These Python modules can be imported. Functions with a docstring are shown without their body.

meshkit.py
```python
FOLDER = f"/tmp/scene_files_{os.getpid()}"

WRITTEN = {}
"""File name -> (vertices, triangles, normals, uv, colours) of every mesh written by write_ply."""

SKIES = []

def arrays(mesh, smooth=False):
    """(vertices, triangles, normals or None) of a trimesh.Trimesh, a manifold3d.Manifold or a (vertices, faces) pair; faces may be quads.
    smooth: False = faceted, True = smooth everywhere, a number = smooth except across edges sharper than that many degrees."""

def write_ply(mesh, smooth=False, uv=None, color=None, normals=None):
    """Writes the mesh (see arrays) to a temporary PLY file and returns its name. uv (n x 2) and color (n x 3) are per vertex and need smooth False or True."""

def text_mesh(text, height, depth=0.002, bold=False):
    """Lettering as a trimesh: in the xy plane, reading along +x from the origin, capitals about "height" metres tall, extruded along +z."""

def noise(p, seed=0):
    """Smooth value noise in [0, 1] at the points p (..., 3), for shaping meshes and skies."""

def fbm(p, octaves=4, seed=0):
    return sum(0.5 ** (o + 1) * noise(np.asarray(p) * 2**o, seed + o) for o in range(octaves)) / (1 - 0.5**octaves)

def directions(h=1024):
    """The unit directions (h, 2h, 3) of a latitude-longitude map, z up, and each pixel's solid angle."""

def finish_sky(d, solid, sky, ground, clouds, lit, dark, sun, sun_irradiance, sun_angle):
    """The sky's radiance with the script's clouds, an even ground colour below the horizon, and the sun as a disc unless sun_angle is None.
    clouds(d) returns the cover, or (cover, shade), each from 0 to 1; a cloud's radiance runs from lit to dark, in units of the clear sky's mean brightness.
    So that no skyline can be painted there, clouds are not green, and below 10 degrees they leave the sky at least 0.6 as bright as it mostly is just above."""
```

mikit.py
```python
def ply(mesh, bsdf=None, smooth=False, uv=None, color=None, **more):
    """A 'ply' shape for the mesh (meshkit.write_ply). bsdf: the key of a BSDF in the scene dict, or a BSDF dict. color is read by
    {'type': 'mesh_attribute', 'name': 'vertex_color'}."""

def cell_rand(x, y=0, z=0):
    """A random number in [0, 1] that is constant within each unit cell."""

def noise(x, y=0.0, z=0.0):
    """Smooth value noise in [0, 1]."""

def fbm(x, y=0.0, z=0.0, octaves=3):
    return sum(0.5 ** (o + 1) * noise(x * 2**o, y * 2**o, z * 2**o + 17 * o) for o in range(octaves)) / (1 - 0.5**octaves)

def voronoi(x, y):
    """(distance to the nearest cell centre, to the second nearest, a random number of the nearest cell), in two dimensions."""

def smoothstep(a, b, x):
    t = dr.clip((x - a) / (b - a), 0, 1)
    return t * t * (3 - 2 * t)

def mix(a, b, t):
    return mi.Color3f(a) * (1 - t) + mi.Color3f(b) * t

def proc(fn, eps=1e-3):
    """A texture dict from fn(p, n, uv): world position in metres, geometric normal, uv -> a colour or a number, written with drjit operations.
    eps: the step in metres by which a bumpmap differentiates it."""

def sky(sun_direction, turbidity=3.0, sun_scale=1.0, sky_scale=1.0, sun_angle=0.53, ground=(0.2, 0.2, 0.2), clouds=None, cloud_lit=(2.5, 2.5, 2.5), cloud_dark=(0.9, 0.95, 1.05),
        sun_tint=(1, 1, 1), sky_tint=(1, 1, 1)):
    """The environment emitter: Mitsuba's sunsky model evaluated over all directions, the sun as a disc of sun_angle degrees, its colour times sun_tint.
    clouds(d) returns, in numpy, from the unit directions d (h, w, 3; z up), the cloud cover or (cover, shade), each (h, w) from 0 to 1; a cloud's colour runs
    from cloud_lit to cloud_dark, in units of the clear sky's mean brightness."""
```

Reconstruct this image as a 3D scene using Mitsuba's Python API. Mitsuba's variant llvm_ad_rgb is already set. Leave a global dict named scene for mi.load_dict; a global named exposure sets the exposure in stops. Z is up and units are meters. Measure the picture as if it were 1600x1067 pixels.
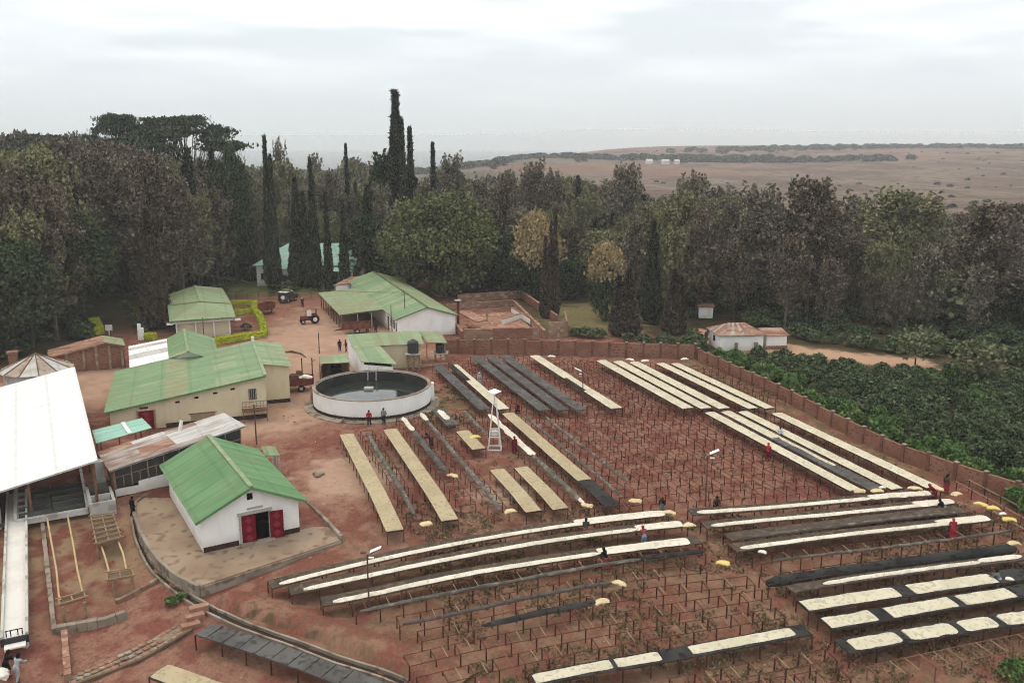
import math, random
import numpy as np, trimesh, mitsuba as mi, drjit as dr, mikit, meshkit
import manifold3d as m3
from shapely.geometry import Polygon, Point, LineString
T4 = mi.ScalarTransform4f
scene, labels = {}, {}

# ------------------------------------------------------------------ camera, sky, exposure, haze
CAM_H, FOC, HORIZON = 30.0, 1430.0, 209.0          # metres, pixels of a 1600 px wide frame, row of the horizon
PITCH = math.atan((533.5 - HORIZON) / FOC)
SP, CP = math.sin(PITCH), math.cos(PITCH)
exposure = 2.5
scene['haze_air'] = {'type': 'homogeneous', 'albedo': {'type': 'rgb', 'value': [0.915, 0.955, 0.985]},
                     'sigma_t': {'type': 'rgb', 'value': [0.00023, 0.00023, 0.00023]}}
scene['camera'] = {'type': 'perspective', 'fov': math.degrees(2 * math.atan(800 / FOC)), 'fov_axis': 'x', 'near_clip': 0.5, 'far_clip': 80000.0,
                   'to_world': T4().look_at(origin=[0, 0, CAM_H], target=[0, CP, CAM_H - SP], up=[0, 0, 1]),
                   'medium': {'type': 'ref', 'id': 'haze_air'}}


def overcast(d):
    el = np.clip(d[..., 2], 0, 1)
    n = meshkit.fbm(np.stack([d[..., 0] * 5, d[..., 1] * 5, d[..., 2] * 34], -1), 5, 3)
    n2 = meshkit.fbm(np.stack([d[..., 0] * 14, d[..., 1] * 14, d[..., 2] * 80], -1), 4, 9)
    dark_mix = 0.90 - 0.75 * el ** 0.7 + 1.5 * (n - 0.5) * np.clip(el * 10, 0.06, 1) + 0.8 * (n2 - 0.5) * np.clip(el * 10, 0.06, 1)
    return np.ones_like(el), np.clip(dark_mix, 0, 1)


scene['sky'] = mikit.sky([-0.35, 0.25, 0.9], turbidity=4, sun_scale=0.14, sun_angle=24, clouds=overcast,
                         cloud_lit=(2.62, 2.64, 2.62), cloud_dark=(1.46, 1.60, 1.69), ground=(0.18, 0.14, 0.11))
scene['haze'] = {'type': 'cube', 'to_world': T4().translate([0, 0, 34]).scale([26000, 26000, 226]), 'bsdf': {'type': 'null'}, 'interior': {'type': 'ref', 'id': 'haze_air'}}
labels['haze'] = {'label': 'pale haze hanging over the plain and hills', 'category': 'haze', 'kind': 'stuff'}


# ------------------------------------------------------------------ helpers
def H0(x, y):
    """Height of the compound's ground: level, falling gently towards the lower terraces."""
    t = np.clip(72 - np.asarray(y, float), 0, 40)
    return -0.1 * t * t / (t + 4)


def G(px, py, z=0.0, base=None):
    """Where the sight line of a photo pixel meets the height z above the ground (how the survey was read off the photo)."""
    v = (py - 533.5) / FOC
    d = np.array([(px - 800) / FOC, CP - v * SP, -(SP + v * CP)])
    k = (CAM_H - z) / -d[2]
    for _ in range(30):
        P = d * k
        k = (CAM_H - z - (H0(P[0], P[1]) if base is None else base)) / -d[2]
    return d * k + np.array([0, 0, CAM_H])


def at_distance(px, py, y):
    """The point at forward distance y on a pixel's sight line."""
    v = (py - 533.5) / FOC
    d = np.array([(px - 800) / FOC, CP - v * SP, -(SP + v * CP)])
    return d * (y / d[1]) + np.array([0, 0, CAM_H])


def numbered(key):
    if key not in scene and key not in labels:
        return key
    i = 1
    while f'{key}_{i:03d}' in scene or f'{key}_{i:03d}' in labels:
        i += 1
    return f'{key}_{i:03d}'


COUNT = {}


def fresh(key):
    c = COUNT.get(key, 0)
    COUNT[key] = c + 1
    return key if c == 0 else f'{key}_{c:03d}'


def thing(name, label=None, cat=None, group=None, kind=None):
    key = fresh(name)
    e = {}
    if label: e['label'] = label
    if cat: e['category'] = cat
    if group: e['group'] = group
    if kind: e['kind'] = kind
    labels[key] = e
    return key


def add(key, mesh, bsdf, smooth=False, color=None):
    """One mesh as its own entry under the exact key."""
    scene[key] = mikit.ply(mesh, bsdf, smooth=smooth, color=color)
    return key


def part(parent, name, mesh, bsdf, smooth=False, label=None, color=None):
    key = fresh(f'{parent}__{name}')
    add(key, mesh, bsdf, smooth, color)
    if label: labels[key] = {'label': label}
    return key


def solo(name, mesh, bsdf, label, cat, group=None, kind=None, smooth=False):
    key = thing(name, label, cat, group, kind)
    return add(key, mesh, bsdf, smooth)


PROTO = set()


def proto(name, mesh, bsdf, smooth=False):
    """A shape that copies are taken of."""
    key = 'shape_' + name
    if key not in PROTO:
        scene[key] = {'type': 'shapegroup', 'mesh': mikit.ply(mesh, bsdf, smooth=smooth)}
        PROTO.add(key)
    return key


def copy(key, shape, M):
    scene[key] = {'type': 'instance', 'to_world': M, 'shape': {'type': 'ref', 'id': shape}}
    return key


def place(x, y, z, rot=0.0, s=1.0, sz=None):
    return T4().translate([float(x), float(y), float(z)]).rotate([0, 0, 1], float(rot)).scale([float(s), float(s), float(s if sz is None else sz)])


cat = trimesh.util.concatenate


def box(c, s, rot=0.0):
    m = trimesh.creation.box(extents=s)
    if rot: m.apply_transform(trimesh.transformations.rotation_matrix(math.radians(rot), [0, 0, 1]))
    m.apply_translation(c)
    return m


def beam(p, q, w, h=None):
    """A straight square bar from p to q."""
    p, q = np.asarray(p, float), np.asarray(q, float)
    d = q - p
    L = np.linalg.norm(d)
    d = d / L
    u = np.cross(d, [0, 0, 1.0]) if abs(d[2]) < 0.95 else np.array([1.0, 0, 0])
    u /= np.linalg.norm(u)
    v = np.cross(u, d)
    m = trimesh.creation.box(extents=[L, w, h or w])
    M = np.eye(4)
    M[:3, 0], M[:3, 1], M[:3, 2], M[:3, 3] = d, u, v, (p + q) / 2
    if np.linalg.det(M[:3, :3]) < 0: M[:3, 1] *= -1
    m.apply_transform(M)
    return m


def tube(P, r, n=6):
    """A tapered tube along the points P with radii r."""
    P = np.asarray(P, float)
    r = np.broadcast_to(r, (len(P),))
    t = np.gradient(P, axis=0)
    t /= np.linalg.norm(t, axis=1, keepdims=True) + 1e-9
    a = np.cross(t, np.where(np.abs(t[:, 2:]) < 0.9, [0, 0, 1.0], [1.0, 0, 0]))
    a /= np.linalg.norm(a, axis=1, keepdims=True) + 1e-9
    b = np.cross(t, a)
    k = np.arange(n) * 2 * np.pi / n
    V = P[:, None] + r[:, None, None] * (np.cos(k)[None, :, None] * a[:, None] + np.sin(k)[None, :, None] * b[:, None])
    F = []
    for i in range(len(P) - 1):
        for j in range(n):
            p0, p1, p2, p3 = i * n + j, i * n + (j + 1) % n, (i + 1) * n + (j + 1) % n, (i + 1) * n + j
            F += [[p0, p1, p2], [p0, p2, p3]]
    V = V.reshape(-1, 3)
    for base, c, flip in ((0, P[0], True), ((len(P) - 1) * n, P[-1], False)):
        V = np.vstack([V, c])
        for j in range(n):
            f = [base + j, base + (j + 1) % n, len(V) - 1]
            F.append(f[::-1] if flip else f)
    return trimesh.Trimesh(V, F, process=False)


def slab(A, B, C, D, th):
    """A plate with top corners A B C D, th thick downwards."""
    top = np.array([A, B, C, D], float)
    n = np.cross(top[1] - top[0], top[3] - top[0])
    n /= np.linalg.norm(n)
    if n[2] < 0: n = -n
    V = np.vstack([top, top - n * th])
    F = [[0, 1, 2], [0, 2, 3], [4, 6, 5], [4, 7, 6]]
    for i in range(4):
        j = (i + 1) % 4
        F += [[i, i + 4, j + 4], [i, j + 4, j]]
    m = trimesh.Trimesh(V, F, process=False)
    if m.volume < 0: m.invert()
    return m


def prism(poly, z0, z1):
    """An upright prism over a ground outline."""
    p = poly if isinstance(poly, Polygon) else Polygon(poly)
    m = trimesh.creation.extrude_polygon(p, z1 - z0, engine='earcut')
    m.apply_translation([0, 0, z0])
    return m


def wall(p, q, outline, th=0.22, holes=()):
    """A standing wall from p to q (ground plan): outline in (distance along, height), thickness to the left of p->q."""
    p, q = np.asarray(p, float)[:2], np.asarray(q, float)[:2]
    d = (q - p) / np.linalg.norm(q - p)
    m = trimesh.creation.extrude_polygon(Polygon(outline, [list(h) for h in holes]), th, engine='earcut')
    M = np.eye(4)
    M[:3, 0] = [d[0], d[1], 0]
    M[:3, 1] = [0, 0, 1]
    M[:3, 2] = [d[1], -d[0], 0]
    M[:3, 3] = [p[0], p[1], 0]
    m.apply_transform(M)
    m.apply_translation([-d[1] * th * -0.0, 0, 0])
    m.apply_translation([-d[1] * th, d[0] * th, 0])
    if m.volume < 0: m.invert()
    return m


class Frame:
    """A wall's or building's own axes: origin, a along, b to the left, z up."""
    def __init__(s, x, y, deg, z=0.0):
        s.o, s.deg, s.z = np.array([x, y]), deg, z
        s.a = np.array([math.cos(math.radians(deg)), math.sin(math.radians(deg))])
        s.b = np.array([-s.a[1], s.a[0]])

    def P(s, a, b, z=0.0):
        w = s.o + s.a * a + s.b * b
        return np.array([w[0], w[1], s.z + z])

    def box(s, a, b, z, sa, sb, sz):
        return box(s.P(a, b, z), [sa, sb, sz], s.deg)


def lathe(prof, n=32):
    return trimesh.creation.revolve(np.array(prof, float), sections=n)


RNG = np.random.default_rng(7)
# ------------------------------------------------------------------ materials
noise, fbm, smoothstep, mix = mikit.noise, mikit.fbm, mikit.smoothstep, mikit.mix


def rgb(*c):
    return {'type': 'rgb', 'value': list(c)}


def matte(name, c):
    scene[name] = {'type': 'twosided', 'bsdf': {'type': 'diffuse', 'reflectance': c if isinstance(c, dict) else rgb(*c)}}


def sheen(name, c, rough=0.5, spec=0.3, metallic=0.0):
    scene[name] = {'type': 'twosided', 'bsdf': {'type': 'principled', 'base_color': c if isinstance(c, dict) else rgb(*c), 'roughness': rough, 'specular': spec, 'metallic': metallic}}


def mottled(a, b, f=1.0, c=None, g=6.0, zf=1.0):
    """A colour running between a and b in patches of about 1/f metres, with finer grain of frequency g (towards c)."""
    def fn(p, n, uv):
        k = fbm(p.x * f, p.y * f, p.z * f * zf)
        col = mix(a, b, smoothstep(0.3, 0.7, k))
        if c is not None:
            col = mix(col, c, smoothstep(0.55, 0.8, noise(p.x * g, p.y * g, p.z * g * zf)))
        return col
    return mikit.proc(fn)


def segment_distance(p, a, b):
    ax, ay, bx, by = a[0], a[1], b[0] - a[0], b[1] - a[1]
    t = dr.clip(((p.x - ax) * bx + (p.y - ay) * by) / (bx * bx + by * by), 0, 1)
    return dr.sqrt(dr.square(p.x - ax - bx * t) + dr.square(p.y - ay - by * t))


def ground_colour(p, n, uv):
    n1 = fbm(p.x * 0.11, p.y * 0.11, 0.0)
    n2 = fbm(p.x * 0.7, p.y * 0.7, 3.0)
    n3 = fbm(p.x * 3.1, p.y * 3.1, 7.0)
    red, pale, dry, weed = (.168, .066, .049), (.42, .28, .20), (.225, .155, .095), (.085, .085, .036)
    c = mix(red, (.225, .118, .084), smoothstep(.35, .65, n2))
    c = mix(c, (.105, .048, .036), smoothstep(.5, .8, n3) * 0.5)
    n4 = noise(p.x * 9.0, p.y * 9.0, 2.0)
    c = c * (0.82 + 0.36 * n4)
    # trodden pale earth: the yard between the houses, the open ground by the store, the slab by the tower
    def blot(x, y, rx, ry):
        return smoothstep(1.15, 0.55, dr.sqrt(dr.square((p.x - x) / rx) + dr.square((p.y - y) / ry)) + (n2 - .5) * 0.9)
    yard = dr.maximum(dr.maximum(blot(-27, 136, 13, 36), blot(-52, 107, 12, 11)), dr.maximum(blot(-27, 97, 9, 10), blot(-22, 110, 5, 14)))
    c = mix(c, mix((.30, .185, .130), pale, n2), yard * 0.95)
    c = mix(c, mix((.40, .28, .21), (.33, .20, .14), n3), dr.maximum(blot(-14.6, 77.5, 5, 6.5), blot(-.8, 73.5, 3.2, 2.6)) * 0.9)
    # dry grass and weeds on the lower terraces, by the tank, along the east wall
    low = smoothstep(72, 60, p.y) * smoothstep(-19, -8, p.x)
    c = mix(c, mix(dry, (.15, .095, .06), n3), low * smoothstep(.30, .80, n2 * .45 + n3 * .45 + n4 * .2) * .6)
    c = mix(c, (.11, .105, .05), dr.clip(low * .25 + blot(-7, 99, 3.6, 9) * .9 + smoothstep(6, 1, segment_distance(p, (24., 119.), (37.5, 80.))) * .8, 0, 1) * smoothstep(.38, .7, n3))
    c = mix(c, weed, smoothstep(.6, .72, n1) * smoothstep(.5, .65, n3) * .5 * smoothstep(130, 110, p.y))
    # lower yard on the left: grey-brown rubble
    c = mix(c, mix((.27, .18, .11), (.20, .145, .085), n3), blot(-33, 64, 8, 10) * smoothstep(.25, .65, n2) * .9)
    # dark-coloured forest floor and dark soil round the coffee
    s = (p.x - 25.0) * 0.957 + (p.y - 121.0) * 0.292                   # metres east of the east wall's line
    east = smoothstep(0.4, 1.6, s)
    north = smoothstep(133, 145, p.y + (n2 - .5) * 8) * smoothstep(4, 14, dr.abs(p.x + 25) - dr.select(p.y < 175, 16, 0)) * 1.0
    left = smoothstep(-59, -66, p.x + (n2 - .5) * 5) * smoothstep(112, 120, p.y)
    dark_mix = dr.clip(dr.maximum(dr.maximum(east, north), left), 0, 1)
    c = mix(c, mix((.035, .036, .018), (.085, .06, .036), n2), dark_mix)
    c = mix(c, mix((.24, .19, .10), (.14, .13, .055), n3), blot(14, 152, 10, 15) * .8)          # dry clearing
    c = mix(c, mix((.10, .13, .045), (.14, .15, .06), n3), blot(-46, 184, 16, 14) * .9)         # lawn
    path = dr.minimum(segment_distance(p, (31., 133.), (40., 126.)), segment_distance(p, (40., 126.), (53., 119.)))
    c = mix(c, mix((.35, .215, .14), (.42, .28, .19), n3), smoothstep(5.0, 2.2, path + (n2 - .5) * 4))
    # open country
    far = smoothstep(270, 420, p.y + dr.maximum(p.x, 0) * .1 + (n1 - .5) * 60)
    m1 = fbm(p.x * .006, p.y * .0045, 1.0)
    m2 = fbm(p.x * .03, p.y * .016, 5.0)
    m3 = fbm(p.x * .16, p.y * .09, 5.0)
    land = mix((.128, .088, .073), (.175, .130, .102), smoothstep(.3, .7, mix(m2, .5, smoothstep(1200, 3500, p.y)).x))
    land = mix(land, (.085, .075, .045), smoothstep(.52, .68, m3) * .75 * smoothstep(1500, 500, p.y))
    land = mix(land, (.21, .11, .082), smoothstep(.55, .7, m1) * .45)
    land = mix(land, mix((.075, .08, .055), (.13, .115, .08), m2), smoothstep(.12, -.12, p.x / p.y + (m1 - .5) * .25 - .0) * .85)
    m4 = mikit.cell_rand(dr.floor((p.x + 40 * m1) / 260), dr.floor((p.y + 300 * m1) / 700), 2)
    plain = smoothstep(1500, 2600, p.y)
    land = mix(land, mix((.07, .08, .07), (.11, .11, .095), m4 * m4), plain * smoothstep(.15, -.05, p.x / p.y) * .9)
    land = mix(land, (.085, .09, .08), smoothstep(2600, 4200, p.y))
    return mix(c, land, far)


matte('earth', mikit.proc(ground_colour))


def sheet_roof(a, b, stain, amount, along):
    """Painted corrugated iron: faded patches, streaks down the slope (a horizontal direction), rust and moss stains."""
    ax, ay = math.cos(math.radians(along)), math.sin(math.radians(along))

    def fn(p, n, uv):
        u, v = p.x * ax + p.y * ay, p.y * ax - p.x * ay
        k = fbm(u * .35, v * 1.6, 0.0)
        st = fbm(u * .5, v * 3.4, p.z * .3 + 4)
        blot = fbm(u * .6, v * .6, 9.0)
        c = mix(a, b, smoothstep(.3, .7, k))
        rib = 0.5 + 0.5 * dr.cos(v * 20.0)
        lap = smoothstep(.86, 1.0, dr.cos(v * 7.4)) + .8 * smoothstep(.93, 1.0, dr.cos(u * 2.1))
        c = c * (0.93 + 0.07 * rib) * (1 - dr.minimum(lap, 1.0) * .20)
        return mix(c, stain, smoothstep(.6 - amount * .25, .85 - amount * .2, st * .55 + blot * .45) * .8)
    return mikit.proc(fn)


sheen('green_roof_paint', sheet_roof((.085, .188, .075), (.115, .225, .095), (.14, .165, .07), .35, 30.65), .55, .25)
sheen('mid_green_roof_paint', sheet_roof((.135, .215, .105), (.165, .25, .13), (.17, .18, .085), .45, 20), .55, .25)
sheen('pale_green_roof_paint', sheet_roof((.185, .250, .130), (.225, .285, .160), (.20, .19, .10), .5, 20), .55, .25)
sheen('mossy_green_roof_paint', sheet_roof((.185, .23, .12), (.225, .265, .15), (.20, .175, .09), .95, 20), .6, .2)
sheen('teal_roof_paint', sheet_roof((.22, .42, .33), (.28, .47, .38), (.30, .42, .34), .3, 20), .5, .25)
sheen('white_roof_paint', sheet_roof((.66, .665, .645), (.70, .70, .68), (.58, .57, .53), .25, 27.8), .5, .25)
sheen('rusty_roof_iron', sheet_roof((.33, .29, .255), (.39, .355, .315), (.155, .075, .055), .9, 30), .6, .2)
sheen('rust_red_roof_iron', sheet_roof((.22, .105, .07), (.34, .21, .145), (.13, .055, .04), .5, 0), .65, .2)
sheen('zinc_roof_iron', sheet_roof((.40, .40, .39), (.46, .45, .42), (.30, .24, .2), .5, 30), .5, .3)


def stained(a, b, low=(.33, .25, .19), top=.9):
    """Limewashed plaster with splash stains near the ground and faint run marks."""
    def fn(p, n, uv):
        k = fbm(p.x * .9, p.y * .9, p.z * .5)
        runs = fbm(p.x * 3.2, p.y * 3.2, p.z * .25 + 3)
        c = mix(a, b, smoothstep(.35, .7, k * .6 + runs * .4))
        return mix(c, low, smoothstep(top, 0.0, p.z + (runs - .5) * .8) * .35)
    return mikit.proc(fn)


matte('white_plaster', stained((.80, .80, .77), (.72, .71, .67)))
matte('cream_plaster', stained((.60, .53, .37), (.55, .47, .32)))
matte('brick', mottled((.20, .095, .065), (.25, .135, .095), .6, (.155, .075, .052), 5.0))
matte('pillar_brick', mottled((.13, .062, .042), (.17, .085, .06), 1.5))
matte('pale_brick', mottled((.27, .18, .125), (.20, .12, .085), .8, (.33, .25, .18), 2.0))
matte('old_tile', mottled((.30, .17, .12), (.23, .115, .08), 1.2, (.38, .26, .2), 2.5))
matte('concrete', mottled((.30, .26, .21), (.22, .18, .14), .7, (.16, .12, .09), 2.2))
matte('platform_screed', mottled((.31, .23, .165), (.235, .165, .115), .45, (.19, .13, .092), 2.3))
matte('light_concrete', mottled((.50, .49, .45), (.40, .385, .345), .6, (.30, .28, .24), 2.0))
matte('dark_stain', (.045, .03, .025))
matte('dark_concrete', mottled((.06, .06, .055), (.10, .10, .09), .8))
matte('tank_lining', mottled((.030, .029, .026), (.05, .047, .041), .8))
matte('red_paint', mottled((.15, .013, .022), (.115, .011, .017), 2.0))
matte('bright_red_panel', (.22, .028, .042))
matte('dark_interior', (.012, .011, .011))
matte('grey_trim', (.36, .34, .31))
matte('rust_steel', mottled((.070, .031, .022), (.11, .048, .033), 1.2))
matte('brown_steel', mottled((.15, .075, .048), (.20, .11, .07), 1.2))
matte('black_net', mottled((.030, .030, .030), (.048, .047, .044), .9, (.022, .022, .022), 4.0))
matte('grey_net', mottled((.082, .078, .074), (.115, .11, .104), 1.0, (.06, .057, .053), 4.0))
matte('brown_net', mottled((.088, .068, .052), (.062, .05, .041), 1.3, (.12, .09, .065), 4.0))
matte('rolled_net_grey', mottled((.13, .125, .105), (.085, .08, .068), 1.6, (.2, .19, .16), 3.0))
matte('white_coffee', mottled((.66, .61, .51), (.57, .52, .42), .9, (.48, .44, .35), 5.0))
matte('pale_coffee', mottled((.56, .51, .385), (.49, .445, .33), .9, (.40, .365, .27), 6.0))
matte('tan_coffee', mottled((.41, .34, .22), (.36, .295, .185), .8, (.30, .245, .155), 6.0))
matte('sack_cloth', mottled((.62, .51, .31), (.52, .41, .23), 3.0))
matte('white_sack_cloth', (.66, .62, .54))
matte('yellow_sack_cloth', (.60, .49, .17))
matte('pole_steel', (.10, .07, .06))
matte('wood', mottled((.30, .215, .135), (.22, .15, .095), 2.0))
matte('dark_wood', mottled((.11, .075, .05), (.15, .105, .07), 2.0))
matte('bamboo', mottled((.48, .36, .20), (.40, .29, .155), 1.5))
matte('white_metal', (.66, .63, .58))
sheen('solar_glass', (.75, .74, .72), .3, .5)
sheen('black_plastic', (.02, .022, .024), .4, .4)
matte('rubber', (.018, .017, .016))
sheen('tractor_red', (.12, .018, .016), .45, .4)
matte('trailer_red', mottled((.14, .045, .035), (.19, .075, .055), 1.5))
sheen('car_black', (.02, .021, .023), .35, .5)
sheen('car_white', (.72, .72, .70), .4, .4)
matte('ochre_wall', (.27, .20, .13))
sheen('window_glass', (.03, .035, .035), .2, .5)
scene['water'] = {'type': 'twosided', 'bsdf': {'type': 'principled', 'base_color': rgb(.018, .022, .019), 'roughness': .04, 'eta': 1.6}}
# leaves: colour patches in space, so that no two crowns are alike
matte('grey_brown_leaf', mottled((.165, .146, .102), (.092, .083, .060), .30, (.31, .28, .215), 3.0))
matte('brown_leaf', mottled((.125, .100, .072), (.074, .062, .046), .30, (.24, .20, .15), 3.0))
matte('olive_leaf', mottled((.175, .172, .088), (.110, .110, .060), .30, (.31, .29, .17), 3.0))
matte('dark_leaf', mottled((.036, .055, .028), (.052, .070, .034), .3, (.085, .10, .05), 2.4))
matte('cypress_leaf', mottled((.030, .042, .027), (.045, .054, .034), .4, (.075, .078, .050), 2.4))
matte('rusty_cypress_leaf', mottled((.080, .062, .047), (.052, .045, .034), .4, (.12, .09, .065), 2.4))
matte('acacia_leaf', mottled((.050, .066, .046), (.066, .080, .052), .3))
matte('mango_leaf', mottled((.125, .138, .060), (.075, .088, .040), .35, (.18, .18, .085), 2.6))
matte('blossom', mottled((.40, .305, .165), (.31, .235, .125), .6, (.19, .155, .08), 2.4))
matte('coffee_leaf', mottled((.050, .072, .036), (.074, .098, .048), .35, (.13, .15, .082), 2.2))
matte('bright_coffee_leaf', mottled((.082, .145, .044), (.058, .105, .036), .35, (.15, .20, .070), 1.6))
matte('clipped_hedge_leaf', mottled((.42, .44, .035), (.32, .35, .035), .9, (.22, .25, .035), 4.0))
matte('dry_grass_blade', mottled((.26, .185, .11), (.19, .13, .08), .5))
matte('weed_leaf', mottled((.085, .10, .04), (.12, .125, .055), .6))
matte('pale_leaf', mottled((.16, .165, .095), (.11, .12, .06), .6))
matte('bark', mottled((.075, .058, .045), (.05, .04, .032), 1.0))
matte('pale_bark', mottled((.15, .125, .10), (.10, .085, .068), 1.0))
matte('distant_leaf', (.050, .056, .040))
matte('distant_shrub', (.065, .055, .042))
matte('skin', (.085, .045, .03))
matte('hill_haze_tint', (.33, .32, .29))  # haze painted into the colour: pale, so the far hills melt into the sky
matte('faded_iron', mottled((.40, .33, .28), (.33, .26, .215), .8, (.26, .18, .14), 2.5))
# ------------------------------------------------------------------ the land
def far_height(x, y):
    """Open country: level to a low ridge on the right, falling to the hazy plain on the left and beyond the ridge."""
    r = np.hypot(x, y)
    k = np.clip(x / np.maximum(y, 1.0), -1, 1)
    side = np.clip((k + 0.13) / 0.36, 0, 1)
    side = side * side * (3 - 2 * side)
    start = 330 + 1700 * side
    t = np.clip((r - start) / 3200, 0, 1)
    drop = -125 * t * t * (3 - 2 * t)
    roll = np.clip((r - 420) / 700, 0, 1)
    q = np.stack([x * .0016, y * .0011, 0 * x], -1)
    swell = (meshkit.fbm(q, 3, 21) - .5) * 13 * roll
    ridge = 4 * np.exp(-((r - 1900) / 500) ** 2) * side
    dip = -7 * np.exp(-((r - 760) / 320) ** 2) * side
    return np.where(y > 150, drop + swell + ridge + dip, 0)


YARD = Polygon([(-70, 74.4), (-43.2, 74.4), (-34, 73.2), (-31.2, 71.0), (-28.6, 66.6), (-26.4, 62.2), (-23.6, 58.8), (-21.6, 56.6), (-24, 54), (-30, 49.5), (-34, 46), (-50, 42), (-70, 42)])


def ground_height(x, y):
    z = H0(x, y) + far_height(x, y)
    P = np.stack([x, y, 0 * x], -1)
    near = np.clip((170 - y) / 30, 0, 1)
    z = z + near * ((meshkit.fbm(P * .9, 3, 5) - .62) * .16 - .02)
    inner = np.clip((-24 - x) / 3, 0, 1) * np.clip((74.5 - y) / 2.5, 0, 1)        # the lower yard on the left
    z = z - 0.55 * inner
    return z


def grading(lo, hi, step, out_lo, out_hi, grow):
    a = list(np.arange(lo, hi + 1e-6, step))
    s = step
    while a[-1] < out_hi:
        s *= grow
        a.append(a[-1] + s)
    s = step
    b = []
    v = lo
    while v > out_lo:
        s *= grow
        v -= s
        b.append(v)
    return np.array(b[::-1] + a)


gx = grading(-62, 62, .55, -24000, 24000, 1.07)
gy = grading(38, 136, .55, -400, 24000, 1.055)
X, Y = np.meshgrid(gx, gy)
Z = ground_height(X, Y)
nx, ny = len(gx), len(gy)
ii, jj = np.meshgrid(np.arange(ny - 1), np.arange(nx - 1), indexing='ij')
q = np.stack([ii * nx + jj, ii * nx + jj + 1, (ii + 1) * nx + jj + 1, (ii + 1) * nx + jj], -1).reshape(-1, 4)
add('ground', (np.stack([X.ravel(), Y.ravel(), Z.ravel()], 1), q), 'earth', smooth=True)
labels['ground'] = {'label': 'red earth of the compound running out into open country', 'category': 'ground', 'kind': 'structure'}


def gz(x, y):
    return float(ground_height(np.array([float(x)]), np.array([float(y)]))[0])


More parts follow.
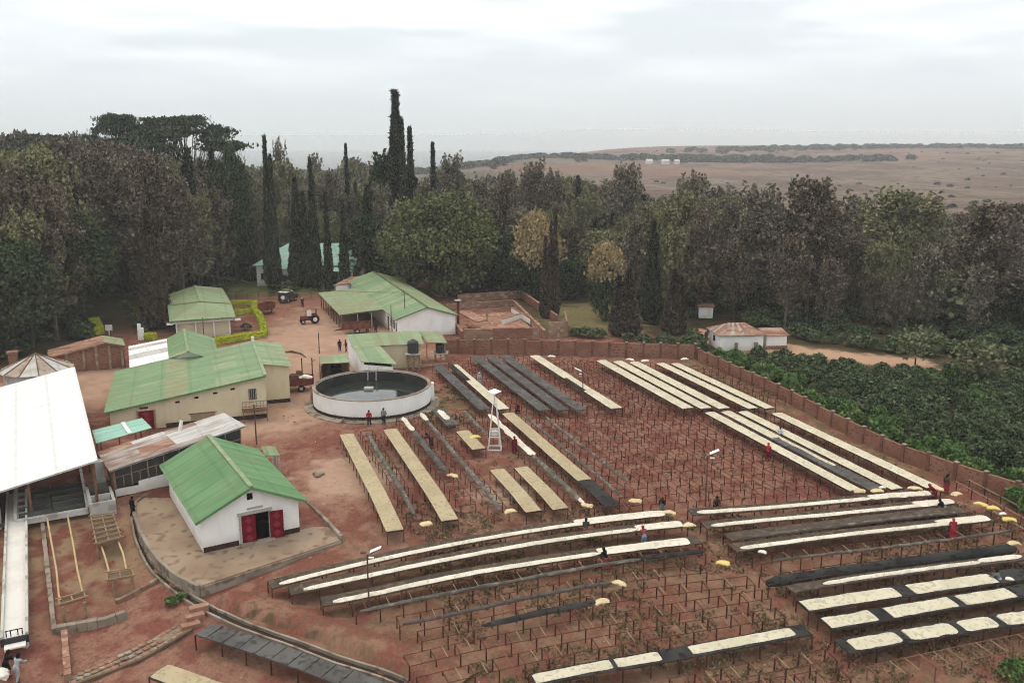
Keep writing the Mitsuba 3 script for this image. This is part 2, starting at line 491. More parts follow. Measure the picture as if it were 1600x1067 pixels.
# far hills standing out of the plain
def hill_range(name, label, x0, x1, y, hmax, depth, seed):
    n = 160
    u = np.linspace(0, 1, n)
    prof = meshkit.fbm(np.stack([u * 4, 0 * u, 0 * u], -1), 2, seed)
    prof = (.78 + .5 * (prof - .5)) * np.sin(np.pi * u) ** .25
    v = np.linspace(-1, 1, 15)
    XX = x0 + (x1 - x0) * u[None, :] + 0 * v[:, None]
    YY = y + depth * v[:, None] + 0 * u[None, :]
    rough = meshkit.fbm(np.stack([XX * .004, YY * .004, 0 * XX], -1), 3, seed + 4)
    ZZ = -128 + (1 - np.abs(v[:, None]) ** 1.3) * (hmax + 125) * prof[None, :] * (.95 + .1 * rough)
    a, b = np.meshgrid(np.arange(14), np.arange(n - 1), indexing='ij')
    f = np.stack([a * n + b, a * n + b + 1, (a + 1) * n + b + 1, (a + 1) * n + b], -1).reshape(-1, 4)
    add(name, (np.stack([XX.ravel(), YY.ravel(), ZZ.ravel()], 1), f), 'hill_haze_tint', smooth=True)
    labels[name] = {'label': label, 'category': 'hills', 'kind': 'structure'}


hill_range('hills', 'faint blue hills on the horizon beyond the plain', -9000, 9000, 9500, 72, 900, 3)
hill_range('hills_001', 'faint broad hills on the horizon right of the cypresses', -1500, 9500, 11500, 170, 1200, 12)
# ------------------------------------------------------------------ buildings
def roof_sheets(parent, A, B, C, D, n, mats, th=.05, name='sheet', rows=1, rng=None):
    """A slope of overlapping iron sheets between the corners A-B (lower or near edge) and D-C (upper or far edge), n sheets side by side from A to B."""
    rng = rng or RNG
    A, B, C, D = (np.asarray(v, float) for v in (A, B, C, D))
    N = np.cross(B - A, D - A)
    N /= np.linalg.norm(N)
    if N[2] < 0: N = -N
    for r in range(rows):
        for i in range(n):
            u0, u1 = i / n, (i + 1) / n
            v0, v1 = r / rows, (r + 1) / rows
            def at(u, v): return (A * (1 - u) + B * u) * (1 - v) + (D * (1 - u) + C * u) * v
            lift = N * (0.012 * (i % 2) + .006 * rng.random() + 0.02 * r / rows)
            e = (at(u1, v0) - at(u0, v0)) * .03
            s = rng.normal(0, .02, 2)
            up = (at(u0, v1) - at(u0, v0))
            up /= np.linalg.norm(up) + 1e-9
            m = slab(at(u0, v0) - e + lift - up * (.03 + abs(s[0])), at(u1, v0) + e + lift - up * (.03 + abs(s[1])), at(u1, v1) + e + lift, at(u0, v1) - e + lift, th)
            part(parent, name, m, mats[int(rng.integers(len(mats)))])


def ridge_cap(parent, P, Q, bsdf, w=.34):
    part(parent, 'ridge_cap', beam(np.asarray(P) + [0, 0, .05], np.asarray(Q) + [0, 0, .05], w, .10), bsdf)


MID = 'mid_green_roof_paint'
GREEN, PALE, MOSSY = 'green_roof_paint', 'pale_green_roof_paint', 'mossy_green_roof_paint'


def panelled_door(parent, fr, a, z, w, h, name='door', rot=0, hinge=None, label=None, deep=.06):
    """A sheet-steel door leaf with three raised lozenge panels, standing at a along the frame's wall (outside is -b)."""
    d = part(parent, name, fr.box(a, -deep / 2 - .02, z + h / 2, w, deep, h), 'red_paint', label=label)
    for k in range(3):
        c = fr.P(a, -deep - .03, z + h * (.18 + .32 * k))
        m = trimesh.creation.box(extents=[w * .42, .03, w * .42])
        m.apply_transform(trimesh.transformations.rotation_matrix(math.pi / 4, [0, 1, 0]))
        m.apply_transform(trimesh.transformations.rotation_matrix(math.radians(fr.deg), [0, 0, 1]))
        m.apply_translation(c)
        part(d, 'panel', m, 'bright_red_panel')
    return d


# --- white store with the bright green gable roof, in front
st = thing('storehouse', 'white storehouse with bright green gable roof and open red doors', 'building')
zb, Lh, Wh, he, hr, ov = -.3, 12.8, 7.3, 2.36, 4.33, .55
fr = Frame(-19.72, 64.59, 120.65)                       # a runs back along the ridge, b to the left
gab = Frame(*fr.P(0, Wh / 2)[:2], 120.65 - 90)          # the gable wall's own frame, a to the right, outside -b
door = [(2.85, .0), (2.85, 2.05), (5.0, 2.05), (5.0, .0)]
shed_wall_top = he + (hr - he) * ov / (Wh / 2 + ov) - .06
outline = [(0, zb), (2.85, zb), (2.85, 2.0), (5.0, 2.0), (5.0, zb), (Wh, zb), (Wh, shed_wall_top), (Wh / 2, hr - .12), (0, shed_wall_top)]
g0, g1 = gab.P(0, 0), gab.P(Wh, 0)
part(st, 'gable_wall', wall(g0, g1, outline), 'white_plaster')
bk0, bk1 = fr.P(Lh, -Wh / 2), fr.P(Lh, Wh / 2)
part(st, 'gable_wall', wall(bk0, bk1, [(0, zb), (Wh, zb), (Wh, shed_wall_top), (Wh / 2, hr - .12), (0, shed_wall_top)]), 'white_plaster')
part(st, 'side_wall', wall(fr.P(Lh, Wh / 2), fr.P(.225, Wh / 2), [(0.225, zb), (Lh - .225, zb), (Lh - .225, shed_wall_top), (.225, shed_wall_top)]), 'white_plaster')
part(st, 'side_wall', wall(fr.P(0, -Wh / 2), fr.P(Lh, -Wh / 2), [(.225, zb), (Lh - .225, zb), (Lh - .225, shed_wall_top), (.225, shed_wall_top)]), 'white_plaster')
for a0, a1 in ((0, 2.6), (5.2, Wh)):
    part(st, 'painted_plinth', gab.box((a0 + a1) / 2, -.012, zb + .2, a1 - a0, .03, .4), 'dark_stain')
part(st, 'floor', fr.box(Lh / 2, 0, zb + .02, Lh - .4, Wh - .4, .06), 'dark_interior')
for a, s in ((2.78, .16), (5.07, .16)):
    part(st, 'door_jamb', gab.box(a, -.05, zb + 1.17, s, .14, 2.34), 'grey_trim')
part(st, 'door_lintel', gab.box(3.92, -.05, 2.12, 2.6, .14, .22), 'grey_trim')
part(st, 'sign_board', gab.box(3.95, -.04, 2.45, 1.2, .05, .16), 'grey_trim')
panelled_door(st, Frame(*gab.P(2.88, -.0)[:2], gab.deg - 8), .52, zb + .06, 1.02, 2.2, label='left red door leaf, nearly closed')
panelled_door(st, Frame(*gab.P(5.0, -.1)[:2], gab.deg - 12), .50, zb + .06, 1.0, 2.2, label='right red door leaf, folded back against the wall')
part(st, 'vent', gab.box(Wh / 2 - .03, -.01, 3.42, .42, .06, .5), 'dark_interior')
part(st, 'doorstep', gab.box(3.95, -.35, zb + .05, 2.6, .7, .14), 'concrete')
rf = thing(st + '__roof')
labels.pop(rf)
scene_roof = []
Le, Re = [(fr.P(-ov, s * (Wh / 2 + ov), he), fr.P(Lh + ov, s * (Wh / 2 + ov), he)) for s in (1, -1)]
R0, R1 = fr.P(-ov, 0, hr), fr.P(Lh + ov, 0, hr)
add(rf, slab(Le[0] - [0, 0, .09], R0 - [0, 0, .09], R1 - [0, 0, .09], Le[1] - [0, 0, .09], .05), GREEN)
part(st, 'roof_underside', slab(R0 - [0, 0, .09], Re[0] - [0, 0, .09], Re[1] - [0, 0, .09], R1 - [0, 0, .09], .05), GREEN)
roof_sheets(rf, Le[0], Le[1], R1, R0, 16, [GREEN])
roof_sheets(rf, Re[0], Re[1], R1, R0, 16, [GREEN])
ridge_cap(rf, R0, R1, PALE)
for s, E in ((1, Le), (-1, Re)):
    part(st, 'barge_board', beam(E[0] + fr.b.tolist()[0] * 0 * E[0] - np.r_[fr.a * .03, .07], R0 - np.r_[fr.a * .03, .07], .05, .2), GREEN)
# lean-to on its far right corner
pr = thing('porch_roof', 'small green porch roof on posts behind the white storehouse', 'canopy')
q = [G(408, 697, 2.3, 0), G(429, 697, 2.3, 0), G(437, 711, 2.0, 0), G(414, 711, 2.0, 0)]
roof_sheets(pr, q[3], q[2], q[1], q[0], 3, [MID, PALE])
for px in (q[1], q[2] + [-.1, .1, 0], (q[2] + q[3]) / 2):
    part(pr, 'post', beam([px[0], px[1], -.3], [px[0], px[1], px[2] - .06], .12), 'grey_trim')

# --- long cream building
cr = thing('cream_building', 'long cream building with wide green iron roof and red door', 'building')
th = 19.7
fr = Frame(-41.23, 89.8, th)
L1, D1, hl, hr1, L2, hq, s1 = 15.6, 16.9, 2.33, 4.8, 3.05, 4.22, 5.3
slope = (hr1 - hl) / L1
part(cr, 'front_wall', wall(fr.P(0, 0), fr.P(L1, 0), [(0, 0), (L1, 0), (L1, hr1 - .12), (0, hl - .08)]), 'cream_plaster')
part(cr, 'left_wall', wall(fr.P(0, D1), fr.P(0, .225), [(0, 0), (D1 - .23, 0), (D1 - .23, hl - .08), (0, hl - .08)]), 'cream_plaster')
part(cr, 'right_wall', wall(fr.P(L1, .225), fr.P(L1, s1), [(0, 0), (s1 - .225, 0), (s1 - .225, hr1 - .14), (0, hr1 - .14)]), 'cream_plaster')
part(cr, 'wing_wall', wall(fr.P(L1 - .22, s1), fr.P(L1 + L2, s1), [(0, .0), (L2 + .22, .0), (L2 + .22, hq - .1), (.22, hr1 - .12), (0, hr1 - .12)]), 'cream_plaster')
part(cr, 'wing_side_wall', wall(fr.P(L1 + L2, s1 + .225), fr.P(L1 + L2, D1), [(0, 0), (D1 - s1, 0), (D1 - s1, hq - .1), (0, hq - .1)]), 'cream_plaster')
part(cr, 'plinth', fr.box(L1 / 2 + 2.6, -.02, .22, L1 - 5.2, .05, .44), 'dark_stain')
part(cr, 'plinth', fr.box(L1 + L2 / 2, s1 - .02, .2, L2, .05, .4), 'dark_stain')
part(cr, 'downpipe', fr.box(5.25, -.06, 1.5, .09, .09, 3.0), 'cream_plaster')
for a in (6.6, 8.5, 10.4, 12.2):
    part(cr, 'vent', fr.box(a, -.015, hl + slope * a - .75, .42, .05, .2), 'dark_interior')
d0 = Frame(*fr.P(2.95, 0)[:2], th)
panelled_door(cr, d0, .5, .06, 1.45, 1.95, label='red steel door at the left end')
for a in (2.62, 4.28):
    part(cr, 'door_jamb', fr.box(a, -.05, 1.02, .17, .14, 2.05), 'ochre_wall')
part(cr, 'sign_board', fr.box(3.3, -.03, 2.32, .8, .05, .2), 'dark_stain')
part(cr, 'shutter', fr.box(8.4, -.03, .85, 1.2, .06, .6), 'ochre_wall')
part(cr, 'shutter', fr.box(9.65, -.03, .85, 1.2, .06, .6), 'ochre_wall')
part(cr, 'shutter_rail', fr.box(9.0, -.05, 1.2, 2.8, .1, .08), 'brown_steel')
w = part(cr, 'window', fr.box(14.2, -.02, 2.75, .8, .06, 1.2), 'window_glass')
for a in (-.3, -.1, .1, .3):
    part(w, 'bar', fr.box(14.2 + a, -.07, 2.75, .045, .03, 1.2), 'grey_trim')
bal = part(cr, 'balcony', fr.box(14.3, -.62, 1.15, 2.6, 1.2, .1), 'brown_steel', label='steel balcony by the barred window')
for a in np.linspace(-1.28, 1.28, 8):
    part(bal, 'baluster', fr.box(14.3 + a, -1.18, 1.72, .04, .04, 1.05), 'brown_steel')
for z in (1.72, 2.24):
    part(bal, 'rail', fr.box(14.3, -1.18, z, 2.6, .05, .05), 'brown_steel')
for a in (-1.2, 1.2):
    part(bal, 'leg', beam(fr.P(14.3 + a, -1.15, -.05), fr.P(14.3 + a, -1.15, 1.1), .07), 'brown_steel')
rf = part(cr, 'roof', slab(fr.P(-.4, -.3, hl - .12), fr.P(L1, -.3, hr1 - .12), fr.P(L1, D1 + .3, hr1 - .12), fr.P(-.4, D1 + .3, hl - .12), .06), PALE)
rowm = [[MID], [MID, MID, MID, PALE], [MOSSY], [MID], [MID, MID, PALE], [MID, PALE, MID]]
bands = [(0, .19), (.19, .36), (.36, .50), (.50, .68), (.68, .84), (.84, 1)]
for (u0, u1), ms in zip(bands, rowm):
    xa, xb = -.45 + u0 * (L1 + .45), -.45 + u1 * (L1 + .45)
    za, zb_ = hl + (hr1 - hl) * u0, hl + (hr1 - hl) * u1
    roof_sheets(rf, fr.P(xa, D1 + .4, za), fr.P(xa, -.4, za), fr.P(xb + .1, -.4, zb_ + .02), fr.P(xb + .1, D1 + .4, zb_ + .02), 15, ms)
roof_sheets(rf, fr.P(L1 + L2 + .3, s1 - .4, hq), fr.P(L1 + L2 + .3, D1 + .4, hq), fr.P(L1, D1 + .4, hr1), fr.P(L1, s1 - .4, hr1), 11, [MID, PALE])
ridge_cap(rf, fr.P(L1, -.4, hr1), fr.P(L1, D1 + .4, hr1), PALE)
part(cr, 'fascia', beam(fr.P(-.45, -.42, hl - .1), fr.P(L1, -.42, hr1 - .1), .05, .2), GREEN)
part(cr, 'chimney_pipe', fr.box(L1, D1 - .3, hr1 + .35, .35, .35, .7), 'white_metal')

# --- block with a white roof and a green gable behind it
wb = thing('back_block', 'green gabled block with a white lean-to roof behind the cream building', 'building')
Wt = [G(201, 541, 2.6, 0), G(261, 529, 3.3, 0), G(264, 560, 3.3, 0), G(203, 574, 2.6, 0)]
r0, r1 = G(294, 550, 4.6, 0), G(288, 514.5, 4.6, 0)
e0, e1 = G(333, 540, 3.2, 0), G(331, 531, 3.2, 0)
rf = part(wb, 'roof', slab(Wt[3] - [0, 0, .1], Wt[2] - [0, 0, .1], Wt[1] - [0, 0, .1], Wt[0] - [0, 0, .1], .05), 'white_roof_paint', label='white lean-to roof slope')
roof_sheets(rf, Wt[0], Wt[3], Wt[2], Wt[1], 9, ['white_roof_paint', 'white_roof_paint', 'zinc_roof_iron'])
roof_sheets(rf, Wt[1] + [0, 0, .03], Wt[2] + [0, 0, .03], r0, r1, 9, [MID, MID, PALE, MID])
rr = r1 - r0
e0, e1 = r0 + np.array([3.4, 1.2, -1.4]), r1 + np.array([3.4, 1.2, -1.4])
roof_sheets(rf, e0, e1, r1, r0, 9, [MID, MOSSY])
ridge_cap(rf, r0, r1, PALE)
def down(P, z): return np.array([P[0], P[1], z])
bp = Polygon([tuple((Wt[3] * .97 + r0 * .03)[:2]), tuple((e0 - [.4, 0, 0])[:2]), tuple((e1 - [.4, 0, 0])[:2]), tuple((Wt[0] * .97 + r1 * .03)[:2])])
part(wb, 'walls', prism(bp.buffer(-.25), 0, 2.42), 'white_plaster')
gl = np.array([r0 - rr * -.02, e0 - [.3, 0, 0], Wt[2]])
part(wb, 'gable', trimesh.convex.convex_hull(np.vstack([down(r0 + rr * .04, r0[2] - .12), down(e0 + rr * .04, 2.4), down(e0 + rr * .04, e0[2] - .12), down(Wt[2] + rr * .04, 2.4), down(Wt[2] + rr * .04, 3.15), down(r0 + rr * .06, r0[2] - .12), down(e0 + rr * .06, 2.4), down(Wt[2] + rr * .06, 2.4)])), 'white_plaster')

# --- white roofed washing shed, left edge
ws = thing('washing_shed', 'open washing shed under a huge white iron roof at the left edge', 'shed')
fr = Frame(-33.9, 70.9, 117.8)                          # a runs back, b to the left
A0 = lambda a, b: fr.P(a, b, 4.0 - b * .19)
rf = part(ws, 'roof', slab(A0(0, 0) - [0, 0, .1], A0(0, 15) - [0, 0, .1], A0(34.6, 15) - [0, 0, .1], A0(34.6, 0) - [0, 0, .1], .06), 'white_roof_paint')
for k in range(3):
    roof_sheets(rf, A0(0, 5 * k + 5), A0(34.6, 5 * k + 5), A0(34.6, 5 * k), A0(0, 5 * k), 24, ['white_roof_paint'])
for b in (.35, 5.2, 10.0):
    for a in (.5, 9, 18, 26, 34):
        part(ws, 'post', beam(fr.P(a, b, -.6), fr.P(a, b, 3.8 - b * .19), .16), 'brown_steel')
part(ws, 'back_wall', wall(fr.P(14, .6), fr.P(14, 14), [(0, -.6), (13.4, -.6), (13.4, 1.3), (0, 3.6)], th=.25), 'dark_concrete')
part(ws, 'floor', fr.box(7, 6.2, -.35, 13.4, 13.8, .3), 'dark_concrete')
for k in range(5):
    for b0 in (2.5, 4.95):
        part(ws, 'tank_divider', fr.box(.2 + k * 1.35, b0, .02, .16, 2.35, .75), 'dark_concrete')
part(ws, 'tank_kerb', fr.box(-.3, 3.7, -.1, .4, 5.2, .45), 'light_concrete')
part(ws, 'side_kerb', fr.box(4.3, 1.15, .12, 8.8, .22, .9), 'light_concrete')
part(ws, 'side_kerb', fr.box(4.0, 6.35, .12, 8.4, .22, .9), 'light_concrete')
for b, w in ((7.75, .75),):
    pil = part(ws, 'stone_pillar', fr.box(.9, b, .35, .9, w, 2.2), 'light_concrete', label='pale block pillar by the white channel')
    for zz in range(7):
        for k in range(2):
            off = .22 if (zz + k) % 2 else -.2
            part(pil, 'stone', fr.box(.43, b + off * .9, -.6 + zz * .31, .06, .33, .27), 'light_concrete')
pil = part(ws, 'stone_pillar', fr.box(4.6, -.25, .9, .9, .75, 3.0), 'light_concrete', label='pale block pillar below the right edge of the roof')
for zz in range(8):
    for k in range(2):
        off = .2 if (zz + k) % 2 else -.18
        part(pil, 'stone', fr.box(4.13, -.25 + off * .9, -.3 + zz * .31, .06, .33, .27), 'light_concrete')

# blocks of the sluice between the washing shed and the window shed
for k, (px, py, sx, sy, sz, nm) in enumerate([(158, 768, 1.9, .22, 1.5, 'front'), (172, 780, .2, 1.5, 1.3, 'side')]):
    pass
sl = thing('sluice_tank', 'pale concrete sluice tank between the white roof and the window shed', 'tank')
f2 = Frame(*G(141, 806, 0, -.4)[:2], 29, -.9)
part(sl, 'front_wall', f2.box(1.0, .12, .75, 2.0, .24, 1.5), 'light_concrete')
part(sl, 'left_wall', f2.box(.12, 2.0, .85, .24, 3.5, 1.7), 'light_concrete', label='left wall streaked with black water stains')
part(sl, 'right_wall', f2.box(1.9, 1.9, .75, .22, 3.3, 1.5), 'light_concrete')
part(sl, 'middle_wall', f2.box(1.0, 1.6, .8, 1.5, .2, 1.6), 'light_concrete')
part(sl, 'back_wall', f2.box(1.0, 3.3, 1.0, 1.5, .2, 2.0), 'dark_concrete')
part(sl, 'floor', f2.box(1.0, 1.8, .25, 1.5, 2.8, .3), 'dark_interior')
for b in (1.2, 2.0, 2.7, 3.2):
    part(sl, 'water_stain', f2.box(-.004, b, 1.05 - .1 * b, .012, .3, 1.0 + .2 * (b % 1)), 'dark_concrete')

# --- window shed with the rusty lean roof
sh = thing('window_shed', 'long white shed with mesh windows under a patched rusty iron roof', 'shed')
La, Lb, Lc, Ld = G(171, 735, 2.4, 0), G(384, 665, 4.4, 0), G(350, 645, 4.4, 0), G(152, 706, 2.4, 0)
deg = math.degrees(math.atan2(Lb[1] - La[1], Lb[0] - La[0]))
fr = Frame(La[0], La[1], deg)
LL = float(np.linalg.norm((Lb - La)[:2]))
nv = np.array([-(Lb - La)[1], (Lb - La)[0]]) / LL
WW = float(np.dot((Lc - Lb)[:2], nv))
rf = part(sh, 'roof', slab(La - [0, 0, .1], Lb - [0, 0, .1], Lc - [0, 0, .1], Ld - [0, 0, .1], .05), 'zinc_roof_iron')
for k in range(4):
    u0, u1 = k / 4, (k + 1) / 4
    e = lambda P, Q, u: P + (Q - P) * u
    roof_sheets(rf, e(Ld, Lc, u0), e(La, Lb, u0), e(La, Lb, u1) + [0, 0, .02], e(Ld, Lc, u1) + [0, 0, .02], 5, [['rusty_roof_iron', 'rust_red_roof_iron', 'rusty_roof_iron'], ['rusty_roof_iron', 'zinc_roof_iron', 'rust_red_roof_iron'], ['zinc_roof_iron', 'rusty_roof_iron', 'zinc_roof_iron'], ['zinc_roof_iron']][k])
zt = lambda a: 2.4 + 2.0 * a / LL - .14
zg = -.75
bw = 1.0
part(sh, 'front_wall', wall(fr.P(.35, .45), fr.P(LL - .3, .45), [(0, zg), (LL - .65, zg), (LL - .65, 1.9), (6.6, 1.3), (1.9, .85), (1.9, .45), (0, .45)]), 'white_plaster')
part(sh, 'end_wall', wall(fr.P(.35, WW - .3), fr.P(.35, .675), [(0, zg), (WW - .98, zg), (WW - .98, .45), (0, .45)]), 'white_plaster')
part(sh, 'right_wall', wall(fr.P(LL - .3, .675), fr.P(LL - .3, WW - .3), [(0, -.3), (WW - 1, -.3), (WW - 1, 4.1), (0, 4.1)]), 'white_plaster')
part(sh, 'back_wall', wall(fr.P(LL - .53, WW - .3), fr.P(.6, WW - .3), [(0, -.3), (LL - 1.1, -.3), (LL - 1.1, 2.25), (0, 4.1)], th=.18), 'white_plaster')
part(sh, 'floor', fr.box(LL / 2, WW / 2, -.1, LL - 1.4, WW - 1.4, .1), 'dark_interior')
part(sh, 'painted_plinth', fr.box(LL / 2, .435, zg + .45, LL - .8, .03, .25), 'dark_stain')
for i, a in enumerate(np.linspace(.42, LL - .4, 9)):
    part(sh, 'window_post', beam(fr.P(a, .5, .4 + .13 * a), fr.P(a, .5, zt(a)), .09), 'wood')
for i in range(8):
    a0, a1 = np.linspace(.42, LL - .4, 9)[i:i + 2]
    zs = .5 + .13 * (a0 + a1) / 2
    win = part(sh, 'window', slab(fr.P(a0, .56, zt(a0)), fr.P(a1, .56, zt(a1)), fr.P(a1, .56, .48 + .1 * a1), fr.P(a0, .56, .48 + .1 * a0), .02), 'window_glass')
    part(win, 'transom', beam(fr.P(a0, .5, (zt(a0) + zs) / 2), fr.P(a1, .5, (zt(a1) + zs) / 2 + .06), .06), 'wood')
    part(win, 'mullion', beam(fr.P((a0 + a1) / 2, .5, zs), fr.P((a0 + a1) / 2, .5, (zt(a0) + zs) / 2), .06), 'wood')
for b in np.linspace(.6, WW - .4, 6):
    part(sh, 'side_post', beam(fr.P(.35, b, .4), fr.P(.35, b, 2.3), .08), 'wood')
part(sh, 'roof_pipe', beam(fr.P(6.6, WW - .8, 3.5), fr.P(6.9, WW - .6, 4.5), .22), 'white_metal')

# --- small teal canopy
tc = thing('teal_canopy', 'small teal iron canopy on posts between cream building and rusty roof', 'canopy')
q = [G(151, 692, 2.5, 0), G(237, 668, 3.2, 0), G(222, 653, 3.2, 0), G(145, 672, 2.5, 0)]
roof_sheets(tc, q[3], q[0], q[1], q[2], 4, ['teal_roof_paint', 'teal_roof_paint', 'teal_roof_paint'], rows=1)
part(tc, 'flashing', beam(q[0] * .4 + q[1] * .6 + [0, 0, .06], q[3] * .4 + q[2] * .6 + [0, 0, .06], .35, .04), 'white_roof_paint')
for P in (q[0] * .93 + q[1] * .07, q[0] * .6 + q[1] * .4, q[0] * .3 + q[1] * .7, q[0] * .05 + q[1] * .95, q[3] * .95 + q[2] * .05, q[3] * .05 + q[2] * .95):
    part(tc, 'post', beam([P[0], P[1], -.2], [P[0], P[1], P[2] - .08], .1), 'brown_steel')

# --- brick shed with a long tiled roof, by the road
bs = thing('brick_shed', 'long red brick shed with low rusty tile roof beside the forest road', 'shed')
c = [G(163, 535, 3.6, 0), G(75, 559, 2.2, 0), G(52, 554, 2.2, 0), G(160, 524, 3.6, 0), G(195, 540, 3.0, 0)]
back = c[3] - c[0]
back = np.array([back[0], back[1], 0])
c[2] = c[1] + back
roof_sheets(bs, c[1], c[2], c[3], c[0], 6, ['rust_red_roof_iron', 'old_tile', 'rust_red_roof_iron'], rows=9)
roof_sheets(bs, c[4], c[4] + back, c[3], c[0], 5, [MOSSY, PALE])
def foot(P): return np.array([P[0], P[1], 0])
inn = lambda t: c[0] + back * t
o = np.array([.0, .4, 0])
V = np.array([foot(c[1]) + o, foot(c[4]) + o + [-.3, 0, 0], c[4] + o - [.3, 0, .15], c[0] + o - [0, 0, .12], c[1] + o - [0, 0, .15]])
nn = back / np.linalg.norm(back) * .3
part(bs, 'front_wall', trimesh.convex.convex_hull(np.vstack([V, V + nn])), 'brick')
part(bs, 'right_wall', trimesh.convex.convex_hull(np.vstack([V[1:3] + nn * 1.02, V[1:3] + back * .9, V[1:3] + nn * 1.02 - [.25, 0, 0], V[1:3] + back * .9 - [.25, 0, 0]])), 'white_plaster')
for u in (.02, .22, .45, .62, .8, .97):
    P = V[0] * (1 - u) + V[1] * u
    zt_ = 2.0 + (1.3 * u / .72 if u < .72 else 1.3 - .4 * (u - .72) / .28)
    part(bs, 'pillar', beam(P - nn * .15, P - nn * .15 + [0, 0, zt_], .3), 'pale_brick')
part(bs, 'fascia', beam(c[1] - [0, .05, .08], c[0] - [0, .05, .08], .06, .22), 'old_tile')
part(bs, 'fascia', beam(c[0] - [0, .05, .08], c[4] - [0, .05, .08], .06, .22), 'brown_steel')
ch = solo('chimney', cat([box([-62.6, 111.5, 1.6], [.9, .9, 3.2], 20), box([-62.6, 111.5, 3.3], [1.25, 1.25, .25], 20)]), 'brick', 'square brick chimney at the left edge behind the conical roof', 'chimney')

# --- conical-roofed silo
si = thing('silo', 'round grain store with faded conical iron roof beside the white roof', 'silo')
cx, cy = -56.6, 105.6
nS = 12
apex = np.array([cx, cy, 4.6])
ang = np.linspace(0, 2 * np.pi, nS + 1)
for k in range(nS):
    p0, p1 = [np.array([cx + 4.1 * math.cos(t), cy + 4.1 * math.sin(t), 2.75]) for t in ang[k:k + 2]]
    m = trimesh.convex.convex_hull(np.array([p0, p1, apex, p0 - [0, 0, .05], p1 - [0, 0, .05], apex - [0, 0, .05]]))
    part(si, 'sheet', m, ['faded_iron', 'zinc_roof_iron'][k % 2])
    part(si, 'roof_seam', beam(p0 + [0, 0, .04], apex + [0, 0, .04], .12, .06), 'dark_wood')
part(si, 'drum', trimesh.creation.cylinder(3.6, 2.7, sections=32, transform=trimesh.transformations.translation_matrix([cx, cy, 1.35])), 'light_concrete')

# --- green-roofed house with the clipped hedge garden
ho = thing('garden_house', 'low house with faded green hipped roof in a clipped hedge garden', 'house')
f0, f1, f2_, f3 = G(265, 502, 3, 0), G(368, 495, 3, 0), G(361, 474, 3.7, 0), G(262, 477, 3.7, 0)
b0, b1, ra, rb = G(259.5, 461, 3, 0), G(347, 450, 3, 0), G(313.5, 471, 4.8, 0), G(305, 446.5, 4.8, 0)
rf = part(ho, 'roof', trimesh.convex.convex_hull(np.array([f0, f1, f2_, f3, b0, b1, ra, rb, f0 - [0, 0, .1], f1 - [0, 0, .1], b0 - [0, 0, .1], b1 - [0, 0, .1]]) - [0, 0, .1]), PALE)
roof_sheets(rf, f0, f1, f2_, f3, 12, [MID, MID, PALE, MID])
roof_sheets(rf, f3, b0, rb, ra, 10, [MOSSY, MOSSY, PALE])
roof_sheets(rf, b1, f2_, ra, rb, 10, [PALE, MOSSY])
ridge_cap(rf, ra, rb, PALE)
base = Polygon([tuple(v[:2]) for v in (f0, f1, b1, b0)]).buffer(-1.0)
part(ho, 'walls', prism(base, 0, 2.85), 'cream_plaster')
fd = math.degrees(math.atan2(*(f1 - f0)[[1, 0]]))
ff = Frame(f0[0], f0[1], fd)
Lf = float(np.linalg.norm((f1 - f0)[:2]))
part(ho, 'verandah_beam', ff.box(Lf / 2, .55, 2.55, Lf - .6, .16, .3), 'white_plaster')
part(ho, 'gutter_end', ff.box(.0, .3, 2.5, .9, .5, .25), 'white_metal')
part(ho, 'gutter_end', ff.box(Lf + .3, .3, 2.5, .9, .5, .25), 'white_metal')
for a in (.9, 3.6, 6.2, Lf - .9):
    part(ho, 'verandah_post', beam(ff.P(a, .6, 0), ff.P(a, .6, 2.4), .18), 'white_plaster')
for a in (2.3, 5.3):
    part(ho, 'window', ff.box(a, 1.62, 1.5, 1.2, .06, 1.0), 'window_glass')
part(ho, 'door', ff.box(Lf - 1.9, 1.62, 1.05, .95, .06, 2.1), 'dark_wood')

# --- white house with a teal roof behind the cypresses
wh = thing('white_house', 'white house with pale teal hipped roof half hidden by cypresses', 'house')
fr = Frame(-51.5, 183.0, 1.5)
Lw, Dw = 21.5, 10.0
for nm, (a0, a1, b0_, b1_, h_) in {'walls': (0, Lw, 0, Dw, 4.2)}.items():
    part(wh, nm, fr.box((a0 + a1) / 2, (b0_ + b1_) / 2, h_ / 2, a1 - a0, b1_ - b0_, h_), 'white_plaster')
E_ = [fr.P(-.6, -.6, 4.2), fr.P(Lw + .6, -.6, 4.2), fr.P(Lw + .6, Dw + .6, 4.2), fr.P(-.6, Dw + .6, 4.2)]
R_ = [fr.P(5.5, Dw / 2, 8.0), fr.P(Lw - 5.5, Dw / 2, 8.0)]
rf = part(wh, 'roof', trimesh.convex.convex_hull(np.vstack([E_, R_]) - [0, 0, .12]), 'teal_roof_paint')
roof_sheets(rf, E_[0], E_[1], R_[1], R_[0], 16, ['teal_roof_paint'])
roof_sheets(rf, E_[3], E_[0], R_[0], R_[0] + [.02, .02, 0], 6, ['teal_roof_paint'])
roof_sheets(rf, E_[1], E_[2], R_[1], R_[1] + [.02, .02, 0], 6, ['teal_roof_paint'])
gx0, gx1 = 3.4, 9.4                                     # projecting front gable
part(wh, 'front_wing', fr.box((gx0 + gx1) / 2, -1.2, 1.9, gx1 - gx0, 2.4, 3.8), 'white_plaster')
gE = [fr.P(gx0 - .5, -2.9, 3.8), fr.P(gx1 + .5, -2.9, 3.8), fr.P(gx1 + .5, 3.5, 7.3), fr.P(gx0 - .5, 3.5, 7.3)]
roof_sheets(rf, gE[0], gE[1], gE[2], gE[3], 7, ['teal_roof_paint'])
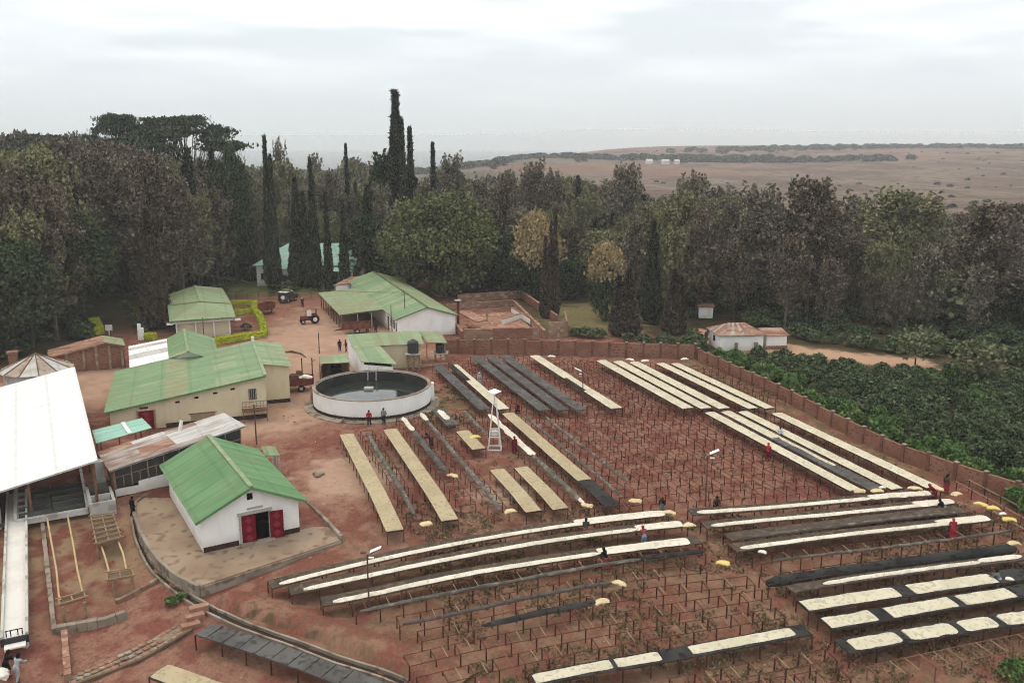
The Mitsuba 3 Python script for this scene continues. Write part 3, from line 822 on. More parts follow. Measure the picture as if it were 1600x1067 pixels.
for a, b_ in ((5.9, -2.45), (12.5, -.05), (15.5, -.05), (18.6, -.05), (1.6, -.05)):
    w_ = part(wh, 'window', fr.box(a, b_, 1.9, 1.5, .08, 1.3), 'window_glass')
    part(w_, 'sill', fr.box(a, b_ - .06, 1.18, 1.8, .16, .1), 'white_metal')
part(wh, 'porch_floor', fr.box(14, -1.3, .2, 9, 2.6, .4), 'light_concrete')
for a in (10.2, 12.6, 15, 17.4, 19.5):
    part(wh, 'porch_post', beam(fr.P(a, -2.2, .4), fr.P(a, -2.2, 3.4), .3), 'white_plaster')
part(wh, 'porch_roof', slab(fr.P(9.9, -2.8, 3.3), fr.P(20, -2.8, 3.3), fr.P(20, -.02, 4.0), fr.P(9.9, -.02, 4.0), .1), 'teal_roof_paint')

# --- big white factory hall with the green roof and the striped canopy
fh = thing('factory_hall', 'white hall with long green gable roof and open side canopy', 'building')
fr = Frame(-12.9, 136.0, 110.4)
Lh2, Wh2, he2, hr2, ov2 = 38.2, 9.0, 3.0, 4.55, .4
part(fh, 'gable_wall', wall(fr.P(0, Wh2 / 2), fr.P(0, -Wh2 / 2), [(0, -.05), (Wh2, -.05), (Wh2, he2 + .05), (Wh2 / 2, hr2 - .13), (0, he2 + .05)]), 'white_plaster')
part(fh, 'gable_wall', wall(fr.P(Lh2, -Wh2 / 2), fr.P(Lh2, Wh2 / 2), [(0, 0), (Wh2, 0), (Wh2, he2 + .05), (Wh2 / 2, hr2 - .13), (0, he2 + .05)]), 'white_plaster')
part(fh, 'left_wall', wall(fr.P(Lh2, Wh2 / 2), fr.P(.225, Wh2 / 2), [(.23, 0), (Lh2 - .23, 0), (Lh2 - .23, he2), (.23, he2)]), 'white_plaster')
part(fh, 'right_wall', wall(fr.P(.225, -Wh2 / 2), fr.P(Lh2 - .225, -Wh2 / 2), [(0, 0), (Lh2 - .45, 0), (Lh2 - .45, he2), (0, he2)]), 'white_plaster')
lf = Frame(*fr.P(0, Wh2 / 2)[:2], 110.4 - 180)           # left wall seen from outside: a towards the viewer
for a in (2.6, 4.3):
    w_ = part(fh, 'window', fr.box(a, Wh2 / 2 + .02, 1.65, 1.15, .08, 1.25), 'window_glass')
    part(w_, 'frame', fr.box(a, Wh2 / 2 + .08, 1.65, .07, .05, 1.25), 'white_metal')
part(fh, 'door', fr.box(6.3, Wh2 / 2 + .02, 1.1, .9, .08, 2.2), 'dark_wood')
part(fh, 'door', fr.box(1.0, Wh2 / 2 + .02, 1.4, .5, .08, 1.5), 'dark_wood')
Lq = [fr.P(-ov2, Wh2 / 2 + ov2, he2 - .02), fr.P(Lh2 + ov2, Wh2 / 2 + ov2, he2 - .02)]
Rq = [fr.P(-ov2, -Wh2 / 2 - ov2, he2 - .02), fr.P(Lh2 + ov2, -Wh2 / 2 - ov2, he2 - .02)]
Rd = [fr.P(-ov2, 0, hr2), fr.P(Lh2 + ov2, 0, hr2)]
rf = part(fh, 'roof', slab(Lq[0] - [0, 0, .1], Rd[0] - [0, 0, .1], Rd[1] - [0, 0, .1], Lq[1] - [0, 0, .1], .05), GREEN)
part(rf, 'sheet_lining', slab(Rd[0] - [0, 0, .1], Rq[0] - [0, 0, .1], Rq[1] - [0, 0, .1], Rd[1] - [0, 0, .1], .05), GREEN)
roof_sheets(rf, Lq[0], Lq[1], Rd[1], Rd[0], 30, [MID, MID, PALE, MID])
roof_sheets(rf, Rq[0], Rq[1], Rd[1], Rd[0], 30, [MOSSY, PALE])
ridge_cap(rf, Rd[0], Rd[1], 'pale_leaf')
can = part(fh, 'canopy', slab(fr.P(8.2, Wh2 / 2 + .42, 2.92), fr.P(29.5, Wh2 / 2 + .42, 2.92), fr.P(29.5, Wh2 / 2 + 7.2, 2.45), fr.P(8.2, Wh2 / 2 + 7.2, 2.45), .05), MOSSY)
roof_sheets(can, fr.P(8.2, Wh2 / 2 + 7.25, 2.58), fr.P(29.5, Wh2 / 2 + 7.25, 2.58), fr.P(29.5, Wh2 / 2 + .45, 3.03), fr.P(8.2, Wh2 / 2 + .45, 3.03), 20, [MOSSY, PALE, MOSSY])
for a in np.linspace(8.6, 29, 9):
    part(can, 'post', beam(fr.P(a, Wh2 / 2 + 6.9, 0), fr.P(a, Wh2 / 2 + 6.9, 2.45), .15), 'brown_steel')
for b in (2.2, 4.4):
    part(can, 'post', beam(fr.P(8.5, Wh2 / 2 + b, 0), fr.P(8.5, Wh2 / 2 + b, 2.6), .15), 'grey_trim')
part(fh, 'stove_pipe', fr.box(1.5, -Wh2 / 2 - .9, 2.4, .3, .3, 4.8), 'rust_steel')
part(fh, 'pipe_cowl', fr.box(1.5, -Wh2 / 2 - .9, 4.9, .9, .9, .15), 'grey_trim')
hp = thing('pink_shed', 'low pale pink shed roof behind the striped canopy', 'shed')
q = [G(520, 446, 2.8, 0), G(545, 443, 2.8, 0), G(568, 431, 3.4, 0), G(548, 432, 3.4, 0)]
part(hp, 'roof', slab(q[0], q[1], q[2], q[3], .1), 'old_tile')
part(hp, 'walls', prism(Polygon([tuple(v[:2]) for v in q]).buffer(-.2), 0, 2.6), 'white_plaster')

# --- pump house with the pale green roof behind the round tank
ph = thing('pump_house', 'white pump house with flat pale green roofs behind the round tank', 'building')
m_ = [G(542.5, 522.6, 3.8, 0), G(654.7, 516.6, 4.0, 0), G(661.8, 537, 3.3, 0), G(550, 541.5, 3.15, 0)]
roof_sheets(ph, m_[3], m_[2], m_[1], m_[0], 9, [PALE, PALE, MOSSY])
w_ = [G(551, 540, 3.25, 0), G(594, 540.5, 3.25, 0), G(620, 569, 2.6, 0), G(564.4, 564.7, 2.6, 0)]
roof_sheets(ph, w_[3], w_[2], w_[1], w_[0], 4, [MID, PALE, PALE], name='wing_sheet')
x_ = [G(654.7, 516.6, 3.8, 0), G(688, 519.6, 3.7, 0), G(698.6, 535.6, 3.0, 0), G(666.6, 534.4, 3.1, 0)]
roof_sheets(ph, x_[3], x_[2], x_[1], x_[0], 4, [PALE, MOSSY], name='porch_sheet')
pm = Polygon([tuple(v[:2]) for v in (m_[0], m_[1], m_[2], m_[3])]).buffer(-.35, join_style='mitre')
part(ph, 'walls', prism(pm, 0, 3.1), 'cream_plaster')
pw = Polygon([tuple(v[:2]) for v in (w_[0], w_[1], w_[2], w_[3])]).buffer(-.3, join_style='mitre')
pc = np.array(pw.exterior.coords)[:4]
part(ph, 'wing_walls', prism(pw, 0, 2.12), 'white_plaster')
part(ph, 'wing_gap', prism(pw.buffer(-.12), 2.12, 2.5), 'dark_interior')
part(ph, 'side_wall', trimesh.convex.convex_hull(np.array([[*w_[3][:2] + [.1, .35], 0], [*w_[3][:2] + [.1, .35], 2.5], [*m_[0][:2] + [.1, -.3], 0], [*m_[0][:2] + [.1, -.3], 3.65], [*w_[3][:2] + [.3, .35], 0], [*w_[3][:2] + [.3, .35], 2.5], [*m_[0][:2] + [.3, -.3], 0], [*m_[0][:2] + [.3, -.3], 3.65]])), 'white_plaster')
part(ph, 'terrace', prism([tuple(G(655, 575, 0)[:2]), tuple(G(700, 570, 0)[:2]), tuple(G(690, 545, 0)[:2]), tuple(G(652, 548, 0)[:2])], 0, .18), 'old_tile')
part(ph, 'porch_post', beam([*x_[2][:2] + [-.3, .3], 0], [*x_[2][:2] + [-.3, .3], 2.95], .14), 'wood')
part(ph, 'porch_post', beam([*x_[3][:2], 0], [*x_[3][:2], 3.0], .14), 'wood')


def water_tank(px, py, r, h, zst, label, n=6):
    P = G(px, py, zst, 0)
    t = thing('plastic_tank', label, 'water tank')
    prof = [(0, 0), (r * .96, 0), (r, .05)]
    for k in range(5):
        z = .1 + (h * .8 - .1) * k / 5
        prof += [(r, z), (r * .975, z + .03), (r * .975, z + .07), (r, z + .1)]
    prof += [(r, h * .82), (r * .8, h * .93), (r * .32, h), (r * .3, h + .07), (0, h + .07)]
    m = lathe(prof, 24)
    m.apply_translation(P)
    part(t, 'body', m, 'black_plastic', smooth=30)
    s = thing('tank_stand', f'wooden stand carrying the {"left" if n == 6 else "right"} black water tank', 'stand')
    part(s, 'deck', box(P - [0, 0, .07], [2 * r + .5, 2 * r + .3, .1]), 'grey_trim')
    for k in range(n):
        a, b = (k % 3 - 1) * (r + .05), (k // 3 - .5) * 2 * (r * .8)
        part(s, 'post', beam([P[0] + a, P[1] + b, 0], [P[0] + a * .98, P[1] + b * .98, P[2] - .12], .16), 'wood')
    part(s, 'brace', beam([P[0] - r, P[1] - r * .82, .3], [P[0] + r, P[1] - r * .82, P[2] - .3], .09), 'wood')


water_tank(645.5, 551, .72, 1.7, 2.3, 'ribbed black plastic water tank on tall wooden stand by the pump house')
water_tank(689, 550, .72, 1.3, 1.5, 'black plastic water tank under the right end of the pump house roof', n=4)

# --- little hut beside the round tank
hu = thing('pump_hut', 'small open hut with pale green roof left of the round tank', 'hut')
q = [G(499, 556, 2.3, 0), G(541, 553.5, 2.3, 0), G(545, 566, 2.15, 0), G(499.5, 568, 2.15, 0)]
roof_sheets(hu, q[3], q[2], q[1], q[0], 4, [MOSSY, PALE])
for P in q:
    part(hu, 'post', beam([P[0], P[1], 0], [P[0], P[1], P[2] - .07], .12), 'dark_wood')
pc = (q[0] + q[1] + q[2] + q[3]) / 4
part(hu, 'back_board', box([pc[0], pc[1] + 1.3, 1.0], [3.2, .1, 2.0], 3), 'dark_wood')
part(hu, 'side_board', box([pc[0] - 1.4, pc[1], .8], [.1, 2.6, 1.6], 3), 'dark_wood')
part(hu, 'machine', box([pc[0] + .3, pc[1] - .3, .7], [1.2, 1.2, 1.4]), 'dark_interior')

# --- round tank
rt = thing('round_tank', 'large round white concrete tank full of dark water', 'water tank')
cx, cy, R = -15.9, 100.3, 6.62
part(rt, 'wall', lathe([(R - .28, .12), (R, .12), (R, 2.12), (R - .03, 2.18), (R - .25, 2.18), (R - .28, 2.12), (R - .28, .12)], 96).apply_translation([cx, cy, 0]), 'white_plaster', smooth=40)
part(rt, 'rim', lathe([(R - .33, 2.19), (R + .05, 2.19), (R + .05, 2.27), (R - .33, 2.27), (R - .33, 2.19)], 96).apply_translation([cx, cy, 0]), 'concrete', smooth=40)
part(rt, 'lining', lathe([(R - .31, .1), (R - .285, .1), (R - .285, 2.1), (R - .31, 2.1), (R - .31, .1)], 96).apply_translation([cx, cy, 0]), 'tank_lining', smooth=40)
part(rt, 'skirting', lathe([(R + .003, -.1), (R + .03, -.1), (R + .03, .42), (R + .003, .42)], 96).apply_translation([cx, cy, 0]), 'dark_stain', smooth=40)
part(rt, 'apron', lathe([(R, -.15), (R + 1.0, -.15), (R + 1.0, .06), (R, .1)], 96).apply_translation([cx, cy, 0]), 'concrete', smooth=40)
wt = trimesh.creation.cylinder(R - .32, .1, sections=96, transform=trimesh.transformations.translation_matrix([cx, cy, 1.0]))
part(rt, 'water', wt, 'water')
fl = part(rt, 'float', box([cx - .75, cy + 2.2, 1.16], [1.05, .8, .25]), 'grey_trim')
part(rt, 'pillar', box([cx - 6.72, cy - .2, 1.05], [.5, .5, 2.3]), 'old_tile')
part(rt, 'pillar', box([cx + 6.75, cy + 1.0, 1.05], [.35, .45, 2.3]), 'white_plaster')
for a in (-.5, .5):
    part(rt, 'inlet_pipe', tube([[cx - .9 + a, cy + 7.6, 2.2], [cx - .9 + a, cy + 6.6, 2.55], [cx - .9 + a, cy + 5.9, 2.3], [cx - .9 + a, cy + 5.8, 1.1]], .06), 'grey_trim')
part(rt, 'drain_pipe', tube([[cx - 2.1, cy - 6.7, .35], [cx - 2.15, cy - 7.4, .15]], .1, 8), 'dark_wood')

# --- little white house on the right with the rusty hip roof
lw = thing('rust_roof_house', 'small white house with rusty hipped iron roof beyond the brick wall', 'house')
fr = Frame(29.4, 126.0, 6)
Lo, Wo = 6.3, 5.0
part(lw, 'walls', fr.box(Lo / 2, Wo / 2, 1.15, Lo, Wo, 2.3), 'white_plaster')
E_ = [fr.P(-.35, -.35, 2.3), fr.P(Lo + .35, -.35, 2.3), fr.P(Lo + .35, Wo + .35, 2.3), fr.P(-.35, Wo + .35, 2.3)]
R_ = [fr.P(2.0, Wo / 2, 3.55), fr.P(Lo - 2.0, Wo / 2, 3.55)]
rf = part(lw, 'roof', trimesh.convex.convex_hull(np.vstack([E_, R_]) - [0, 0, .1]), 'rust_red_roof_iron')
roof_sheets(rf, E_[0], E_[1], R_[1], R_[0], 9, ['rusty_roof_iron', 'rust_red_roof_iron', 'old_tile'])
roof_sheets(rf, E_[3], E_[0], R_[0], R_[0] + [.02, .02, 0], 5, ['rusty_roof_iron', 'old_tile'])
roof_sheets(rf, E_[1], E_[2], R_[1], R_[1] + [.02, .02, 0], 5, ['rust_red_roof_iron'])
part(lw, 'window', fr.box(-.02, 2.6, 1.35, .08, .8, .8), 'dark_interior')
for a, s in ((2.3, .35), (5.2, .45)):
    part(lw, 'buttress', fr.box(a, -.2, .6, s, .4, 1.2), 'concrete')
an = thing('outbuilding', 'low whitewashed outbuilding with brown roof joined to rusty roofed house', 'outbuilding')
f3_ = Frame(36.3, 127.3, 6)
part(an, 'walls', f3_.box(1.5, 1.4, .95, 3.0, 2.8, 1.9), 'white_plaster')
roof_sheets(an, f3_.P(-.2, -.3, 2.0), f3_.P(3.3, -.3, 2.0), f3_.P(3.3, 3.1, 2.45), f3_.P(-.2, 3.1, 2.45), 5, ['rust_red_roof_iron'])
part(an, 'footing', f3_.box(1.5, -.1, .2, 3.1, .2, .5), 'brick')
pv = thing('latrine', 'tiny white latrine with brown roof behind the rusty roofed house', 'outbuilding')
P = G(1101, 497, 0)
f4 = Frame(P[0] - 1.0, P[1], -8)
part(pv, 'walls', f4.box(1.15, .9, .95, 2.3, 1.8, 1.9), 'white_plaster')
part(pv, 'door', f4.box(1.7, -.02, .85, .7, .06, 1.6), 'white_metal')
roof_sheets(pv, f4.P(-.25, -.3, 1.95), f4.P(2.55, -.3, 1.95), f4.P(2.55, 2.1, 2.2), f4.P(-.25, 2.1, 2.2), 4, ['rust_red_roof_iron'])
lp = thing('lean_to', 'low open lean-to against the left wall of the rusty roofed house', 'shed')
q = [G(1088, 519, 1.9, 0), G(1100, 522, 1.9, 0), G(1104, 515, 2.1, 0), G(1092, 513, 2.1, 0)]
part(lp, 'roof', slab(*q, .08), 'old_tile')
for P in q:
    part(lp, 'post', beam([P[0], P[1], 0], P - [0, 0, .1], .12), 'white_plaster')

# --- ruined brick pens behind the wall
rp = thing('brick_pens', 'roofless brick pens with tiled copings behind the brick wall', 'ruin')
def low_wall(P, Q, h, bs='brick', coping=True, z0=0):
    k = part(rp, 'wall', trimesh.util.concatenate([beam([P[0], P[1], z0 + h / 2], [Q[0], Q[1], z0 + h / 2], .3, h)]), bs)
    if coping: part(k, 'coping', beam([P[0], P[1], z0 + h + .06], [Q[0], Q[1], z0 + h + .06], .42, .1), 'old_tile')
pt = lambda x, y: G(x, y, 0, 0)[:2]
low_wall(pt(697, 484), pt(803, 477), .9, 'pale_brick')
low_wall(pt(803, 480), pt(851, 528), 1.1, 'pale_brick')
low_wall(pt(700, 500), pt(722, 530), 1.2)
low_wall(pt(725, 530), pt(770, 531), 1.5, 'pale_brick')
low_wall(pt(770, 531), pt(832, 530), 1.7)
low_wall(pt(832, 530), pt(842, 530), 1.7, 'pale_brick')
low_wall(pt(785, 508), pt(812, 499), .9, 'white_plaster')
low_wall(pt(800, 489), pt(842, 514), .9, 'white_plaster')
low_wall(pt(815, 466), pt(870, 505), 1.3)
low_wall(pt(715, 473), pt(815, 466), 1.4, 'pale_brick')
low_wall(pt(857, 528), pt(886, 526), 2.4, 'pale_brick', False)
low_wall(pt(886, 526), pt(882, 508), 2.3, 'pale_brick', False)
part(rp, 'floor', prism([tuple(pt(730, 512)), tuple(pt(790, 522)), tuple(pt(838, 520)), tuple(pt(800, 488)), tuple(pt(740, 492))], 0, .12), 'old_tile')
part(rp, 'post', beam([*pt(761, 503), 0], [*pt(761, 503), 2.2], .25), 'pale_brick')
tl = part(rp, 'tile_roof', slab(G(715, 487, 2.3, 0), G(735, 486, 2.3, 0), G(760, 500, 1.8, 0), G(744, 503, 1.8, 0), .1), 'old_tile')
roof_sheets(tl, G(744, 502.5, 1.9, 0), G(760, 499.5, 1.9, 0), G(735, 485.5, 2.4, 0), G(715, 486.5, 2.4, 0), 4, ['old_tile', 'rust_red_roof_iron'], name='tile', rows=4)
cg = solo('wood_crate', box(G(722, 522, 0, 0) + [0, 0, .6], [1.3, 1.6, 1.3], 20), 'old_tile', 'pale pink crate beside the right corner of the white hall', 'crate')
# ------------------------------------------------------------------ brick wall round the drying ground
def brick_wall(name, pts, h, label, step, pil=.34):
    t = thing(name, label, 'wall')
    # even bays along the run
    ls = LineString(pts)
    n = max(1, int(round(ls.length / step)))
    P = [np.array(ls.interpolate(ls.length * i / n).coords[0]) for i in range(n + 1)]
    for i in range(n + 1):
        z = gz(*P[i]) - .2
        d = P[min(i + 1, n)] - P[max(i - 1, 0)]
        k = part(t, 'pillar', box([P[i][0], P[i][1], z + (h + .4) / 2], [pil, pil, h + .4], math.degrees(math.atan2(d[1], d[0]))), 'pillar_brick')
        part(k, 'cap', box([P[i][0], P[i][1], z + h + .44], [pil + .06, pil + .06, .07], math.degrees(math.atan2(d[1], d[0]))), 'concrete')
    for i in range(n):
        d = (P[i + 1] - P[i]) / np.linalg.norm(P[i + 1] - P[i])
        a, b = P[i] + d * pil / 2, P[i + 1] - d * pil / 2
        za, zb_ = gz(*a) - .2, gz(*b) - .2
        nrm = np.array([-d[1], d[0]]) * .11
        hh = h + RNG.normal(0, .02)
        V = [[*(a + s * nrm), za + q] for s in (-1, 1) for q in (0, hh + .2)] + [[*(b + s * nrm), zb_ + q] for s in (-1, 1) for q in (0, hh + .2)]
        pn = part(t, 'panel', trimesh.convex.convex_hull(np.array(V)), 'brick')
        part(pn, 'coping', beam([*a, za + hh + .235], [*b, zb_ + hh + .235], .26, .06), 'brick')
    return t


brick_wall('brick_wall', [G(690, 552, 0)[:2], G(780, 553, 0)[:2], G(880, 555, 0)[:2], G(985, 558, 0)[:2], G(1086, 561, 0)[:2]], 1.95, 'long red brick wall closing the drying ground at the back', 2.35)
brick_wall('brick_wall', [G(1087, 561.5, 0)[:2] + [.25, -.3], G(1139, 585, 0)[:2], G(1185, 607, 0)[:2], G(1237, 632, 0)[:2], G(1296, 664, 0)[:2], G(1362, 699, 0)[:2], G(1412, 721, 0)[:2], G(1480, 746, 0)[:2], G(1600, 785, 0)[:2], G(1700, 818, 0)[:2]], 1.5, 'red brick wall with pillars running along the green coffee field', 2.75)

# ------------------------------------------------------------------ platform of the storehouse, drain, lower yard
pf = thing('platform', 'worn concrete platform round the white storehouse', 'platform', kind='structure')
labels[pf].pop('category')
pp = [G(x, y, -.3, 0)[:2] for x, y in ((534, 843), (505, 812), (478, 786))] + [np.array([-19.5, 78.5]), np.array([-27, 79.5])] + [G(x, y, -.3, 0)[:2] for x, y in ((255, 762), (226, 776), (214, 786), (214, 806), (222, 830), (235, 853), (254, 877), (278, 898), (312, 915))]
plat = Polygon(pp)
add(pf, prism(plat, -3.2, -.3), 'platform_screed')
rw = thing('retaining_wall', 'low concrete wall along the front edge of the storehouse platform', 'wall')
for i, (A, B) in enumerate(zip([pp[-1], pp[0], pp[1]], [pp[0], pp[1], pp[2]])):
    d = (B - A) / np.linalg.norm(B - A)
    hh = -.2 if i == 0 else .25
    part(rw, 'section', beam([*(A + d * .0), -.9 + hh / 2 - .1], [*(B - d * .13), -.9 + hh / 2 - .1], .26, 1.6 + hh), 'concrete')
cv = thing('curved_wall', 'curved stone retaining wall of the storehouse platform above the drain', 'wall')
for A, B in zip(pp[5:-1], pp[6:]):
    d = (B - A) / np.linalg.norm(B - A)
    m = np.array([d[1], -d[0]])
    side = -1 if plat.contains(Point(*((A + B) / 2 + m * .6))) else 1
    n = m * side * .14
    part(cv, 'section', beam([*(A + n), -1.4], [*(B + n + d * .05), -1.4], .26, 2.45), 'concrete')
    for k in range(int(np.linalg.norm(B - A) / .45)):
        for r in range(3):
            Q = A + d * (.2 + .45 * k + .2 * (r % 2)) + n * 1.0 + m * side * .13
            part(cv, 'stone', box([*Q, -1.95 + .45 * r + RNG.normal(0, .03)], [.4, .1 + .06 * RNG.random(), .38], math.degrees(math.atan2(d[1], d[0]))), ['concrete', 'platform_screed'][int(RNG.integers(2))])

# drain: a channel between two kerbs, from the window shed round the platform and down the slope
dr_pts = [G(x, y, 0)[:2] for x, y in ((211, 800), (216, 828), (228, 858), (246, 888), (270, 916), (300, 940), (332, 957), (380, 979), (440, 1000), (520, 1030), (600, 1056), (650, 1075))]
ls = LineString(dr_pts)
left, right = ls.offset_curve(.32), ls.offset_curve(-.32)
dn = thing('drain', 'narrow concrete drain curving round the storehouse platform and down the slope', 'drain')
for line in (left, right):
    C = [np.array(line.interpolate(t).coords[0]) for t in np.arange(0, line.length, 1.1)]
    for A, B in zip(C[:-1], C[1:]):
        part(dn, 'kerb', beam([*A, gz(*A) + .04], [*B, gz(*B) + .04], .16, .36), 'concrete')
C = [np.array(ls.interpolate(t).coords[0]) for t in np.arange(0, ls.length, 1.1)]
part(dn, 'channel_bed', cat([beam([*A, gz(*A) - .02], [*B, gz(*B) - .02], .46, .1) for A, B in zip(C[:-1], C[1:])]), 'dark_stain')

# red earth bank right of the drain
bank_a = [G(x, y, 0)[:2] for x, y in ((345, 945), (420, 962), (500, 990), (580, 1022), (660, 1058), (720, 1085))]
bk = thing('earth_bank', 'cut red earth bank beside the drain', kind='structure')
lsb = LineString(bank_a)
C = [np.array(lsb.interpolate(t).coords[0]) for t in np.arange(0, lsb.length, .7)]
V, F = [], []
for i, A in enumerate(C):
    d = C[min(i + 1, len(C) - 1)] - C[max(i - 1, 0)]
    d /= np.linalg.norm(d)
    n = np.array([-d[1], d[0]])
    for off, z in ((-1.3, -.15), (-.6, .02), (-.3, .55), (.3, .66), (1.2, .45), (2.4, -.12)):
        q = A + n * off + RNG.normal(0, .08, 2)
        V.append([*q, gz(*q) + z + RNG.normal(0, .04)])
for i in range(len(C) - 1):
    for j in range(5):
        a = i * 6 + j
        F.append([a, a + 6, a + 7, a + 1])
m = trimesh.Trimesh(V, [f for q in F for f in ([q[0], q[1], q[2]], [q[0], q[2], q[3]])], process=False)
if m.face_normals[:, 2].mean() < 0: m.invert()
add(bk, m, 'earth', smooth=True)

# stone steps and brick-paved path at the bottom left
sp_ = thing('stone_steps', 'three rough stone steps at the lower end of the curved drain', 'steps')
for k, (x, y) in enumerate(((311, 958), (305, 968), (298, 979))):
    P = G(x, y, 0)
    part(sp_, 'step', box([P[0], P[1], P[2] + .32 - .16 * k], [1.2, .55, .5], 30), 'old_tile')
edge = [G(x, y, 0)[:2] for x, y in ((300, 985), (262, 1010), (215, 1034), (150, 1055), (95, 1066), (40, 1080))]
inner = [G(x, y, 0)[:2] for x, y in ((272, 978), (235, 1000), (190, 1020), (140, 1036), (100, 1052), (30, 1064))]
pv_ = thing('paved_path', 'brick paved path curving along the bottom left', kind='structure')
add(pv_, cat([trimesh.convex.convex_hull(np.array([[*a, gz(*a) + .08], [*b, gz(*b) + .08], [*c_, gz(*c_) + .08], [*d, gz(*d) + .08], [*a, gz(*a) - .2], [*b, gz(*b) - .2], [*c_, gz(*c_) - .2], [*d, gz(*d) - .2]])) for a, b, c_, d in zip(edge[:-1], edge[1:], inner[1:], inner[:-1])]), 'platform_screed')
for a, b, c_, d in zip(edge[:-1], edge[1:], inner[1:], inner[:-1]):
    nL = max(2, int(np.linalg.norm(b - a) / .42))
    for i in range(nL):
        for j in range(3):
            u, v = (i + .5 + .25 * (j % 2)) / nL, (j + .5) / 3
            Q = (a * (1 - u) + b * u) * (1 - v) + (d * (1 - u) + c_ * u) * v
            part(pv_, 'brick', box([*Q, gz(*Q) + .1 + RNG.normal(0, .008)], [.37, .30, .07], math.degrees(math.atan2(*(b - a)[[1, 0]])) + RNG.normal(0, 2)), ['old_tile', 'platform_screed', 'concrete'][int(RNG.integers(3))])
kb = thing('path_kerb', 'dark kerb along the lower edge of the brick paved path', 'kerb')
for a, b in zip(edge[:-1], edge[1:]):
    part(kb, 'section', beam([*a, gz(*a) + .08], [*b, gz(*b) + .08], .2, .3), 'dark_wood')

# white coffee channel at the left edge
wc = thing('white_channel', 'long white plastered coffee channel at the lower left', 'channel')
P0, P1 = G(29, 772, 0), G(27, 1012, .7)
P0, P1 = np.array([-42.0, 72.9, .25]), np.array([-31.4, 52.2, -1.1])
dd = (P1 - P0)[:2] / np.linalg.norm((P1 - P0)[:2])
nn_ = np.array([-dd[1], dd[0]])
part(wc, 'bed', beam(P0 - [0, 0, .1], P1 - [0, 0, .1], 1.25, .3), 'white_plaster')
for s in (-1, 1):
    o_ = np.r_[nn_ * s * .7, .08]
    part(wc, 'side_wall', beam(P0 + o_, P1 + o_, .16, .5), 'light_concrete')
    for k in np.linspace(.03, .97, 9):
        Q = P0 + (P1 - P0) * k + np.r_[nn_ * s * .55, 0]
        part(wc, 'pier', beam([Q[0], Q[1], gz(Q[0], Q[1]) - .2], [Q[0], Q[1], Q[2] - .26], .26), 'light_concrete')
part(wc, 'outlet_lip', beam(P1 - np.r_[nn_ * .8, .1], P1 + np.r_[nn_ * .8, -.1], .12, .5), 'black_plastic')
part(wc, 'outlet_tray', beam(P1 + np.r_[dd * .4, -.25] - np.r_[nn_ * .6, 0], P1 + np.r_[dd * .4, -.25] + np.r_[nn_ * .6, 0], .6, .1), 'white_metal')
part(wc, 'gate_bars', cat([beam(P1 + np.r_[-dd * .3 + nn_ * o, .1], P1 + np.r_[-dd * .3 + nn_ * o, .5], .05) for o in (-.45, -.2, .2, .45)] + [beam(P1 + np.r_[-dd * .3 - nn_ * .5, .5], P1 + np.r_[-dd * .3 + nn_ * .5, .5], .05)]), 'black_plastic')
# low walls in the yard
for k, (a, b, h, w, lab) in enumerate([((88, 978), (199, 957), .55, .45, 'low stone wall across the lower yard'), ((180, 931), (246, 903), .3, .3, 'short brick edging below the right ladder tables'),
                                       ((100, 985), (106, 1056), .7, .4, 'crumbling pink wall end beside the paved path'), ((65, 806), (84, 978), .35, .3, 'earth kerb along the left side of the bamboo rails')]):
    A, B = G(*a, 0)[:2], G(*b, 0)[:2]
    t = thing('low_wall', lab, 'wall')
    n = max(2, int(np.linalg.norm(B - A) / .6))
    for i in range(n):
        p, q2 = A + (B - A) * i / n, A + (B - A) * (i + .96) / n
        part(t, 'stone', beam([*p, gz(*p) + h / 2 - .1], [*q2, gz(*q2) + h / 2 - .1], w * RNG.uniform(.85, 1.1), h + .2 + RNG.normal(0, .03)), ['concrete', 'pale_brick', 'old_tile', 'concrete'][k])
pit = [G(x, y, 0)[:2] for x, y in ((47, 1026), (98, 1010), (106, 1052), (50, 1063))]

# bamboo rails lying in the yard and the ladder-like sorting tables
for k, pts in enumerate([((73, 810), (82, 850), (88, 890), (93, 930), (95, 940)), ((105, 806), (113, 845), (121, 890), (129, 924)), ((157, 848), (165, 872), (171, 895)), ((184, 842), (192, 865), (198, 888))]):
    Q = [G(x, y, .35) for x, y in pts]
    P_ = np.array(Q)
    solo('bamboo_pole', tube(P_ + RNG.normal(0, .03, P_.shape), .075), 'bamboo', ['long bamboo rail, leftmost in the lower yard', 'long bamboo rail, second from the left in the lower yard', 'short bamboo rail joining the left sides of the right ladder tables', 'short bamboo rail joining the right sides of the right ladder tables'][k], 'pole', smooth=True)


def ladder_table(corners, rungs, lab, legs):
    t = thing('ladder_table', lab, 'rack')
    A, B, C_, D = [G(x, y, .7) for x, y in corners]
    part(t, 'screen', slab(A - [0, 0, .05], B - [0, 0, .05], C_ - [0, 0, .05], D - [0, 0, .05], .03), 'dark_wood')
    for P, Q in ((A, D), (B, C_), ((A + B) / 2, (C_ + D) / 2)):
        part(t, 'rail', beam(P, Q, .09), 'wood')
    for u in np.linspace(0, 1, rungs):
        p, q2 = A + (D - A) * u, B + (C_ - B) * u
        e = (q2 - p) * .12
        part(t, 'rung', beam(p - e + [0, 0, .08], q2 + e + [0, 0, .08], .075), 'wood')
    for P in legs:
        P = G(*P, .6)
        part(t, 'leg', beam([P[0], P[1], gz(P[0], P[1]) - .1], P, .14), 'wood')


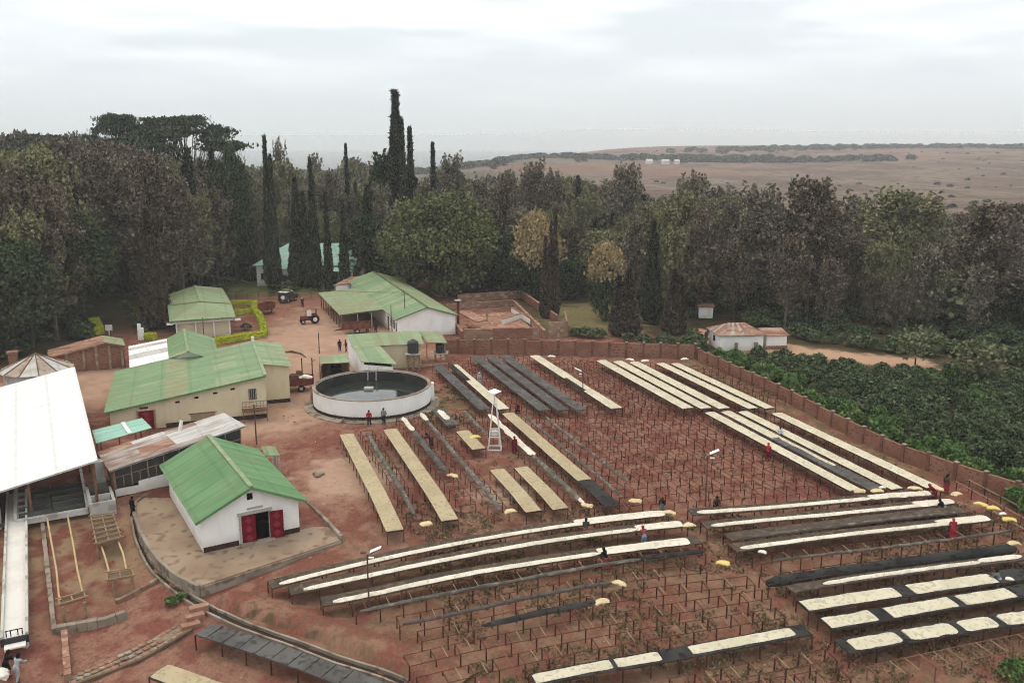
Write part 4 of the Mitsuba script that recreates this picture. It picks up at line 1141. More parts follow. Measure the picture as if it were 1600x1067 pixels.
ladder_table(((142, 807), (176, 802), (189, 840), (151, 850)), 7, 'pale wooden ladder rack just below the sluice tank', ((142, 808), (176, 803), (188, 841), (152, 850)))
ladder_table(((167, 895), (206, 889), (209, 900), (168, 907)), 2, 'small ladder rack on posts, right one in the lower yard', ((177, 908), (206, 903)))
ladder_table(((91, 936), (131, 925), (134, 933), (94, 945)), 2, 'small ladder rack on posts, left one in the lower yard', ((98, 948), (132, 940)))
# ------------------------------------------------------------------ raised drying beds
A_BED = math.atan(-509 / FOC * CP)
UB = np.array([math.sin(A_BED), math.cos(A_BED)])       # along the beds of the big field, away from the viewer
VB = np.array([math.cos(A_BED), -math.sin(A_BED)])      # to the right
TOP, BW = 0.9, 1.32


def trestle_mesh(w, leg=.056, h=TOP):
    m = [box([s * (w / 2 - .03), 0, (h - .02) / 2 - .2], [leg, leg, h + .38]) for s in (-1, 1)]
    m.append(box([0, 0, h - .035], [w, leg * .75, leg * .75]))
    return cat(m)


TRESTLE = proto('trestle', trestle_mesh(BW), 'rust_steel')
TRESTLE_B = proto('trestle_brown', trestle_mesh(1.45, .07), 'brown_steel')
LEG = proto('bed_leg', box([0, 0, TOP / 2 - .2], [.075, .075, TOP + .36]), 'rust_steel')
CROSS = proto('bed_crossbar', box([0, 0, TOP - .04], [BW, .045, .045]), 'rust_steel')


class Line:
    """The centre line of a bed: even points, their tangents, left normals and the ground height below."""
    def __init__(s, pts, step=.5):
        pts = np.asarray(pts, float)
        if len(pts) > 2:
            from scipy.interpolate import PchipInterpolator
            d = np.r_[0, np.cumsum(np.linalg.norm(np.diff(pts, axis=0), axis=1))]
            f = PchipInterpolator(d, pts)
            pts = f(np.linspace(0, d[-1], 60))
        ls = LineString(pts)
        s.L = ls.length
        n = max(2, int(round(s.L / step)) + 1)
        s.t = np.linspace(0, s.L, n)
        s.C = np.array([ls.interpolate(v).coords[0] for v in s.t])
        T_ = np.gradient(s.C, axis=0)
        s.T = T_ / np.linalg.norm(T_, axis=1, keepdims=True)
        s.N = np.stack([-s.T[:, 1], s.T[:, 0]], 1)
        k = 9
        z = H0(s.C[:, 0], s.C[:, 1])
        s.z = z

    def at(s, t):
        P = np.array([np.interp(t, s.t, s.C[:, 0]), np.interp(t, s.t, s.C[:, 1])])
        N = np.array([np.interp(t, s.t, s.N[:, 0]), np.interp(t, s.t, s.N[:, 1])])
        return P, N / np.linalg.norm(N), float(np.interp(t, s.t, s.z))


def ribbon(line, t0, t1, left, right, z_top, z_bot, step=.4, crown=0.0, seed=0, lumps=0.0, taper=.6):
    """A long flat body on a bed between t0 and t1: left and right are its edges as functions of t, crown its middle's extra height."""
    n = max(3, int((t1 - t0) / step) + 1)
    ts = np.linspace(t0, t1, n)
    rows = []
    us = np.linspace(0, 1, 5)
    for k, t in enumerate(ts):
        P, N, z = line.at(t)
        l, r = left(t), right(t)
        end = min(1, min(k, n - 1 - k) / 1.6 * (.5 if taper > .5 else 1) + 1 - taper) if crown else 1
        mid = (l + r) / 2
        row = []
        for u in us:
            o = mid + (l + (r - l) * u - mid) * (end if crown else 1)
            hgt = crown * (1 - (2 * u - 1) ** 2) * end
            row.append([*(P + N * o), z + z_top + hgt])
        rows.append(row)
    R_ = np.array(rows)
    if lumps:
        R_[..., 2] += lumps * (meshkit.noise(R_ * 1.9, seed) - .4)
    m = len(us)
    V = np.vstack([R_.reshape(-1, 3), (R_ * [1, 1, 0] + np.array([0, 0, 1]) * (np.array([line.at(t)[2] for t in ts])[:, None, None] + z_bot)).reshape(-1, 3)])
    F = []
    K = n * m
    for i in range(n - 1):
        for j in range(m - 1):
            a, b, c, d = i * m + j, i * m + j + 1, (i + 1) * m + j + 1, (i + 1) * m + j
            F += [[a, c, b], [a, d, c], [K + a, K + b, K + c], [K + a, K + c, K + d]]
        for j in (0, m - 1):
            a, d = i * m + j, (i + 1) * m + j
            F += [[a, K + a, K + d], [a, K + d, d]] if j == 0 else [[a, K + d, K + a], [a, d, K + d]]
    for i in (0, n - 1):
        for j in range(m - 1):
            a, b = i * m + j, i * m + j + 1
            F += [[a, b, K + b], [a, K + b, K + a]] if i == 0 else [[a, K + b, b], [a, K + a, K + b]]
    t_ = trimesh.Trimesh(V, F, process=False)
    if t_.volume < 0: t_.invert()
    return t_


def wavy(base, amp, f, seed):
    def fn(t):
        return base + amp * (2 * float(meshkit.fbm(np.array([[t * f, seed * 3.7, .5]]), 3, seed)[0]) - 1)
    return fn


SEED = [100]


def bed(pts, label=None, group=None, net='grey_net', net_span=None, w=BW, step=1.9, near=False, rails=True, shape=None, name='drying_bed', jitter=0.03, bars=0, edge=-.01):
    """A raised bed: trestles, two long rails and the net stretched over them. Returns (its key, its line)."""
    line = Line(pts)
    key = thing(name, label, 'drying bed' if net else 'bed frame', group)
    n = max(1, int(round(line.L / (step if net else step * .85))))
    SEED[0] += 1
    rr = np.random.default_rng(SEED[0])
    for i in range(n + 1):
        t = line.L * i / n
        P, N, z = line.at(t)
        zz = float(H0(*P))
        deg = math.degrees(math.atan2(N[1], N[0]))
        P = P + rr.normal(0, jitter, 2)
        if near:
            for s in (-1, 1):
                Q = P + N * s * (w / 2 - .04)
                copy(fresh(f'{key}__leg'), LEG, place(Q[0], Q[1], zz, deg))
            copy(fresh(f'{key}__crossbar'), CROSS, place(P[0], P[1], zz, deg))
        else:
            M = T4().translate([float(P[0]), float(P[1]), zz + float(rr.normal(0, .015))]).rotate([0, 0, 1], deg + float(rr.normal(0, 1.2))).rotate([1, 0, 0], float(rr.normal(0, 1.0)))
            copy(fresh(f'{key}__trestle'), shape or TRESTLE, M)
    if bars:
        for i in range(int(line.L / bars)):
            P, N, z = line.at((i + .5) * bars)
            part(key, 'slat', beam([*(P + N * (w / 2 - .02)), z + TOP - .0], [*(P - N * (w / 2 - .02)), z + TOP - .0], .045), 'wood' if i % 3 else 'brown_steel')
    if rails:
        for s in (-1, 1):
            ts = np.linspace(0, line.L, max(2, int(line.L / 2) + 1))
            Q = [np.r_[line.at(t)[0] + line.at(t)[1] * s * (w / 2 - .03), line.at(t)[2] + TOP - .015 - .02 * math.sin(t * 1.7 + s) ** 2] for t in ts]
            part(key, 'rail', tube(Q, .03 if not shape else .035, 4), 'rust_steel' if not shape else 'brown_steel')
    if net:
        a, b = net_span or (0, line.L)
        part(key, 'net', ribbon(line, a, b, wavy(w / 2 + edge, .03, .5, SEED[0]), wavy(-w / 2 - edge, .03, .5, SEED[0] + 50), TOP + .03, TOP - .07, step=.8, lumps=.03, seed=SEED[0]), net, smooth=30)
    return key, line


def coffee(line, t0, t1, label, mat='white_coffee', l=.58, r=-.58, crown=.05, amp=.05, f=.8, group=None, lumps=.03):
    taper = .04 if (l > .55 and r < -.55 and crown <= .05) else .12 if crown <= .05 else .22 if l - r > .9 else .6
    SEED[0] += 1
    return solo('coffee_spread', ribbon(line, t0, t1, wavy(l, amp * 1.5, f * 1.6, SEED[0]), wavy(r, amp * 1.5, f * 1.6, SEED[0] + 31), TOP + .045, TOP + .02, step=.25, crown=crown, seed=SEED[0], lumps=lumps, taper=taper), mat, label, 'coffee', group, smooth=50)


def rolled(line, t0, t1, label, mat='rolled_net_grey', off=.1, half=.2, h=.16, group=None, drape=0.0):
    SEED[0] += 1
    z0 = TOP - .02 - drape
    return solo('rolled_net', ribbon(line, t0, t1, wavy(off + half, .13, .45, SEED[0]), wavy(off - half, .13, .45, SEED[0] + 17), TOP + .04, z0, step=.35, crown=h, seed=SEED[0], lumps=.10), mat, label, 'net', group, smooth=45)


def st_(t, s0, s1):
    return [UB * s0 + VB * t, UB * s1 + VB * t]


def top_end(t):   # far end of the upper beds, their near end, far end of the lower beds, near end of the lower beds
    return float(np.interp(t, [27, 34, 38, 42, 49, 56, 61], [111.2, 114.4, 113.6, 112, 106.8, 102.7, 100.5]))
def mid_a(t): return float(np.interp(t, [27, 34, 42, 49, 56, 61], [90.7, 88.4, 86, 83.8, 81.3, 79.8]))
def mid_b(t): return float(np.interp(t, [12, 30, 51, 58, 61], [87.2, 88.4, 81.5, 79.2, 78.2]))
def low_end(t): return float(np.interp(t, [12, 30, 51, 58, 61], [64.2, 62.5, 58.5, 56.8, 56.0]))


# upper row of beds, left to right
k, ln = bed(st_(28.4, 111.3, 90.7), 'dark netted drying bed nearest the round tank, empty', net='grey_net')
k, ln = bed(st_(30.35, 110.7, 90.0), 'drying bed with cream coffee directly left of the white tower', net='black_net')
coffee(ln, .1, 8.2, 'narrow far stretch of cream coffee behind the white tower', 'pale_coffee', .62, .05, amp=.03)
coffee(ln, 8.2, 20.7, 'wide near stretch of cream coffee ending beside the white tower', 'pale_coffee', .62, -.62, amp=.02)
k, ln = bed(st_(32.3, 112.5, 90.2), 'bare bed frame between the cream coffee bed and the dark netted beds', net=None)
for i, (t, lab) in enumerate([(34.4, 'left'), (36.3, 'middle'), (38.2, 'right')]):
    bed(st_(t, top_end(t), mid_a(t)), f'{lab} one of the three dark netted beds below the brick wall', net='grey_net')
bed(st_(40.1, top_end(40), mid_a(40)), 'bare bed frame right of the three dark netted beds', net=None)
k, ln = bed(st_(42.0, 112, 86.1), 'single cream coffee bed right of the dark netted beds', net='black_net')
coffee(ln, .1, 12.2, 'far wide stretch of coffee on the single bed right of the dark nets', 'pale_coffee', .67, -.67, amp=.02)
coffee(ln, 12.0, 18.4, 'narrower middle stretch of coffee on the single bed right of the dark nets', 'pale_coffee', .62, -.25, amp=.05)
coffee(ln, 18.2, 25.7, 'near stretch of coffee on the single bed right of the dark nets', 'pale_coffee', .67, -.67, amp=.03)
for t, lab in ((43.9, 'left'), (45.7, 'middle'), (47.5, 'right')):
    bed(st_(t, top_end(t), mid_a(t)), f'{lab} bare frame in the gap between single cream bed and the group of three', net=None)
for t, lab in ((49.35, 'left'), (51.2, 'middle'), (53.05, 'right')):
    k, ln = bed(st_(t, top_end(t), mid_a(t)), f'{lab} bed of the three parallel cream beds in the upper row', net='black_net')
    coffee(ln, .1, ln.L - .1, f'long cream coffee spread on the {lab} of the three parallel upper beds', 'pale_coffee', .67, -.67, amp=.025)
bed(st_(54.5, top_end(54.5), mid_a(54.5)), 'bare frame between the three upper cream beds and the pair by the wall', net=None)
for t, lab in ((56.0, 'left'), (57.75, 'right')):
    k, ln = bed(st_(t, top_end(t), mid_a(t)), f'{lab} bed of the pair of cream beds near the corner of the brick wall', net='black_net')
    coffee(ln, .1, ln.L - .1, f'long cream coffee spread on the {lab} bed of the pair near the wall corner', 'pale_coffee', .6, -.6, amp=.035)
for t, lab in ((59.5, 'left'), (61.2, 'right')):
    bed(st_(t, top_end(t) - 1, 86 - (t - 59)), f'{lab} one of two bare frames beside the brick wall right of the upper row', net=None)

# lower row of the big field
k, ln = bed(st_(12.85, 87.2, 64.2), 'leftmost long tan coffee bed in front of the round tank', net='black_net')
coffee(ln, .05, ln.L - .05, 'tan coffee spread covering the leftmost long bed', 'tan_coffee', .68, -.68, .03, .01)
k, ln = bed(st_(14.95, 87.8, 65.2), 'bare frame with grey rolled net between the two long tan beds', net=None)
rolled(ln, 0.6, 21.6, 'grey net rolled along the frame between the two long tan beds', off=-.1, half=.22)
k, ln = bed(st_(17.25, 87.3, 64.4), 'second long tan coffee bed from the left', net='black_net')
coffee(ln, .05, ln.L - .05, 'tan coffee spread covering the second long bed from the left', 'tan_coffee', .68, -.68, .03, .02)
k, ln = bed(st_(19.35, 91.0, 66.6), 'bare frame right of the second tan bed where the purple-clad worker bends', net=None)
coffee(ln, .3, 5.0, 'short white coffee strip just below the right side of the round tank', 'white_coffee', .28, -.28, .12, .08)
rolled(ln, 5.1, 17.0, 'dark net bunched on the frame beside the purple-clad worker', 'grey_net', half=.3, h=.2)
k, ln = bed(st_(21.5, 92.0, 64.5), 'bare frame with a long grey rolled net left of the short tan bed', net=None)
coffee(ln, .4, 3.2, 'tiny white coffee heap at the top of the long rolled net frame', 'white_coffee', .28, -.28, .12, .08)
rolled(ln, 3.3, 27.3, 'longest grey rolled net, running past the short tan beds', off=0, half=.2)
k, ln = bed(st_(23.6, 92.6, 86.6), 'short dark netted frame left of the white tower', net='grey_net')
coffee(ln, .6, 4.2, 'small white coffee patch on the short dark netted frame', 'white_coffee', .34, -.34, .1, .1)
k, ln = bed(st_(24.0, 84.4, 78.6), 'short tan bed just left of the white tower', net='black_net')
coffee(ln, .05, ln.L - .05, 'tan coffee on the short bed left of the white tower', 'tan_coffee', .66, -.66, .03, .01)
k, ln = bed(st_(26.0, 91.5, 82.5), 'bare frame behind the white tower with sagging grey net', net=None)
rolled(ln, .5, 8.5, 'sagging grey net on the frame behind the white tower', off=0, half=.2)
for t, lab, s0, s1 in ((23.9, 'left', 73.0, 63.6), (26.1, 'right', 72.8, 63.3)):
    k, ln = bed(st_(t, s0, s1), f'{lab} one of two short tan beds below the pale slab', net='black_net')
    coffee(ln, .05, ln.L - .05, f'tan coffee on the {lab} of the two short beds below the pale slab', 'tan_coffee', .66, -.66, .03, .02)
k, ln = bed(st_(28.2, 88.9, 62.8), 'bare frame carrying a white wavy coffee strip beside the long tan bed', net=None)
coffee(ln, .2, 13.6, 'white wavy coffee strip running down past the white tower', 'white_coffee', .40, -.28, .1, .12)
rolled(ln, 13.5, 24.8, 'grey net gathered below the white wavy strip', off=0, half=.24)
coffee(ln, 23.6, 25.4, 'last white remnant of coffee at the near end of the gathered net', 'white_coffee', .2, -.15, .1, .05)
k, ln = bed(st_(30.25, 88.6, 62.4), 'long tan bed ending in a black net, right of the white tower', net='black_net')
coffee(ln, .05, 20.5, 'tan coffee on the long bed right of the white tower', 'tan_coffee', .66, -.66, .03, .02)
for t, a0, a1, lab in ((32.1, 1.0, 24.0, 'left'), (34.0, 1.0, 20.5, 'right')):
    k, ln = bed(st_(t, mid_b(t), low_end(t)), f'bare frame with {lab} of two grey rolled nets beside the bare grid', net=None)
    rolled(ln, a0, a1, f'{lab} of two grey rolled nets beside the grid of bare frames', off=-.4, half=.12, h=.12)
for i, t in enumerate(np.arange(35.9, 49.4, 1.88)):
    bed(st_(t, mid_b(t) + (2.5 if t > 40 else 0), low_end(t)), f'{["first", "second", "third", "fourth", "fifth", "sixth", "seventh", "eighth"][i]} bare rust brown frame from the left in the wide middle grid', net=None)
k, ln = bed(st_(50.75, 81.8, 58.4), 'leftmost of the four long cream beds in the lower right field', net='black_net')
coffee(ln, .1, ln.L - .1, 'long cream coffee spread, leftmost of four in the lower right field', 'pale_coffee', .6, -.6, amp=.025)
k, ln = bed(st_(52.55, 81.5, 58.2), 'second of the four long beds in the lower right field, half dark', net='grey_net')
coffee(ln, .1, 9.3, 'far cream stretch on the second long lower right bed', 'pale_coffee', .58, -.58, amp=.05)
coffee(ln, 9.2, 17.6, 'narrow wavy cream strip tapering on the second long lower right bed', 'pale_coffee', .55, .12, .08, .14, .5)
k, ln = bed(st_(54.25, 80.9, 57.5), 'third of the four long cream beds in the lower right field', net='black_net')
coffee(ln, .1, ln.L - .1, 'long cream coffee spread, third of four in the lower right field', 'pale_coffee', .6, -.6, amp=.025)
bed(st_(55.95, 80.0, 57.0), 'bare frame between the third and fourth long lower right beds', net=None)
k, ln = bed(st_(57.35, 79.2, 56.7), 'rightmost of the four long cream beds, nearest the brick wall', net='black_net')
coffee(ln, .1, ln.L - .1, 'long cream coffee spread, rightmost of four, nearest the wall', 'pale_coffee', .64, -.64, amp=.03)


def front_edge(px, w=BW):
    """Centre line of a terrace bed from photo points along its front edge (from left to right)."""
    P = np.array([G(x, y, TOP)[:2] for x, y in px])
    return Line(P).C + Line(P).N * w / 2


def terr(px, *a, **k):
    C = front_edge(px, k.get('w', BW))
    return bed(C[np.linspace(0, len(C) - 1, min(9, len(C))).astype(int)], *a, **k)


def t_at(line, px, py):
    P = G(px, py, TOP)[:2]
    return float(line.t[np.argmin(((line.C - P) ** 2).sum(1))])


# left terraces, from the back to the front
k, ln = terr([(425, 921), (560, 887), (700, 857), (905, 823), (1045, 807)], 'back long terrace bed with a white strip, left block', net='brown_net', near=True)
coffee(ln, t_at(ln, 417, 910) + .6, t_at(ln, 905, 818), 'white coffee strip, rearmost in the left terraces', 'white_coffee', -.02, -.56, .1, .05)
coffee(ln, t_at(ln, 903, 818), ln.L - .2, 'wide white coffee end by the worker in the patterned skirt, rear left terrace', 'white_coffee', .5, -.58, .08, .07)
k, ln = terr([(455, 931), (580, 904), (700, 879), (900, 844), (1075, 824)], 'second long terrace bed with a white strip, left block', net='brown_net', near=True)
coffee(ln, .9, t_at(ln, 995, 829), 'white coffee strip, second row of the left terraces', 'white_coffee', .0, -.56, .1, .05)
coffee(ln, t_at(ln, 992, 829), ln.L - .3, 'wide white coffee end beside the worker in jeans', 'white_coffee', .48, -.58, .08, .07)
k, ln = terr([(505, 949), (600, 930), (700, 908), (900, 875), (1098, 850)], 'third long terrace bed with a white strip, left block', net='brown_net', near=True)
coffee(ln, .7, t_at(ln, 940, 868), 'white coffee strip, third row of the left terraces', 'white_coffee', .0, -.58, .1, .05)
coffee(ln, t_at(ln, 938, 868), ln.L - .9, 'wide white coffee end beside the leaning worker in dark top', 'white_coffee', .5, -.6, .08, .08)
k, ln = terr([(556, 960), (700, 930), (800, 911), (950, 884), (1104, 866)], 'terrace frame with slats and a grey net pushed to its front edge, left block', net=None, near=True, bars=1.55)
rolled(ln, .3, t_at(ln, 1000, 876), 'grey net pushed along the front edge of the slatted left terrace frame', off=-.5, half=.14, h=.1)
rolled(ln, t_at(ln, 998, 876), ln.L - .1, 'black net heaped at the right end of the slatted left terrace frame', 'black_net', off=-.3, half=.28, h=.14)
k, ln = terr([(625, 979), (700, 965), (800, 942), (950, 914), (1106, 895)], 'bare terrace frame with a narrow black roll, above the folded net', net=None, near=True, bars=1.6)
rolled(ln, .2, t_at(ln, 955, 912), 'narrow black rolled net with a sack at its right end', 'grey_net', off=-.5, half=.12, h=.1)
k, ln = terr([(660, 1003), (755, 983), (925, 947), (1040, 931), (1180, 914)], 'bare terrace frame with a black net bunched on its left half', net=None, near=True, bars=1.6)
rolled(ln, t_at(ln, 755, 981), t_at(ln, 935, 945), 'black bunched net with a folded yellow sack at its right end', 'black_net', off=-.35, half=.28, h=.16)
for px, lab in (([(640, 1042), (760, 1014), (900, 987), (1100, 952), (1205, 936)], 'upper'), ([(660, 1078), (760, 1053), (900, 1021), (1100, 986), (1228, 966)], 'lower')):
    terr(px, f'{lab} of two bare slatted frames between bunched black net and patchwork bed', net=None, near=True, bars=1.6)
k, ln = terr([(838, 1074), (940, 1053), (1040, 1036), (1200, 1006), (1270, 993)], 'black netted bed with three cream patches at the bottom centre', net='black_net', near=True)
coffee(ln, .1, t_at(ln, 958, 1050) - .1, 'left cream patch on the black bed at the bottom centre', 'pale_coffee', .5, -.42, .05, .04)
coffee(ln, t_at(ln, 960, 1047) + .2, t_at(ln, 1040, 1036), 'middle cream patch on the black bed at the bottom centre', 'pale_coffee', .5, -.42, .05, .04)
coffee(ln, t_at(ln, 1085, 1027), t_at(ln, 1250, 997), 'right long cream patch on the black bed at the bottom centre', 'pale_coffee', .5, -.42, .05, .04)
for px, lab in (([(1060, 1080), (1200, 1052), (1308, 1032)], 'upper'), ([(1150, 1094), (1240, 1077), (1330, 1062)], 'lower')):
    terr(px, f'{lab} bare terrace frame at the bottom edge below the patchwork bed', net=None, near=True, bars=1.6)

# right terraces
k, ln = terr([(1082, 806), (1187, 799), (1300, 789), (1362, 783), (1460, 775)], 'rearmost terrace bed of the right block with a white strip', net='brown_net', near=True)
coffee(ln, .5, t_at(ln, 1362, 781), 'white coffee strip, rearmost in the right terraces', 'white_coffee', .1, -.5, .1, .06)
coffee(ln, t_at(ln, 1360, 781), ln.L - .1, 'lumpy widening white coffee end by the two workers in red', 'white_coffee', .42, -.52, .14, .16, 1.2, lumps=.1)
k, ln = terr([(1105, 827), (1200, 817), (1300, 808), (1400, 798), (1497, 788)], 'second terrace bed of the right block with a white strip', net='brown_net', near=True)
coffee(ln, .5, t_at(ln, 1440, 793), 'white coffee strip, second row of the right terraces', 'white_coffee', .0, -.54, .1, .05)
coffee(ln, t_at(ln, 1438, 793), ln.L - .1, 'broad white coffee end beside the bending worker with grey skirt', 'white_coffee', .5, -.55, .1, .1)
k, ln = terr([(1144, 846), (1200, 838), (1300, 826), (1400, 813), (1512, 802)], 'dark netted terrace bed without coffee, third row of the right block', net='brown_net', near=True)
rolled(ln, .5, ln.L - .5, 'thin grey fold of net along the third row of the right terraces', off=-.45, half=.1, h=.08)
k, ln = terr([(1151, 863), (1225, 853), (1300, 843), (1472, 824), (1554, 815)], 'fourth terrace bed of the right block with a white strip', net='brown_net', near=True)
coffee(ln, .5, t_at(ln, 1475, 821), 'white coffee strip, fourth row of the right terraces', 'white_coffee', .0, -.54, .1, .05)
coffee(ln, t_at(ln, 1473, 821), ln.L - .15, 'broad white coffee end right of the worker in a red dress', 'white_coffee', .5, -.56, .08, .06)
k, ln = terr([(1190, 882), (1260, 872), (1335, 864), (1425, 853), (1584, 831)], 'bare slatted terrace frame behind the long black rolled net', net=None, near=True, bars=1.6)
rolled(ln, 1, ln.L - .2, 'thin brownish net fold on the bare frame behind the black roll', 'rolled_net_grey', off=-.5, half=.09, h=.07)
k, ln = terr([(1202, 914), (1362, 890), (1500, 871), (1592, 860)], 'terrace frame buried under a long black rolled net', net=None, near=True, bars=1.6)
rolled(ln, .0, ln.L, 'long thick black rolled net, right terraces', 'black_net', off=-.3, half=.36, h=.3, drape=.25)
for i, (a, lab) in enumerate(((.24, 'first'), (.47, 'third'), (.56, 'fourth'), (.80, 'fifth'))):
    coffee(ln, ln.L * a, ln.L * (a + (.06 if i < 3 else .09)), f'small white coffee fold on the long black roll, {["leftmost", "second from left", "third from left", "rightmost"][i]}', 'white_coffee', -.12, -.34, .30, .04)
k, ln = terr([(1241, 927), (1340, 910), (1462, 893), (1600, 876), (1660, 868)], 'terrace bed with a slim white strip below the black roll', net='brown_net', near=True, w=1.0)
coffee(ln, t_at(ln, 1292, 914), t_at(ln, 1530, 882), 'slim white coffee strip below the long black roll', 'white_coffee', .14, -.3, .12, .06)
coffee(ln, t_at(ln, 1540, 882), t_at(ln, 1600, 873), 'short white coffee strip at the right edge below the black roll', 'white_coffee', .4, -.2, .12, .06)
k, ln = terr([(1264, 958), (1412, 935), (1555, 914), (1680, 896)], 'black netted bed with two cream patches, upper of three at the lower right', net='black_net', near=True, w=1.6)
for (a, b), lab in zip((((1264, 957), (1410, 935)), ((1432, 932), (1560, 913))), ('left', 'right')):
    coffee(ln, t_at(ln, *a) + .1, t_at(ln, *b), f'{lab} cream patch on the upper black bed at the lower right', 'pale_coffee', .62, -.66, .05, .06, lumps=.05)
k, ln = terr([(1300, 986), (1381, 972), (1500, 951), (1595, 936), (1700, 918)], 'black netted bed with cream patches, middle of three at the lower right', net='black_net', near=True, w=1.6)
for (a, b), lab in zip((((1300, 985), (1379, 971)), ((1392, 969), (1498, 950)), ((1512, 948), (1596, 934))), ('left', 'middle', 'right')):
    coffee(ln, t_at(ln, *a) + .1, t_at(ln, *b), f'{lab} cream patch on the middle black bed at the lower right', 'pale_coffee', .62, -.66, .05, .08, lumps=.05)
k, ln = terr([(1328, 1023), (1420, 1006), (1570, 982), (1700, 962)], 'black netted bed with cream patches, lowest of three at the lower right', net='black_net', near=True, w=1.6)
for (a, b), lab in zip((((1340, 1020), (1416, 1006)), ((1428, 1004), (1498, 993)), ((1510, 991), (1568, 982)), ((1580, 980), (1660, 966))), ('first', 'second', 'third', 'fourth')):
    coffee(ln, t_at(ln, *a) + .1, t_at(ln, *b), f'{lab} cream patch from the left on the lowest black bed', 'pale_coffee', .6, -.66, .06, .1, lumps=.06)
terr([(1380, 1062), (1490, 1037), (1600, 1014), (1700, 994)], 'empty brown frame with pale cross bars at the bottom right', net=None, w=1.45, shape=TRESTLE_B, bars=1.05, step=2.1)
terr([(1112, 885), (1180, 930), (1240, 975)][:2] + [(1150, 940)][:0], 'bare rail frame end beside the path between the terrace blocks', net=None, near=True) if False else None

# bottom left
k, ln = terr([(305, 993), (420, 1031), (515, 1066), (640, 1112)], 'black netted empty bed along the bottom left edge', net='grey_net', near=True, w=1.55)
for i in range(9):
    P, N, z = ln.at(.9 + i * 1.25)
    part(k, 'net_seam', beam([*(P + N * .75), z + TOP + .05], [*(P - N * .75), z + TOP + .05], .03), 'black_net')
k, ln = terr([(232, 1060), (330, 1096), (420, 1130)], 'bed of tan coffee cut by the bottom left edge', net='black_net', near=True, w=1.55)
coffee(ln, .05, ln.L, 'tan coffee on the bed cut by the bottom left edge', 'tan_coffee', .76, -.72, .03, .02)

# pipe barriers at the right edge
for k, (a, b, lab) in enumerate((((1494, 752), (1640, 830), 'long rusty double rail barrier in front of the right wall, rear one'), ((1548, 796), (1660, 862), 'short rusty rail barrier at the right edge, front one'))):
    t = thing('pipe_barrier', lab, 'barrier')
    A, B = G(*a, TOP)[:2], G(*b, TOP)[:2]
    d = (B - A) / np.linalg.norm(B - A)
    n_ = np.array([-d[1], d[0]])
    L_ = np.linalg.norm(B - A)
    for o in ((0, 1.35) if k == 0 else (0,)):
        part(t, 'rail', beam([*(A + n_ * o), gz(*A) + .95], [*(B + n_ * o), gz(*B) + .95], .07), 'wood')
        for u in np.arange(.1, L_, 1.7):
            Q = A + d * u + n_ * o
            part(t, 'post', beam([*Q, gz(*Q) - .1], [*Q, gz(*Q) + .93], .07), 'rust_steel')
    if k == 0:
        for u in np.arange(.1, L_, 3.4):
            Q = A + d * u
            part(t, 'cross_rail', beam([*Q, gz(*Q) + .9], [*(Q + n_ * 1.35), gz(*Q) + .9], .055), 'rust_steel')
# ------------------------------------------------------------------ sacks
def sack_mesh(seed, l=1.25, w=.62, h=.22):
    m = trimesh.creation.icosphere(subdivisions=3)
    v = m.vertices.copy()
    v = np.sign(v) * np.abs(v) ** .7
    v *= [l / 2, w / 2, h / 2]
    n = meshkit.fbm(v * 3.8 + seed * 1.7, 3, seed)
    v *= (0.5 + 1.0 * n)[:, None]
    v[:, 2] = np.maximum(v[:, 2], -h * .3) - (np.abs(v[:, 0]) / (l / 2)) ** 2 * h * .35
    return trimesh.Trimesh(v, m.faces, process=False)


SACKS = [(667, 819, 'bright sack at the near end of the frame between the long tan beds', 0), (707, 743, 'pale sack on the frame below the purple-clad worker', 0), (798, 799, 'pale sack left of the left short tan bed', 0),
         (742, 683, 'yellow sack at the foot of the white tower', 2), (917, 790, 'sack on the frame just left of the black bed end', 0), (992, 783, 'sack on the bare frame left of the worker in black', 0),
         (1046, 801, 'yellowish sack at the right end of the rear left terrace bed', 0), (1077, 821, 'pale sack at the right end of the second left terrace bed', 0), (967, 911, 'crumpled pale sack at the right end of the narrow black roll', 0),
         (941, 940, 'rolled yellow sack at the right end of the bunched black net', 0), (1130, 880, 'bright yellow sack beside the path between the terrace blocks', 2), (1344, 768, 'yellow sack touching the near end of the leftmost long cream bed', 0),
         (1370, 767, 'tan sack between the first and third long lower right beds', 0), (1430, 763, 'pale yellow sack left of the rightmost long cream bed end', 0), (1464, 764, 'tan sack at the near end of the bed nearest the wall', 0),
         (1495, 772, 'pale sack on a frame right of the standing worker with a red skirt', 0), (1532, 788, 'bright yellow sack by the barrier, left of the pair', 2), (1552, 794, 'bright yellow sack by the barrier, right of the pair', 2),
         (1577, 812, 'small yellow sack hanging on the front barrier', 2), (1584, 849, 'yellow sack on the right end of the long black roll', 0), (861, 557, 'whitish sack beside the far end of the single cream bed', 1),
         (985, 562, 'white sack at the far end of the three parallel upper beds', 1), (1008, 564, 'pale pinkish sack between upper beds near the back wall', 1), (1070, 561, 'white sack in the corner by the brick wall', 1),
         (1379, 762, 'white cloth beside the tan sack between the lower right beds', 1), (1567, 803, 'white rag on the front barrier', 1), (1577, 905, 'white bag right of the worker in blue trousers', 1), (1192, 863, 'small white bag below the fourth right terrace strip', 1), (1578, 905, None, 1)]
